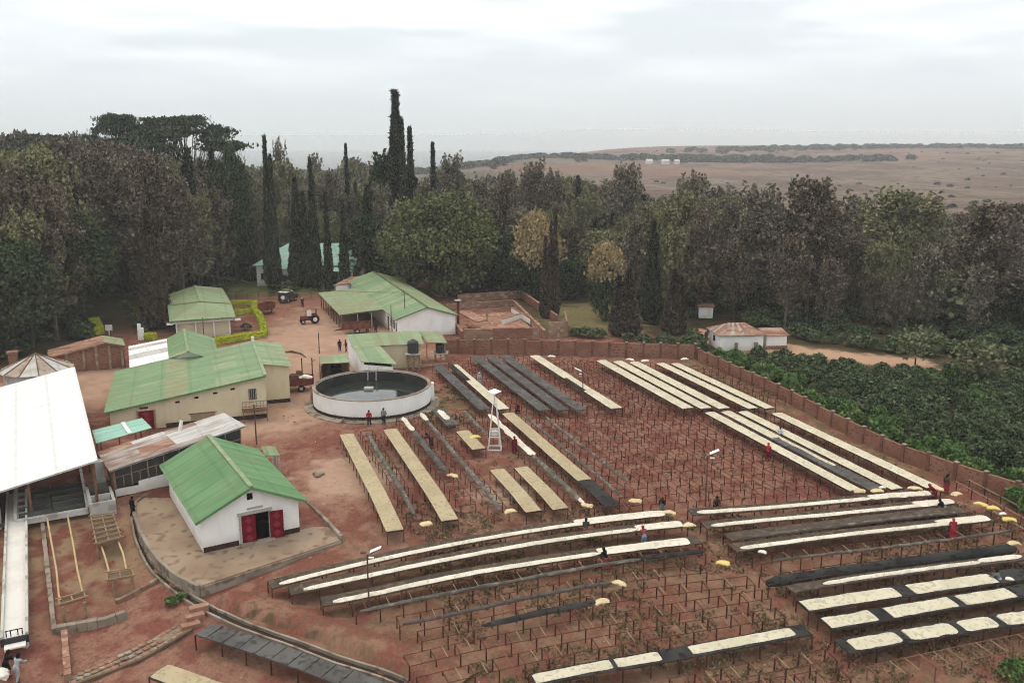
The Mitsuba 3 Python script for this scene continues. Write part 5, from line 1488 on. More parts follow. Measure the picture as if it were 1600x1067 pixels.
for i, (x, y, lab, kind) in enumerate(SACKS):
    if not lab: continue
    small = 'rag' in lab or 'cloth' in lab or 'bag' in lab.split()[1:3]
    P = G(x, y, TOP + .05)
    m = sack_mesh(i, *((.6, .4, .16) if small else (1.02, .62, .2)))
    m.apply_transform(trimesh.transformations.rotation_matrix(RNG.uniform(-.6, .6), [0, 0, 1]))
    m.apply_translation(P + [0, 0, .06])
    solo('sack', m, ['sack_cloth', 'white_sack_cloth', 'yellow_sack_cloth'][kind], lab, 'sack', smooth=60)
    if kind != 1:
        pass


# ------------------------------------------------------------------ people
def hull(*balls):
    pts = []
    S = trimesh.creation.icosphere(subdivisions=1).vertices
    for c, r in balls:
        pts.append(S * r + np.asarray(c))
    return m3.Manifold.hull_points(np.vstack(pts))


def to_tm(M):
    m = M.to_mesh()
    return trimesh.Trimesh(m.vert_properties[:, :3], m.tri_verts, process=True)


POSES = {}


def figure(pose, seed=0):
    """Joints of a person of 1.68 m facing +y; returns the body, and the shells that clothes are made of."""
    if (pose, seed) in POSES: return POSES[pose, seed]
    rr = np.random.default_rng(seed + 5)
    lean = {'stand': 4, 'bend': 52, 'reach': 24, 'squat': 30}[pose]
    knee = {'stand': 2, 'bend': 14, 'reach': 6, 'squat': 70}[pose]
    R_ = lambda a: np.array([[1, 0, 0], [0, math.cos(a), math.sin(a)], [0, -math.sin(a), math.cos(a)]])
    hip_h = .90 if pose != 'squat' else .5
    hip = np.array([0, 0, hip_h])
    J = {}
    for s, nme in ((-1, 'l'), (1, 'r')):
        sp = .10 * s + (.03 * s if pose == 'stand' else 0)
        step = .09 * s * (1 if seed % 2 else -1)
        J[nme + 'hip'] = hip + [.09 * s, 0, -.02]
        if pose == 'squat':
            J[nme + 'knee'] = np.array([.15 * s, .34, .46])
            J[nme + 'ank'] = np.array([.13 * s, .05, .08])
        else:
            J[nme + 'knee'] = np.array([.095 * s + .01 * s, .04 + knee * .003 + step * .4, .49])
            J[nme + 'ank'] = np.array([sp, -.03 + step, .08])
        J[nme + 'toe'] = J[nme + 'ank'] + [0.02 * s, .17, -.045]
    B = R_(math.radians(lean))
    up = lambda x, y, z: hip + B @ np.array([x, y, z])
    J['waist'], J['chest'], J['neck'] = up(0, .0, .17), up(0, .01, .38), up(0, 0, .53)
    nod = .5 if pose in ('bend', 'reach') else .0
    head = J['neck'] + B @ R_(-math.radians(lean * nod)) @ np.array([0, .02, .17])
    J['head'] = head
    for s, nme in ((-1, 'l'), (1, 'r')):
        J[nme + 'sho'] = up(.185 * s, 0, .47)
        if pose == 'stand':
            J[nme + 'elb'] = up(.24 * s, -.04, .20)
            J[nme + 'wri'] = up(.23 * s, .10, -.02) if seed % 2 else up(.15 * s, .2, .12)
        elif pose == 'squat':
            J[nme + 'elb'] = J[nme + 'sho'] + [.03 * s, .16, -.2]
            J[nme + 'wri'] = J[nme + 'elb'] + [-.04 * s, .22, -.04]
        else:
            J[nme + 'elb'] = J[nme + 'sho'] + np.array([.03 * s, .17, -.2])
            J[nme + 'wri'] = J[nme + 'elb'] + np.array([-.04 * s, .23 + .06 * s, -.05])
    bones = [((J['neck'] - [0, 0, .03], .058), (head - [0, 0, .05], .055)), ((head + B @ np.array([0, -.01, .02]), .098), (head + [0, .0, .04], .092)), ((head + [0, .03, -.06], .062), (head + [0, .02, .0], .08)),
             ((hip, .14), (J['waist'], .125)), ((J['waist'], .125), (J['chest'], .14)), ((J['chest'], .135), (J['lsho'] * .7 + J['neck'] * .3, .075)), ((J['chest'], .135), (J['rsho'] * .7 + J['neck'] * .3, .075))]
    nose = hull((head + [0, .10, -.01], .018), (head + [0, .085, .02], .016))
    parts_ = [hull(*b) for b in bones] + [nose]
    for s, n in ((-1, 'l'), (1, 'r')):
        parts_.append(hull((head + [.095 * s, -.01, 0], .022), (head + [.09 * s, 0, .03], .02)))
        limb = [(n + 'sho', .062, n + 'elb', .048), (n + 'elb', .046, n + 'wri', .032), (n + 'hip', .095, n + 'knee', .062), (n + 'knee', .06, n + 'ank', .042), (n + 'ank', .045, n + 'toe', .032)]
        for a, ra, b, rb in limb: parts_.append(hull((J[a], ra), (J[b], rb)))
        f = J[n + 'wri'] - J[n + 'elb']
        f /= np.linalg.norm(f)
        side = np.cross(f, [0, 0, 1.0])
        side /= np.linalg.norm(side) + 1e-9
        palm = J[n + 'wri'] + f * .05
        parts_.append(hull((J[n + 'wri'], .03), (palm + side * .025, .018), (palm - side * .025, .018)))
        for k, ln in enumerate((.062, .072, .068, .052)):
            o = side * (k - 1.5) * .02
            parts_.append(hull((palm + o, .011), (palm + o * 1.15 + f * ln * .6 - [0, 0, .008], .010), (palm + o * 1.2 + f * ln - [0, 0, .028], .008)))
        parts_.append(hull((palm - f * .02 + side * .03 * -s, .012), (palm + side * .055 * -s + f * .03, .010)))
    body = to_tm(m3.Manifold.batch_boolean(parts_, m3.OpType.Add))
    shirt = [hull((hip, .165), (J['waist'], .15)), hull((J['waist'], .15), (J['chest'], .165)), hull((J['chest'], .16), (J['lsho'], .085), (J['rsho'], .085))]
    for n in 'lr':
        shirt += [hull((J[n + 'sho'], .08), (J[n + 'elb'], .066)), hull((J[n + 'elb'], .062), (J[n + 'elb'] * .35 + J[n + 'wri'] * .65, .052))]
    shirt = to_tm(m3.Manifold.batch_boolean(shirt, m3.OpType.Add))
    pants = [hull((hip + [0, 0, .08], .16), (hip, .168))]
    for n in 'lr':
        pants += [hull((J[n + 'hip'], .118), (J[n + 'knee'], .085)), hull((J[n + 'knee'], .083), (J[n + 'ank'] + [0, 0, .04], .066)), hull((hip, .15), (J[n + 'hip'], .12))]
    pants = to_tm(m3.Manifold.batch_boolean(pants, m3.OpType.Add))
    lo = (J['lknee'] + J['rknee']) / 2
    low = (J['lank'] + J['rank']) / 2 + [0, 0, .14]
    sk = []
    for c, r, z in ((hip + [0, 0, .1], .165, 0), (hip, .20, 0), (lo + [0, 0, .0], .245, 0), (low, .27, 0)):
        ring = [[c[0] + r * (1.05 + .06 * math.sin(5 * a + seed)) * math.cos(a), c[1] + r * (.82 + .06 * math.sin(6 * a)) * math.sin(a), c[2]] for a in np.linspace(0, 2 * np.pi, 24, endpoint=False)]
        sk.append(ring)
    V = np.array(sk).reshape(-1, 3)
    F = []
    for i in range(3):
        for j in range(24):
            a, b, c_, d = i * 24 + j, i * 24 + (j + 1) % 24, (i + 1) * 24 + (j + 1) % 24, (i + 1) * 24 + j
            F += [[a, c_, b], [a, d, c_]]
    V = np.vstack([V, V[:24].mean(0), V[-24:].mean(0)])
    for j in range(24):
        F += [[j, (j + 1) % 24, 96], [72 + (j + 1) % 24, 72 + j, 97]]
    skirt = trimesh.Trimesh(V, F, process=False)
    if skirt.volume < 0: skirt.invert()
    hair = to_tm(hull((head + B @ np.array([0, -.02, .045]), .105), (head + [0, -.045, -.02], .085), (head + [0, .03, .06], .07)))
    scarf = to_tm(m3.Manifold.batch_boolean([hull((head + [0, -.015, .04], .118), (head + [0, -.05, -.05], .10)), hull((head + [0, -.12, .0], .05), (head + [0, -.14, -.1], .03))], m3.OpType.Add))
    POSES[pose, seed] = dict(body=body, top=shirt, trousers=pants, skirt=skirt, hair=hair, scarf=scarf)
    return POSES[pose, seed]


CLOTH = {}


def cloth(c):
    if c not in CLOTH:
        CLOTH[c] = f'cloth_{len(CLOTH)}'
        matte(CLOTH[c], mottled(c, tuple(v * .75 for v in c), 5.0))
    return CLOTH[c]


RED, DRED, BLACK, GREY, NAVY, JEANS, WHITE, PURPLE, PINK, GREENC, PALEB = (.38, .022, .035), (.14, .018, .022), (.015, .015, .018), (.20, .22, .20), (.05, .06, .10), (.22, .30, .42), (.62, .62, .60), (.06, .028, .045), (.32, .07, .07), (.045, .055, .04), (.36, .40, .40)


def person(px, py, face, label, pose='stand', top=GREY, low=BLACK, skirt=False, scarf=None, seed=0, z=None, scale=1.0, apron=None):
    P = G(px, py, 0)
    zz = gz(P[0], P[1]) + .01 if z is None else z
    t = thing('person', label, 'person')
    f = figure(pose, seed)
    M = trimesh.transformations.translation_matrix([P[0], P[1], zz]) @ trimesh.transformations.rotation_matrix(math.radians(face), [0, 0, 1]) @ np.diag([scale, scale, scale, 1])
    def put(nm, mesh, b):
        m = mesh.copy()
        m.apply_transform(M)
        part(t, nm, m, b, smooth=50)
    put('body', f['body'], 'skin')
    put('top', f['top'], cloth(top))
    put('skirt' if skirt else 'trousers', f['skirt' if skirt else 'trousers'], cloth(low))
    put('headscarf' if scarf else 'hair', f['scarf' if scarf else 'hair'], cloth(scarf or BLACK))
    return P


# face: degrees turned left from looking away from the viewer (0 = we see the back, 180 = facing us)
person(577, 665, 185, 'person in red jacket and dark trousers standing before the round tank', top=RED, low=BLACK, seed=1)
person(600, 663, 170, 'person in grey-green jacket standing before the round tank', top=GREY, low=BLACK, seed=2, scale=1.08)
person(674, 699, 75, 'person in dark purple dress bending over a bed frame', 'bend', PURPLE, PURPLE, True, BLACK, 1)
person(804, 708, 20, 'person in long dark red dress standing right of the white tower', top=DRED, low=DRED, skirt=True, scarf=DRED, seed=1)
person(809, 644, 180, 'squatting person with red scarf behind the long tan bed', 'squat', DRED, GREENC, True, RED, 1, scale=1.0)
person(749, 603, 200, 'person in pale green dress behind the cream bed left of the tower', top=PALEB, low=PALEB, skirt=True, scarf=WHITE, seed=2)
person(1218, 692, 150, 'person in white shirt standing between the long cream beds', top=WHITE, low=GREY, seed=2)
person(1199, 719, -20, 'person in bright red top at the left long cream bed', 'reach', RED, DRED, True, RED, 1)
person(915, 842, -8, 'person in dark green top and red patterned skirt bending over a white strip', 'reach', GREENC, PINK, True, BLACK, 1)
person(1006, 855, 20, 'person in red top and pale blue jeans leaning over a white strip', 'reach', PINK, JEANS, False, RED, 2)
person(947, 889, 50, 'person in black top and pink skirt leaning left over a strip', 'reach', BLACK, PINK, True, BLACK, 1)
person(1036, 800, 160, 'person in black clothes bending between bare frames', 'bend', BLACK, GREY, True, BLACK, 2)
person(1118, 803, 175, 'person in dark brown behind the left end of a right terrace bed', 'reach', (.05, .03, .025), BLACK, True, BLACK, 1)
person(1477, 770, -60, 'person in dark top and red skirt standing by the wall end', top=(.07, .05, .045), low=(.25, .04, .045), skirt=True, scarf=BLACK, seed=1)
person(1460, 783, 60, 'person in dark red bending beside the lumpy white coffee end', 'bend', DRED, DRED, True, RED, 1)
person(1475, 809, 35, 'person in black top and grey trousers bending over the broad white end', 'bend', BLACK, (.18, .18, .22), False, BLACK, 2)
person(1488, 842, -15, 'person in long bright red dress at the fourth right terrace bed', top=RED, low=RED, skirt=True, scarf=PINK, seed=1, pose='reach')
person(1559, 924, 45, 'person in grey top and pale blue trousers at the right edge', 'reach', (.16, .15, .15), (.34, .36, .50), False, BLACK, 1)
person(9, 1044, -40, 'person in black with hair tied up beside the channel mouth', 'reach', BLACK, BLACK, True, BLACK, 1, scale=1.02)
person(26, 1052, -20, 'person in pale blue overall at the mouth of the white channel', 'reach', PALEB, PALEB, False, BLACK, 2, scale=1.05)
person(531, 549, 200, 'person in black standing between pump house and little hut', top=BLACK, low=BLACK, seed=1)
person(541, 549, 120, 'person in reddish clothes beside the white wall of the pump house', top=(.16, .05, .045), low=DRED, seed=2)
person(574, 519, 160, 'person in white shirt beside the red trailer', top=WHITE, low=BLACK, seed=1)
person(587, 520, 200, 'person in black at the wall right of the red trailer', top=BLACK, low=BLACK, seed=2)
person(207, 796, -30, 'person in black working at the corner of the window shed', 'stand', BLACK, BLACK, seed=1)
person(473, 480, 180, 'person in white hat standing behind the tractor', top=(.05, .04, .04), low=BLACK, scarf=WHITE, seed=2)
bn = G(12, 1050, .2)
m = sack_mesh(77, 1.6, .9, .5)
m.apply_translation(bn + [-.6, -.3, .1])
solo('cloth_heap', m, 'white_sack_cloth', 'heap of white sacking at the feet of the two channel workers', 'cloth', smooth=60)


# ------------------------------------------------------------------ lamp posts, poles, the white tower
def lamp_post(px, py, top_py, lab, panel=1):
    P = G(px, py, 0)
    t = thing('lamp_post', lab, 'lamp post')
    z1 = None
    lo, hi = 0, 14
    for _ in range(50):
        mid = (lo + hi) / 2
        x_, y_, z_ = P[0], P[1], P[2] + mid
        d = CAM_H - z_
        zc = y_ * CP + d * SP
        yy = 533.5 + FOC * (d * CP - y_ * SP) / zc
        if yy > top_py: lo = mid
        else: hi = mid
    h = lo
    part(t, 'pole', tube([P - [0, 0, .3], P + [0, 0, h]], [.07, .045], 8), 'pole_steel')
    arm = P + [0, 0, h - .1]
    part(t, 'bracket', tube([arm, arm + [.75 * panel, .1, .42]], .03, 6), 'pole_steel')
    m = trimesh.creation.box(extents=[.8, .42, .04])
    m.apply_transform(trimesh.transformations.rotation_matrix(math.radians(-24 * panel), [0, 1, 0]))
    m.apply_translation(arm + [.55 * panel, .1, .42])
    part(t, 'solar_panel', m, 'solar_glass')
    part(t, 'lamp_head', box(arm + [.32 * panel, -.3, .02], [.34, .16, .07]), 'white_metal')
    part(t, 'lamp_head', box(arm + [-.3 * panel, .2, .12], [.35, .2, .08]), 'pole_steel')


lamp_post(577, 957, 866, 'tall solar lamp post in the left terraces')
lamp_post(1102, 790, 712, 'tall solar lamp post in the middle of the bare grid')
lamp_post(910, 642, 582, 'solar lamp post beside the single cream bed in the upper row', -1)
for k, (x, y, ty, lab) in enumerate([(401, 694, 632, 'rusty steel pole behind the white storehouse'), (499, 552, 520, 'rusty post left of the little hut roof'), (634, 519, 455, 'slim utility pole against the white gable of the hall'), (613, 524, 478, 'short leaning pole at the left corner of the hall'), (319, 530, 496, 'thin pole in front of the garden house'), (1296, 452, 425, 'thin pole among the trees')][:5]):
    P = G(x, y, 0)
    Q = P.copy()
    lo, hi = 0, 16
    for _ in range(40):
        mid = (lo + hi) / 2
        d = CAM_H - P[2] - mid
        zc = P[1] * CP + d * SP
        if 533.5 + FOC * (d * CP - P[1] * SP) / zc > ty: lo = mid
        else: hi = mid
    t = thing('pole', lab, 'pole')
    part(t, 'shaft', tube([P - [0, 0, .3], P + [-.1 if k in (2, 3) else 0, 0, lo]], [.085, .06], 7), 'pole_steel' if k < 2 else 'dark_wood')
    if k == 2:
        part(t, 'crossarm', box(P + [0, 0, lo - .5], [1.2, .08, .1], 20), 'dark_wood')
# wires over the hall roof
wr = thing('power_line', 'thin power line running left from the utility pole over the hall', 'power line')
Pa, Pb = G(634, 519, 0) + [0, 0, 6.2], np.array([-57, 150, 8.5])
for o in (0, .35):
    ts = np.linspace(0, 1, 14)
    C = [Pa + (Pb - Pa) * u + [0, o, -1.1 * 4 * u * (1 - u)] for u in ts]
    part(wr, 'wire', tube(C, .016, 4), 'dark_wood')

tw = thing('solar_tower', 'white steel lattice tower with a flat solar panel among the beds', 'tower')
P = G(773, 701, 0)
b = .62
foot_ = [np.array([sx * b, sy * b, 0]) for sx, sy in ((-1, -1), (1, -1), (1, 1), (-1, 1))]
head_ = [np.array([sx * .16, sy * .16, 4.6]) for sx, sy in ((-1, -1), (1, -1), (1, 1), (-1, 1))]
base_f = part(tw, 'base_frame', cat([beam(P + foot_[i] + [0, 0, .06], P + foot_[(i + 1) % 4] + [0, 0, .06], .13) for i in range(4)]), 'white_metal')
for i in range(4):
    part(tw, 'leg', beam(P + foot_[i], P + head_[i] * [1, 1, 1], .12), 'white_metal')
for z in (1.35, 1.9):
    u = z / 4.6
    Q = [P + foot_[i] * (1 - u) + head_[i] * u for i in range(4)]
    part(tw, 'brace', cat([beam(Q[i], Q[(i + 1) % 4], .09) for i in range(4)]), 'white_metal')
part(tw, 'mast', tube([P + [0, 0, 4.4], P + [0, 0, 5.75]], [.09, .06], 8), 'white_metal')
part(tw, 'battery_box', box(P + [0, 0, 1.62], [.6, .6, .4]), 'white_metal')
pm = trimesh.creation.box(extents=[.95, .95, .05])
pm.apply_transform(trimesh.transformations.rotation_matrix(math.radians(45), [0, 0, 1]))
pm.apply_transform(trimesh.transformations.rotation_matrix(math.radians(8), [1, 0, 0]))
pm.apply_translation(P + [0, 0, 5.8])
part(tw, 'solar_panel', pm, 'solar_glass')
part(tw, 'second_mast', beam(P + [.42, .1, .1], P + [.34, .1, 3.7], .07), 'white_metal')


# ------------------------------------------------------------------ vehicles
def wheel(parent, c, r, w, deg, rim='grey_trim'):
    m = trimesh.creation.torus(r * .72, r * .28, major_sections=24, minor_sections=8)
    m.apply_scale([1, 1, w / (r * .56)])
    d = trimesh.creation.cylinder(r * .6, w * .5, sections=20)
    R_ = trimesh.transformations.rotation_matrix(math.radians(deg), [0, 0, 1]) @ trimesh.transformations.rotation_matrix(math.pi / 2, [0, 1, 0])
    for q in (m, d):
        q.apply_transform(R_)
        q.apply_translation(c)
    k = part(parent, 'wheel', m, 'rubber', smooth=40)
    part(k, 'rim', d, rim)


def veh(px, py, deg):
    P = G(px, py, 0)
    return Frame(P[0], P[1], deg)


# tractor: a along its length (to the rear), facing left of the picture
tr = thing('tractor', 'old red farm tractor with pale upright panel parked in the yard', 'tractor')
f = veh(470, 506, 22)
part(tr, 'hood', trimesh.convex.convex_hull(np.array([f.P(a, b, z) for a in (.0, 1.5) for b, z in ((-.3, .75), (.3, .75), (-.26, 1.25), (.26, 1.25))])), 'tractor_red')
part(tr, 'chassis', f.box(1.2, 0, .68, 2.5, .45, .3), 'car_black')
part(tr, 'grille', f.box(-.02, 0, 1.0, .05, .5, .45), 'car_black')
part(tr, 'front_axle', f.box(.3, 0, .4, .14, 1.4, .14), 'car_black')
part(tr, 'exhaust_pipe', tube([f.P(.9, .15, 1.2), f.P(.9, .15, 2.0)], .04), 'car_black')
part(tr, 'seat', cat([f.box(2.15, 0, 1.1, .45, .5, .1), f.box(2.4, 0, 1.32, .08, .5, .45)]), 'car_black')
part(tr, 'steering_wheel', trimesh.creation.torus(.2, .025, major_sections=16, minor_sections=6).apply_translation(f.P(1.65, 0, 1.45)), 'car_black')
part(tr, 'roll_frame', cat([beam(f.P(2.55, s * .45, .9), f.P(2.55, s * .45, 2.3), .08) for s in (-1, 1)] + [beam(f.P(2.55, -.45, 2.3), f.P(2.55, .45, 2.3), .08)]), 'car_black')
part(tr, 'side_panel', trimesh.convex.convex_hull(np.array([f.P(a, b, z) for a, z in ((1.0, 1.25), (1.75, 1.25), (1.7, 2.2), (1.05, 2.2)) for b in (-.34, -.28)])), 'white_metal')
for s in (-1, 1):
    part(tr, 'fender', f.box(2.2, s * .72, 1.42, 1.0, .32, .08), 'tractor_red')
    wheel(tr, f.P(2.2, s * .75, .72), .72, .34, f.deg + 90, 'white_metal')
    wheel(tr, f.P(.3, s * .66, .38), .38, .2, f.deg + 90)
# black off-road car with white roof
jp = thing('car', 'black boxy off-road car with white roof and white spare wheel cover', 'car')
f = veh(441, 474, 72)                                   # a to the front (away), rear towards us
part(jp, 'body', trimesh.convex.convex_hull(np.array([f.P(a, b, z) for a in (0.05, 4.1) for b in (-.85, .85) for z in (.5, 1.15)])), 'car_black')
part(jp, 'cabin', trimesh.convex.convex_hull(np.array([f.P(a, b, z) for a, z in ((.05, 1.1), (2.8, 1.1), (2.35, 1.92), (.15, 1.92)) for b in (-.82, .82)])), 'car_black')
part(jp, 'roof', f.box(1.25, 0, 1.98, 2.3, 1.66, .1), 'car_white')
part(jp, 'load', sack_mesh(5, 1.8, 1.2, .6).apply_translation(f.P(1.4, 0, 2.2)), 'pale_leaf', smooth=60)
part(jp, 'rear_window', f.box(.0, 0, 1.58, .06, 1.3, .5), 'window_glass')
for s in (-1, 1):
    part(jp, 'window', f.box(1.2, s * .83, 1.55, 1.9, .05, .5), 'window_glass')
    part(jp, 'tail_light', f.box(.02, s * .72, .95, .06, .14, .22), 'bright_red_panel')
    for a in (.75, 3.3):
        wheel(jp, f.P(a, s * .8, .38), .38, .24, f.deg + 90)
sw = trimesh.creation.cylinder(.36, .2, sections=24)
sw.apply_transform(trimesh.transformations.rotation_matrix(math.radians(f.deg), [0, 0, 1]) @ trimesh.transformations.rotation_matrix(math.pi / 2, [0, 1, 0]))
sw.apply_translation(f.P(-.12, -.25, 1.05))
part(jp, 'spare_wheel_cover', sw, 'car_white')
part(jp, 'bumper', f.box(-.06, 0, .55, .14, 1.7, .16), 'car_black')


def trailer(px, py, deg, L, W, h, lab, load=None):
    t = thing('trailer', lab, 'trailer')
    f = veh(px, py, deg)
    part(t, 'floor', f.box(L / 2, 0, .78, L, W, .1), 'trailer_red')
    for s in (-1, 1):
        part(t, 'side_board', f.box(L / 2, s * W / 2, .8 + h / 2, L, .06, h), 'trailer_red')
        for a in np.linspace(.1, L - .1, 5):
            part(t, 'stake', f.box(a, s * (W / 2 + .05), .8 + h / 2, .08, .06, h + .06), 'rust_steel')
    for a in (0, L):
        part(t, 'end_board', f.box(a, 0, .8 + h / 2, .06, W, h), 'trailer_red')
    for s in (-1, 1):
        wheel(t, f.P(L * .5, s * (W / 2 + .08), .42), .42, .22, f.deg + 90)
    part(t, 'drawbar', cat([beam(f.P(0, -.35, .7), f.P(-1.3, 0, .5), .1), beam(f.P(0, .35, .7), f.P(-1.3, 0, .5), .1)]), 'rust_steel')
    return t, f


trailer(411, 492, 80, 3.0, 1.75, 1.0, 'tall dark red trailer parked beside the clipped hedge')
trailer(536, 521, 16, 4.2, 1.7, .8, 'long dark red trailer in front of the hall canopy')
t, f = trailer(452, 610, 12, 2.9, 1.9, .85, 'farm trailer loaded with crates and cloth left of the round tank')
part(t, 'load', cat([f.box(.8, .2, 1.5, 1.2, 1.1, .8), f.box(1.9, .3, 1.45, .9, 1.0, .7), f.box(1.3, .4, 2.0, .8, .7, .5)]), 'dark_wood')
part(t, 'cloth', sack_mesh(31, 1.6, .8, .4).apply_translation(f.P(2.0, -.6, 1.75)), 'white_sack_cloth', smooth=60)
for a in (1.6, 2.8):
    part(t, 'ladder_pole', beam(f.P(a, .8, .8), f.P(a, .8, 3.7), .11), 'rust_steel')
solo('plank', beam(G(398, 640, .1), G(452, 588, 1.6, 0), .16, .08), 'bamboo', 'long pale plank leaning between cream building and loaded trailer', 'plank')
lg = tube([G(437, 551, .12), G(455, 549, .2), G(470, 552, .12), G(478, 558, .1)], [.05, .16, .1, .05], 6)
solo('branch', lg, 'dark_wood', 'fallen dark branch lying on the yard behind the round tank', 'branch', smooth=True)
for k, (x, y, r) in enumerate(((497, 742, .34), (502, 739, .28), (493, 739, .25))):
    m = trimesh.creation.icosphere(subdivisions=2, radius=r)
    m.vertices *= (0.75 + .5 * meshkit.noise(m.vertices * 4 + k, k))[:, None]
    m.vertices[:, 2] *= .6
    m.apply_translation(G(x, y, .1))
    solo('stone', m, 'concrete', ['larger pale stone on the trodden ground right of the storehouse', 'right pale stone of the little group on the trodden ground', 'smallest pale stone at the left of the little group'][k], 'stone', smooth=30)
lf_ = thing('loft_sign', 'small white sign board beside the forest road', 'sign')
P = G(171, 524, 0)
part(lf_, 'board', box(P + [0, 0, 1.2], [1.0, .1, .9], 10), 'white_metal')
part(lf_, 'post', box(P + [0, 0, .4], [.12, .12, .9]), 'white_metal')
gp = thing('gate_post', 'white gate post at the right side of the forest road', 'gate post')
P = G(221, 531, 0)
part(gp, 'pillar', box(P + [0, 0, .9], [.8, .6, 1.8], 10), 'white_plaster')
part(gp, 'cap', box(P + [-.2, 0, 2.1], [.4, .5, .7], 10), 'white_plaster')
# ------------------------------------------------------------------ plants
def leaves(C, size, rng, up=.3, long=1.6, axis=None):
    """Small lozenge leaf clumps at the points C; axis: their long direction (else random, tending upward by up)."""
    n = len(C)
    a = rng.normal(0, 1, (n, 3))
    a[:, 2] += up * 3
    if axis is not None: a = axis + rng.normal(0, .35, (n, 3))
    a /= np.linalg.norm(a, axis=1, keepdims=True)
    b = np.cross(a, rng.normal(0, 1, (n, 3)))
    b /= np.linalg.norm(b, axis=1, keepdims=True) + 1e-9
    s = size * rng.uniform(.6, 1.4, (n, 1))
    V = np.stack([C - a * s * long * .5, C + b * s * .5, C + a * s * long * .5, C - b * s * .5], 1).reshape(-1, 3)
    k = np.arange(n)[:, None] * 4
    return V, np.vstack([k + [0, 1, 2], k + [0, 2, 3]])


def foliage(*vf):
    V, F, at = [], [], 0
    for v, f in vf:
        V.append(v); F.append(f + at); at += len(v)
    return trimesh.Trimesh(np.vstack(V), np.vstack(F), process=False)


def limbs(paths, n=5):
    return cat([tube(P, r, n) for P, r in paths])


def grevillea(seed, H=20.0, wid=3.4, low=.16, n_br=64, per=60, leaf=.36, steep=1.0):
    """Tall sparse tree with a straight trunk and many steep branches, each ending in an upright feathery tuft."""
    r = np.random.default_rng(seed)
    lean = r.normal(0, .02 * H, 2)
    tp = np.array([[0, 0, -.4], [lean[0] * .3, lean[1] * .3, H * .35], [lean[0] * .7, lean[1] * .7, H * .68], [lean[0], lean[1], H * .95]])
    paths = [(tp, [.26, .2, .12, .03])]
    C, A = [], []
    for i in range(n_br):
        u = low + (1 - low) * ((i + r.random()) / n_br) ** .92
        base = np.array([np.interp(u * H, tp[:, 2], tp[:, 0]), np.interp(u * H, tp[:, 2], tp[:, 1]), u * H * .86])
        prof = math.sin(math.pi * min(1, (u - low + .12) / (1.14 - low)) ** .75) ** .7
        L = wid * prof * r.uniform(.45, 1.3) + .5
        az = r.uniform(0, 2 * math.pi)
        d = np.array([math.cos(az), math.sin(az), steep * r.uniform(.55, 1.5)])
        tip = base + d * L
        if i % 2 == 0: paths.append((np.array([base, base + d * L * .55 - [0, 0, .06 * L], tip]), [.07, .045, .015]))
        k = int(per * .45)
        t = r.uniform(.25, 1.0, k)[:, None]
        C.append(base + d * L * t + r.normal(0, .32, (k, 3)))
        A.append(np.tile(d, (k, 1)))
        for _ in range(3):                                        # the tufts
            q = base + d * L * r.uniform(.7, 1.05) + r.normal(0, .45, 3) * [1, 1, .6]
            k = int(per * .28)
            hgt = r.uniform(.5, 1.5) * (1.0 if u < .55 else 1.9)
            z = r.random(k)
            C.append(q + np.column_stack([r.normal(0, .24, k) * (1.1 - z * .7), r.normal(0, .24, k) * (1.1 - z * .7), z * hgt]))
            A.append(np.tile([0, 0, 1.2], (k, 1)) + r.normal(0, .5, (k, 3)))
    return limbs(paths), foliage(leaves(np.vstack(C), leaf, r, .35, 1.9, np.vstack(A)))


def cypress(seed, H=17.0, R=1.25, n=3000, leaf=.42, tips=1):
    r = np.random.default_rng(seed)
    C, A = [], []
    stems = [(np.zeros(2), H, R)] + [(r.normal(0, R * .22, 2), H * r.uniform(.72, .94), R * .6) for _ in range(tips - 1)]
    core = []
    for o, h, rad in stems:
        k = int(n * rad / R / (1 + .3 * (tips - 1)))
        z = r.random(k) ** 1.0 * h * .99 + .03 * h
        u = z / h
        prof = rad * np.minimum(1, (u / .12 + .25)) * (1 - np.minimum(u, .99) ** 1.15) ** 1.15
        az = r.uniform(0, 2 * np.pi, k)
        lump = .78 + .45 * meshkit.noise(np.stack([np.cos(az) * 2 + seed, np.sin(az) * 2, z * .55], 1), seed)
        rr = prof * lump * np.sqrt(r.uniform(.55, 1, k))
        C.append(np.stack([o[0] + rr * np.cos(az), o[1] + rr * np.sin(az), z], 1))
        A.append(np.stack([np.cos(az) * .25, np.sin(az) * .25, np.ones(k)], 1))
        zz = np.linspace(.05, .93, 9) * h
        uu = zz / h
        core.append(tube(np.stack([o[0] + 0 * zz, o[1] + 0 * zz, zz], 1), .62 * rad * np.minimum(1, uu / .12 + .25) * (1 - uu ** 1.15) ** 1.15, 8))
    C, A = np.vstack(C), np.vstack(A)
    fol = foliage(leaves(C, leaf, r, 0, 2.6, A))
    return tube(np.array([[0, 0, -.3], [0, 0, H * .12]]), [.22, .2], 6), cat([fol] + core)


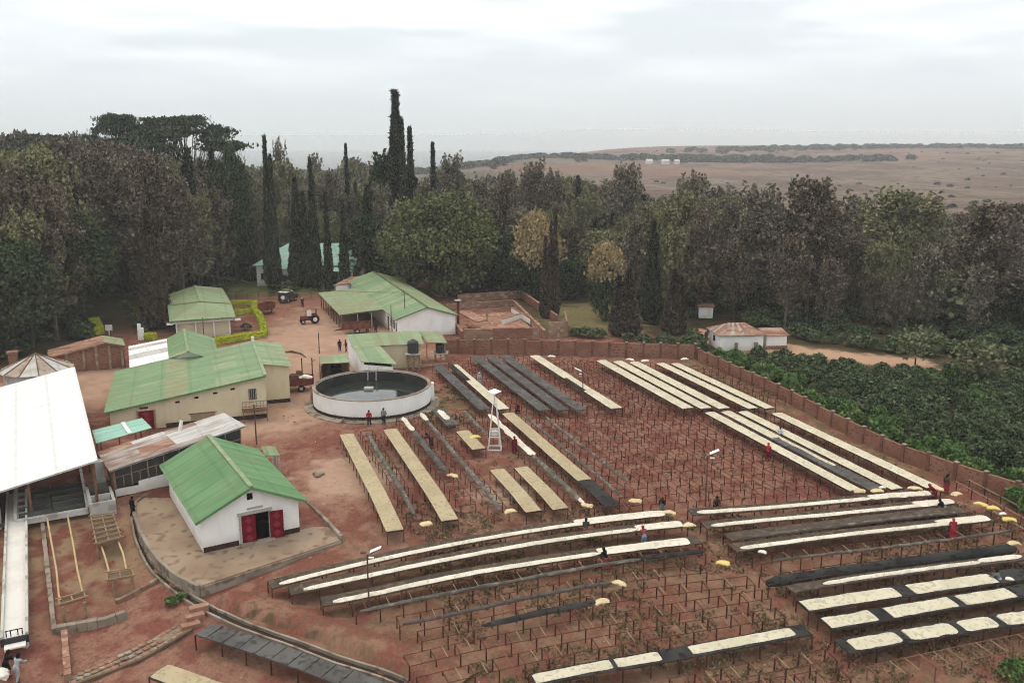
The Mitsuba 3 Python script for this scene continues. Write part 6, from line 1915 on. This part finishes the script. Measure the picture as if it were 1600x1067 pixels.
def broad(seed, H=13.0, R=6.5, n_cl=150, per=60, leaf=.45, flat=1.0, bottom=.25, trunk=.4):
    """A wide round crown of leaf clumps on a forked trunk."""
    r = np.random.default_rng(seed)
    cz, rz = H * (bottom + (1 - bottom) * .45), H * (1 - bottom) * .55 * flat
    C, paths = [], [(np.array([[0, 0, -.4], [.1, 0, H * bottom * .7], [.2, .1, cz * .8]]), [trunk, trunk * .8, trunk * .5])]
    for i in range(n_cl):
        d = r.normal(0, 1, 3)
        d[2] = abs(d[2]) * (1 if r.random() < .75 else -.6)
        d /= np.linalg.norm(d)
        bump = .72 + .5 * float(meshkit.noise((d * 2.2 + seed)[None], seed)[0])
        p = np.array([0, 0, cz]) + d * [R, R, rz] * bump * r.uniform(.72, 1.0)
        if i % 9 == 0: paths.append((np.array([[.2, .1, cz * .72], (np.array([.2, .1, cz * .72]) * .5 + p * .5) + r.normal(0, .4, 3), p]), [trunk * .35, trunk * .2, .03]))
        q = r.normal(0, 1, (per, 3)) * [.85, .85, .55] * (R / 6.5) ** .5
        C.append(p + q)
    return limbs(paths, 6), foliage(leaves(np.vstack(C), leaf, r, .25, 1.4))


def umbrella(seed, H=26.0, R=9.0, leaf=.5):
    """Flat-topped tree: bare limbs fanning out under thin layered plates of leaves."""
    r = np.random.default_rng(seed)
    paths, C = [(np.array([[0, 0, -.4], [.2, 0, H * .3], [.1, .2, H * .55]]), [.5, .4, .32])], []
    for i in range(46):
        az = r.uniform(0, 2 * np.pi)
        rad = R * math.sqrt(r.uniform(.03, 1))
        z = H * (1.0 - .20 * (rad / R) ** 2 - .04 * r.random())
        p = np.array([rad * math.cos(az), rad * math.sin(az), z])
        s = np.array([.1, .2, H * r.uniform(.48, .58)])
        mid = s * .45 + p * .55 + np.array([0, 0, -.06 * H])
        paths.append((np.array([s, mid, p - [0, 0, .3]]), [.16, .09, .03]))
        for j in range(3):
            q = p + np.r_[r.normal(0, 1.2, 2), r.normal(0, .15)]
            paths.append((np.array([mid, (mid + q) / 2 + r.normal(0, .2, 3), q]), [.05, .04, .015]))
            k = 80
            C.append(q + r.normal(0, 1, (k, 3)) * [1.1, 1.1, .2])
    return limbs(paths, 5), foliage(leaves(np.vstack(C), leaf, r, .0, 1.4))


def bush(seed, H=1.9, R=1.05, n=300, leaf=.26):
    r = np.random.default_rng(seed)
    d = r.normal(0, 1, (n, 3))
    d /= np.linalg.norm(d, axis=1, keepdims=True)
    d[:, 2] = np.abs(d[:, 2]) - .25
    lump = .7 + .55 * meshkit.noise(d * 2.3 + seed, seed)
    C = np.array([0, 0, H * .38]) + d * [R, R, H * .62] * (lump * np.sqrt(r.uniform(.35, 1, n)))[:, None]
    return foliage(leaves(C, leaf, r, .1, 1.7))


def small_tree(seed, H=5.0, R=1.5, n=700, leaf=.3):
    r = np.random.default_rng(seed)
    t, c = broad(seed, H, R, 30, n // 30, leaf, 1.0, .2, .1)
    return t, c


KINDS = {}


def kind(name, made, leaf_mat, bark_mat='bark', H=1.0):
    KINDS[name] = (proto(name + '_trunk', made[0], bark_mat), proto(name + '_crown', made[1], leaf_mat), H)


G_MATS = ['grey_brown_leaf', 'brown_leaf', 'olive_leaf', 'grey_brown_leaf', 'brown_leaf']
for i in range(5):
    kind(f'grevillea_{i}', grevillea(30 + i, 20, 2.5 + .35 * (i % 3), per=54, n_br=60, leaf=.31), G_MATS[i], 'pale_bark' if i % 2 else 'bark', 20)
for i in range(3):
    kind(f'grevillea_far_{i}', grevillea(50 + i, 20, 3.0, n_br=40, per=30, leaf=.55), G_MATS[i], 'bark', 20)
for i in range(3):
    kind(f'forest_broad_{i}', broad(60 + i, 15, 5.2, 130, 70, .36, 1.05, .28, .3), ['dark_leaf', 'olive_leaf', 'grey_brown_leaf'][i], 'bark', 15)
kind('cypress_slim', cypress(1, 17, .95), 'cypress_leaf', H=17)
kind('cypress_full', cypress(2, 17, 1.7, 4200, .46, 3), 'cypress_leaf', H=17)
kind('cypress_tall', cypress(9, 36, 1.9, 6500, .5, 2), 'cypress_leaf', H=36)
kind('cypress_rusty', cypress(3, 13, 1.5, 3600, .44, 2), 'rusty_cypress_leaf', H=13)
kind('mango', broad(71, 13.5, 7.2, 240, 110, .34, 1.1, .14, .5), 'mango_leaf', H=13.5)
kind('dark_broad', broad(72, 12, 4.6, 110, 90, .36, 1.1, .12, .3), 'dark_leaf', H=12)
kind('umbrella', umbrella(73, leaf=.4), 'acacia_leaf', 'bark', 26)
BT, BC = broad(74, 9, 3.0, 120, 90, .30, 1.0, .06, .25)
kind('blossoming', (BT, BC), 'dark_leaf', H=9)
q4 = np.array(BC.vertices).reshape(-1, 4, 3)
mid = q4.mean(1)
for nm_, lim in (('full', 5.2), ('top', 6.3)):                # the leaves of the upper crown, in flower
    up_ = mid[:, 2] + .35 * np.hypot(mid[:, 0], mid[:, 1]) + np.random.default_rng(3).normal(0, .5, len(mid)) > lim
    k4 = np.arange(up_.sum())[:, None] * 4
    proto('blossom_' + nm_, trimesh.Trimesh((q4[up_] * 1.015 + [0, 0, .05]).reshape(-1, 3), np.vstack([k4 + [0, 1, 2], k4 + [0, 2, 3]]), process=False), 'blossom')
    low4 = q4[~up_]
    k4 = np.arange(len(low4))[:, None] * 4
    proto('blossom_green_' + nm_, trimesh.Trimesh(low4.reshape(-1, 3), np.vstack([k4 + [0, 1, 2], k4 + [0, 2, 3]]), process=False), 'dark_leaf')
kind('sapling', small_tree(75), 'pale_leaf', H=5)
kind('fir', grevillea(76, 20, 4.4, .06, 110, 60, .42, -.12), 'dark_leaf', 'bark', 20)


def tree(name, k, x, y, h, lab, catg='tree', group=None, rot=None, wide=1.0):
    key = thing(name, lab, catg, group)
    t, c, H = KINDS[k]
    M = place(x, y, gz(x, y), RNG.uniform(0, 360) if rot is None else rot, h / H * wide, h / H)
    copy(f'{key}__trunk', t, M)
    copy(f'{key}__crown', c, M)
    return key


def by_sight(px, top, dist):
    """Position and height of a tree whose tip shows at a photo pixel, standing at a forward distance."""
    P = at_distance(px, top, dist)
    return P[0], P[1], P[2] - gz(P[0], P[1])


# single trees one can point to: (name, kind, pixel x, tip y, distance, width factor, label)
RAD = {'cypress_slim': .95, 'cypress_full': 1.9, 'cypress_rusty': 1.9, 'cypress_tall': 2.1, 'mango': 7.4, 'dark_broad': 4.8, 'umbrella': 9.6, 'blossoming': 3.2, **{f'grevillea_{i}': 3.6 for i in range(5)}, 'sapling': 1.6, 'fir': 3.6}
# name, kind, pixel x, tip y, forward distance, crown width in photo pixels, label
SINGLE = [
    ('cypress', 'cypress_full', 413, 222, 178, 29, 'tall pointed cypress left of the white house'),
    ('cypress', 'cypress_full', 460, 285, 180, 38, 'broad dark cypress before the middle of the white house'),
    ('cypress', 'cypress_full', 484, 255, 178, 27, 'twin-tipped cypress right of the broad one before the white house'),
    ('cypress', 'cypress_slim', 508, 306, 176, 16, 'short slim cypress before the right part of the white house'),
    ('cypress', 'cypress_slim', 534, 318, 176, 18, 'short straight cypress at the right end of the white house'),
    ('cypress', 'cypress_slim', 540, 232, 215, 13, 'slim cypress rising behind the right end of the white house'),
    ('cypress', 'cypress_tall', 617, 150, 196, 60, 'tallest cypress, with a bent double tip against the sky'),
    ('cypress', 'cypress_slim', 628, 196, 192, 17, 'second cypress just right of the tallest one'),
    ('cypress', 'cypress_slim', 640, 208, 194, 22, 'third cypress right of the tallest one'),
    ('cypress', 'cypress_slim', 676, 230, 220, 17, 'lone cypress above the round green tree'),
    ('cypress', 'cypress_slim', 555, 290, 230, 15, 'small cypress tip between the white house and the fir'),
    ('cypress', 'cypress_full', 903, 281, 205, 30, 'pointed cypress right of the yellow blossoming tree'),
    ('cypress', 'cypress_slim', 957, 335, 185, 16, 'cypress behind the small blossoming tree'),
    ('cypress', 'cypress_slim', 1005, 310, 190, 26, 'cypress right of the small blossoming tree'),
    ('cypress', 'cypress_slim', 1063, 325, 180, 16, 'slim cypress in front of the right woods'),
    ('cypress', 'cypress_rusty', 868, 335, 152, 24, 'brownish cypress standing before the yellow blossoming tree'),
    ('cypress', 'cypress_rusty', 852, 375, 150, 22, 'dull cypress left of the brownish one by the dry clearing'),
    ('cypress', 'cypress_rusty', 983, 425, 136, 56, 'rusty brown cypress by the back brick wall'),
    ('cypress', 'cypress_rusty', 1055, 425, 138, 50, 'rusty brown cypress left of the rusty roofed house'),
    ('cypress', 'cypress_full', 1022, 350, 146, 40, 'ragged dark cypress between two rusty ones'),
    ('cypress', 'cypress_rusty', 228, 335, 142, 62, 'brown drooping cypress by the forest road'),
    ('cypress', 'cypress_full', 293, 240, 175, 52, 'dark green cypress cluster behind the garden house'),
    ('cypress', 'cypress_slim', 243, 243, 165, 12, 'thin dark cypress tip left of the garden house'),
    ('cypress', 'cypress_full', 330, 240, 190, 46, 'pale tipped conifer right behind the garden house'),
    ('cypress', 'cypress_full', 590, 262, 205, 34, 'dark cypress filling the left side of the tallest one'),
    ('cypress', 'cypress_full', 572, 296, 192, 30, 'dark cypress behind the left end of the hall roof'),
    ('cypress', 'cypress_full', 650, 285, 200, 34, 'dark cypress right of the three tallest spires'),
    ('cypress', 'cypress_full', 380, 268, 188, 30, 'dark cypress at the left edge of the white house lawn'),
    ('cypress', 'cypress_full', 930, 345, 190, 28, 'dark cypress between the two blossoming trees'),
    ('fir_tree', 'fir', 604, 226, 200, 62, 'dark spreading conifer left of the tallest cypress'),
    ('fir_tree', 'fir', 572, 330, 186, 56, 'low dark conifer behind the hall roof'),
    ('round_tree', 'mango', 690, 314, 172, 176, 'big round olive green tree behind the hall'),
    ('broad_tree', 'dark_broad', 800, 372, 172, 74, 'dark bushy tree below the yellow blossoming tree'),
    ('broad_tree', 'dark_broad', 885, 400, 168, 60, 'dark tree behind the brownish cypress'),
    ('broad_tree', 'dark_broad', 630, 400, 179, 60, 'dark tree left of the round green tree'),
    ('broad_tree', 'dark_broad', 768, 385, 180, 66, 'dark tree filling the right flank of the round green tree'),
    ('broad_tree', 'dark_broad', 355, 243, 185, 58, 'dark crown under the flat topped tree'),
    ('blossoming_tree', 'blossoming', 840, 337, 168, 70, 'tree with a yellow blossoming crown'),
    ('blossoming_tree', 'blossoming', 950, 384, 148, 56, 'smaller tree with a golden blossoming top'),
    ('flat_topped_tree', 'umbrella', 285, 177, 205, 155, 'large flat topped tree against the sky, right one'),
    ('flat_topped_tree', 'umbrella', 180, 174, 215, 90, 'flat topped tree against the sky, left of the largest'),
    ('flat_topped_tree', 'umbrella', 60, 207, 235, 130, 'dark flat topped tree at the left edge behind the woods'),
    ('tall_tree', 'grevillea_1', 1275, 279, 150, 120, 'tallest tree of the right woods, with a ragged brown crown'),
    ('tall_tree', 'grevillea_0', 1195, 292, 152, 100, 'broad grey tree left of the tallest tree of the right woods'),
    ('tall_tree', 'grevillea_3', 1080, 272, 178, 80, 'tall feathery tree above the rusty brown cypresses'),
    ('tall_tree', 'grevillea_0', 973, 256, 205, 74, 'tall dark topped tree above the small blossoming tree'),
    ('tall_tree', 'grevillea_4', 832, 254, 225, 60, 'tall narrow tree above the yellow blossoming tree'),
    ('tall_tree', 'grevillea_3', 436, 220, 235, 32, 'tall thin tree just right of the left cypress'),
    ('tall_tree', 'grevillea_0', 702, 242, 225, 60, 'round topped tall tree right of the lone cypress'),
    ('tall_tree', 'grevillea_2', 1415, 292, 165, 130, 'wide pale green tree of the right woods'),
    ('tall_tree', 'grevillea_1', 1545, 318, 140, 120, 'brown tree at the right edge of the right woods'),
    ('tall_tree', 'grevillea_4', 870, 268, 220, 44, 'thin tall tree left of the pointed cypress'),
    ('sapling', 'sapling', 1437, 512, 116, 52, 'pale young tree in the coffee field near the path'),
    ('sapling', 'sapling', 1533, 536, 108, 66, 'pale round young tree at the right of the coffee field'),
    ('sapling', 'sapling', 1480, 430, 140, 90, 'bright green tree at the edge of the right woods'),
]
taken = []
for nm, k, px, top, dist, wpx, lab in SINGLE:
    x, y, h = by_sight(px, top, dist)
    rad = wpx * dist / FOC / 2
    key = tree(nm, k, x, y, h, lab, wide=rad / RAD[k] / (h / KINDS[k][2]))
    taken.append((x, y, 7.5 if k == 'mango' else 6.0 if px == 228 else 3.0))
    if nm == 'blossoming_tree':
        v = 'full' if px == 840 else 'top'
        scene[key + '__crown']['shape'] = {'type': 'ref', 'id': 'shape_blossom_green_' + v}
        copy(key + '__blossom', 'shape_blossom_' + v, scene[key + '__crown']['to_world'])

# the woods
def wood_ok(x, y):
    if abs(x) > .60 * y + 16: return False
    yb = np.interp(x, [-130, -90, -76, -68, -62, -57, -48, -30, -27, -8, -5, 20, 24, 44, 50, 130], [108, 112, 114, 122, 140, 172, 203, 203, 184, 184, 175, 172, 146, 141, 136, 118])
    if y < yb: return False
    road = np.array([[-53.6, 127], [-57.6, 131.6], [-67, 148], [-76.6, 166], [-90, 190]])
    if -.475 < x / y < -.395 and y < 168: return False
    return all((x - a) ** 2 + (y - b) ** 2 > c * c for a, b, c in taken)


rng = np.random.default_rng(11)
cand = []
far_lim = lambda x, y: np.interp(x / y, [-.6, -.2, 0, .1, .25, .6], [330, 360, 330, 300, 262, 235])
grid = {}
for _ in range(26000):
    y = math.sqrt(rng.uniform(108 ** 2, 360 ** 2))
    x = rng.uniform(-.60, .60) * y + rng.uniform(-12, 12)
    if y > far_lim(x, y) or not wood_ok(x, y): continue
    gap = 5.3 if y < 190 else 6.4
    cx_, cy_ = int(x // 6), int(y // 6)
    if any((x - a) ** 2 + (y - b) ** 2 < gap * gap for i in (-1, 0, 1) for j in (-1, 0, 1) for a, b in grid.get((cx_ + i, cy_ + j), ())): continue
    grid.setdefault((cx_, cy_), []).append((x, y))
    cand.append((y + 0 * x, x))
cand.sort()
print('wood trees', len(cand))


def wood_height(x, y, r):
    """Canopy height: lower in the middle, big at the left, tallest to the right front."""
    k = x / y
    h = float(np.interp(k, [-.6, -.45, -.40, -.36, -.31, -.26, -.2, -.05, .05, .2, .32, .45, .6], [28, 30.5, 28, 25, 22.5, 20.5, 19.5, 17.5, 16.5, 17, 16.5, 16, 15.5]))
    h *= float(np.interp(y, [110, 150, 230, 350], [.72, 1.0, .97, .95])) if k < -.25 else float(np.interp(y, [130, 160, 350], [.88, 1.0, .92]))
    n = float(meshkit.noise(np.array([[x * .055, y * .055, 0]]), 4)[0])
    return h * ((.80 + .24 * n) * r.uniform(.9, 1.08) if k < -.28 else (.66 + .44 * n) * r.uniform(.74, 1.26) * (.86 if k > .12 and y > 172 else 1))


NEAR = 262
forest = thing('forest', 'far part of the grey brown woods reaching back towards the plain', 'forest', kind='stuff')
nf = 0
for i, (y, x) in enumerate(cand):
    h = wood_height(x, y, rng)
    k = x / y
    u = rng.random()
    if i < NEAR:
        if k < -.3:
            sp = 'forest_broad_0' if (u < .34 and y < 140) else 'grevillea_2' if u < .42 else f'grevillea_{(1, 4, 1, 4, 0)[rng.integers(5)]}'
        else:
            sp = f'grevillea_{rng.integers(5)}' if u < .86 else f'forest_broad_{rng.integers(3)}'
        zone = 'left woods by the forest road' if k < -.3 else 'woods behind the hall' if k < .16 else 'woods beyond the coffee field'
        what, nm = ('grey brown sparse tree', 'wood_tree') if 'grev' in sp else ('bushy tree', 'bushy_tree')
        if 'broad' in sp: h *= .72
        tone = {'0': 'grey', '1': 'brownish', '2': 'olive', '3': 'pale stemmed', '4': 'dull brown'}[sp[-1]] if 'grev' in sp else ['dark green', 'olive', 'grey'][int(sp[-1])]
        what = what.replace('grey brown', tone) if 'grev' in sp else f'{tone} {what}'
        zone = ('front rank of the ' if y < (138 if k < -.3 else 155 if k > .16 else 195) else 'inner part of the ') + zone
        tree(nm, sp, x, y, h, f'{what} in the {zone}', 'tree', f'{what}s, {zone}', wide=float(np.clip(19 / h, .8, 1.2)) if k > -.3 else 1.12)
    else:
        t, c, H = KINDS[f'grevillea_far_{rng.integers(3)}'] if u < .85 else KINDS[f'forest_broad_{rng.integers(1, 3)}']
        if H == 15: h *= .8
        M = place(x, y, gz(x, y), rng.uniform(0, 360), h / H * float(np.clip(22 / h, .9, 1.35)), h / H)
        nf += 1
        copy(f'forest__{nf:03d}', c, M)
        nf += 1
        copy(f'forest__{nf:03d}', t, M)

# coffee bushes beyond the brick wall, the brighter ones along it
for i in range(3): proto(f'coffee_bush_{i}', bush(80 + i, 1.9, 1.05, 380, .22), 'coffee_leaf')
for i in range(2): proto(f'bright_bush_{i}', bush(84 + i, 1.9, 1.0, 420, .21), 'bright_coffee_leaf')
wl = LineString([G(*p, 0)[:2] for p in ((1087, 561), (1139, 585), (1185, 607), (1237, 632), (1296, 664), (1362, 699), (1412, 721), (1480, 746), (1600, 785), (1760, 838))])
east = []
for y in np.arange(52, 127, 1.9):
    for x in np.arange(22, 92, 1.55):
        xx, yy = x + rng.normal(0, .35), y + rng.normal(0, .3)
        if xx > .62 * yy + 12: continue
        d = wl.distance(Point(xx, yy))
        wx = np.interp(yy, [52, 68, 82.9, 102.9, 121], [46, 40.8, 36.7, 31.4, 24.9])
        if xx < wx + 1.2 or d < 1.1: continue
        if LineString([(38, 126), (48, 121), (54, 118.5)]).distance(Point(xx, yy)) < 2.6 or (27.5 < xx < 40.5 and yy > 122): continue
        if yy > np.interp(xx, [24, 40, 48, 70, 92], [121, 121, 117, 108, 100]): continue
        if rng.random() < .12: continue
        if 37 < xx < 55 and yy > np.interp(xx, [38, 48, 70], [126, 121, 112]) - 6.5: continue
        east.append((d, xx, yy))
nb, ns = 0, 0
stuff = thing('coffee_field', 'green coffee bushes farther from the brick wall', 'coffee bushes', kind='stuff')
east.sort()
for d, x, y in east:
    near = d < 3.4
    s = rng.uniform(.7, 1.3) * (1.1 if near else 1.0)
    M = place(x, y, gz(x, y), rng.uniform(0, 360), s, s * rng.uniform(.8, 1.1))
    if nb < 290:
        key = thing('coffee_bush', 'bright green coffee bush in the hedge-like rows along the brick wall', 'bush', 'bright coffee bushes along the wall')
        copy(key, 'shape_' + (f'bright_bush_{rng.integers(2)}' if d < 2.6 + 4.5 * meshkit.noise(np.array([[x * .3, y * .3, 0]]), 6)[0] else f'coffee_bush_{rng.integers(3)}'), M)
        nb += 1
    else:
        ns += 1
        copy(f'coffee_field__{ns:03d}', 'shape_' + (f'bright_bush_{rng.integers(2)}' if rng.random() < .1 else f'coffee_bush_{rng.integers(3)}'), M)
print('coffee', nb, ns)

# undergrowth on the floor of the woods and at their edge
und = thing('undergrowth', 'dark green undergrowth on the floor of the woods', 'undergrowth', kind='stuff')
n = 0
for _ in range(9000):
    y = math.sqrt(rng.uniform(100 ** 2, 230 ** 2))
    x = rng.uniform(-.6, .6) * y
    edge = wood_ok(x, y)
    if 24 < x < 36 and 132 < y < 151: continue
    if 28 < x < 56 and abs(y - np.interp(x, [28, 38, 48, 70, 95], [133, 127, 121, 112, 102])) < 4.5: continue
    extra = (24 < x < 27.5 and 119 < y < 136) or (41 < x < 130 and y > np.interp(x, [41, 50, 70, 130], [132, 126, 117, 92]) and y < 150) or (-5 < x < 28 and 128 < y < 133 and x > 17)
    if not (edge or extra) or n > 2600: continue
    n += 1
    s = rng.uniform(.7, 1.7)
    copy(f'undergrowth__{n:03d}', f'shape_coffee_bush_{rng.integers(3)}', place(x, y, gz(x, y), rng.uniform(0, 360), s, s * .8))

# clipped yellow green hedge round the garden house and by the road
def hedge(name, pts, h, w, lab):
    t = thing(name, lab, 'hedge')
    ls = LineString([G(*p, 0)[:2] for p in pts])
    P = [np.array(ls.interpolate(v).coords[0]) for v in np.arange(0, ls.length, .55)]
    body, C = [], []
    for A, B in zip(P[:-1], P[1:]):
        body.append(beam([*A, h / 2 - .02], [*(B + (B - A) * .05), h / 2 - .02], w * .93, h * .95))
        d = (B - A) / np.linalg.norm(B - A)
        nn = np.array([-d[1], d[0]])
        q = RNG.uniform(-1, 1, (60, 3))
        f = RNG.integers(0, 3, 60)
        q[f == 0, 2] = 1
        q[f == 1, 1] = np.sign(q[f == 1, 1])
        C.append(np.column_stack([A + d * (q[:, :1] * .5 + .5) * .55 + nn * q[:, 1:2] * w / 2, h / 2 + q[:, 2] * h / 2]))
    part(t, 'foliage', cat([foliage(leaves(np.vstack(C), .17, RNG, .1, 1.3))] + body), 'clipped_hedge_leaf')


hedge('clipped_hedge', [(333, 540), (372, 532), (411, 527), (413, 520), (405, 497), (398, 489)], 1.0, 1.0, 'yellow green clipped hedge curving round the front of the garden house')
hedge('clipped_hedge', [(362, 493), (398, 489)], .9, .8, 'short clipped hedge across the garden, parallel to the house end')
hedge('clipped_hedge', [(361, 477), (398, 477), (398, 487)], .9, 1.0, 'clipped hedge corner at the back of the garden by the trailer')
hedge('clipped_hedge', [(155, 523), (147, 505)], 1.0, 1.6, 'clipped yellow green hedge left of the forest road')
hedge('clipped_hedge', [(228, 530), (243, 531)], 1.0, 1.0, 'clipped hedge clump beside the white gate post')
for i, (x, y) in enumerate(((222, 520), (215, 509), (208, 499), (202, 489), (196, 479))):
    P = G(x, y, 0)
    key = thing('roadside_shrub', 'round clipped shrub in the row along the right side of the forest road', 'shrub', 'clipped shrubs along the forest road')
    copy(key, 'shape_bright_bush_0', place(P[0], P[1], 0, 40 * i, .95, .7))
for i, (x, y, s, lab) in enumerate(((380, 486, .5, 'dark shrub inside the hedged garden'), (385, 515, .9, 'bare brown shrub in the front of the hedged garden'), (452, 455, 1.5, 'grey green shrub behind the black car'), (522, 448, 1.1, 'dark shrub behind the striped canopy'), (425, 462, .9, 'shrub at the garden gate of the white house'), (915, 527, 1.3, 'dark green shrub right of the brick pens'), (935, 528, 1.2, 'second dark green shrub right of the brick pens'), (902, 524, 1.0, 'small dark shrub touching the brick pens'), (1585, 1062, 1.0, 'green bush at the bottom right corner'), (268, 945, .5, 'grassy green tuft beside the stone steps'), (284, 935, .4, 'smaller green tuft by the drain'))):
    P = G(x, y, 0)
    key = thing('shrub', lab, 'shrub')
    copy(key, f'shape_{"bright_bush" if i in (8, 9, 10) else "coffee_bush"}_{i % 2}', place(P[0], P[1], gz(P[0], P[1]), 50 * i, s, s * .8))
# fence of the white house's garden
t = thing('garden_fence', 'dark wire fence with posts in front of the white house garden', 'fence')
ls = LineString([G(*p, 0)[:2] for p in ((352, 470), (400, 468), (418, 466), (432, 466), (470, 467), (505, 466))])
for v in np.arange(0, ls.length, 2.0):
    Q = np.array(ls.interpolate(v).coords[0])
    part(t, 'post', box([*Q, .7], [.12, .12, 1.5]), 'dark_wood')
for z in (.4, .8, 1.25):
    part(t, 'wire', tube([[*np.array(ls.interpolate(v).coords[0]), z] for v in np.linspace(0, ls.length, 20)], .03, 4), 'dark_wood')


# weeds and dry grass between the beds
def tufts(name, n, cond, mat, size, lab, catg, seed, hgt):
    r = np.random.default_rng(seed)
    P = []
    while len(P) < n:
        x, y = r.uniform(-45, 62), r.uniform(42, 122)
        if abs(x) > .58 * y + 4: continue
        p = cond(x, y)
        if p > 0 and r.random() < p * (float(meshkit.fbm(np.array([[x * .35, y * .35, 1.0]]), 3, 8)[0]) > .47): P.append((x, y))
    P = np.array(P)
    C = np.repeat(np.column_stack([P, ground_height(P[:, 0], P[:, 1]) + hgt * .3]), 6, axis=0) + r.normal(0, 1, (6 * n, 3)) * [.16, .16, .02]
    A = np.column_stack([r.normal(0, .7, (6 * n, 2)), np.ones(6 * n)])
    key = thing(name, lab, catg, kind='stuff')
    add(key, foliage(leaves(C, size, r, 0, 2.6, A)), mat)


def field(x, y):
    s, t_ = UB @ [x, y], VB @ [x, y]
    if plat.contains(Point(x, y)): return 0
    return 1 if (t_ > 14 and x < np.interp(y, [42, 121], [48, 24])) else 0


tufts('dry_grass', 4500, lambda x, y: field(x, y) * (1.0 if y < 70 else .10), 'dry_grass_blade', .11, 'dry grass tufts between the terrace beds', 'grass', 1, .2)
tufts('weeds', 1300, lambda x, y: field(x, y) * (.5 if y < 72 else .06) + (1.5 if (x + 7) ** 2 / 14 + (y - 99) ** 2 / 70 < 1 else 0) + (1.0 if 0.8 < (x - 25) * -.957 + (121 - y) * .292 < 0 else 0), 'weed_leaf', .12, 'small green weeds among the beds and beside the round tank', 'weeds', 2, .15)
# rubble and pebbles on the bare ground
r = np.random.default_rng(5)
S = trimesh.creation.icosphere(subdivisions=0)
ms = []
for _ in range(2600):
    x, y = r.uniform(-40, 45), r.uniform(43, 118)
    if abs(x) > .58 * y or plat.contains(Point(x, y)): continue
    s = r.uniform(.03, .10) * (1.5 if r.random() < .06 else 1)
    ms.append(np.column_stack([S.vertices * s * r.uniform(.6, 1.3, 3) + [x, y, gz(x, y) + s * .2]]))
V = np.vstack(ms)
F = np.vstack([S.faces + i * len(S.vertices) for i in range(len(ms))])
add(thing('rubble', 'small stones and clods strewn over the red earth', 'stones', kind='stuff'), trimesh.Trimesh(V, F, process=False), 'old_tile')

# ------------------------------------------------------------------ far country: shrubs, tree belts, farm
for i in range(2): proto(f'far_shrub_{i}', bush(90 + i, 4.0, 3.4, 120, 1.3), 'distant_shrub')
n = 0
for _ in range(900):
    y = 330 + 1300 * rng.random() ** 1.6
    k = rng.uniform(-.05, .62)
    x = k * y
    if meshkit.fbm(np.array([[x * .006, y * .006, 0]]), 3, 2)[0] < .47 or n >= 230: continue
    if y < far_lim(x, y) + 20: continue
    n += 1
    key = thing('far_shrub', 'small dark shrub dotted over the reddish grassland', 'shrub', 'shrubs dotted over the grassland')
    s = rng.uniform(.25, .75)
    copy(key, f'shape_far_shrub_{rng.integers(2)}', place(x, y, gz(x, y), rng.uniform(0, 360), s, s * .8))
kind('far_tree', broad(95, 9, 5.5, 40, 14, 1.5, 1.0, .05, .3), 'distant_leaf', H=9)
belts = [('tree_line', 'dark tree belt across the middle distance', [(-120, 1250), (60, 1180), (330, 1150)], 150, 13), ('tree_line', 'dark tree belt on the ridge at the upper right', [(330, 1500), (560, 1560), (760, 1620), (1100, 1750)], 330, 46),
         ('tree_line', 'thin tree line along the far right skyline', [(800, 1500), (1000, 1480), (1200, 1420)], 130, 14), ('tree_line', 'scattered trees round the far farm', [(180, 1120), (300, 1090), (450, 1080)], 90, 10), ('tree_line', 'faint belts of trees on the hazy plain at the left', [(-1300, 3600), (-400, 3300), (300, 3100)], 420, 60),
         ('tree_line', 'faint trees at the near edge of the hazy plain', [(-420, 900), (-200, 1000), (-20, 1050)], 160, 60)]
for nm, lab, pts, n, spread in belts:
    key = thing(nm, lab, 'trees', kind='stuff')
    ls = LineString(pts)
    for i in range(n):
        Q = np.array(ls.interpolate(rng.random() * ls.length).coords[0]) + rng.normal(0, spread, 2) * [1, 1]
        s = rng.uniform(.6, 1.4)
        copy(f'{key}__{i + 1:03d}', KINDS['far_tree'][1], place(Q[0], Q[1], gz(*Q), rng.uniform(0, 360), s * 1.0, s * .6))
for i, (px, w_, lab) in enumerate(((1015, 7, 'leftmost pale house of the far farm'), (1040, 8, 'middle pale roofed house of the far farm'), (1058, 5, 'rightmost pale house of the far farm'))):
    P = G(px, 245, 0, gz(*at_distance(px, 245, 1060)[:2]))
    P = at_distance(px, 243, 1060)
    z = gz(P[0], P[1])
    t = thing('far_house', lab, 'house')
    part(t, 'walls', box([P[0], P[1], z + 1.6], [w_, 7, 3.2], 8), 'white_plaster')
    part(t, 'roof', trimesh.convex.convex_hull(np.array([[P[0] + a * (w_ / 2 + .5), P[1] + b * 4, z + 3.2] for a in (-1, 1) for b in (-1, 1)] + [[P[0] + a * w_ / 2, P[1], z + 5.2] for a in (-1, 1)])), 'zinc_roof_iron')
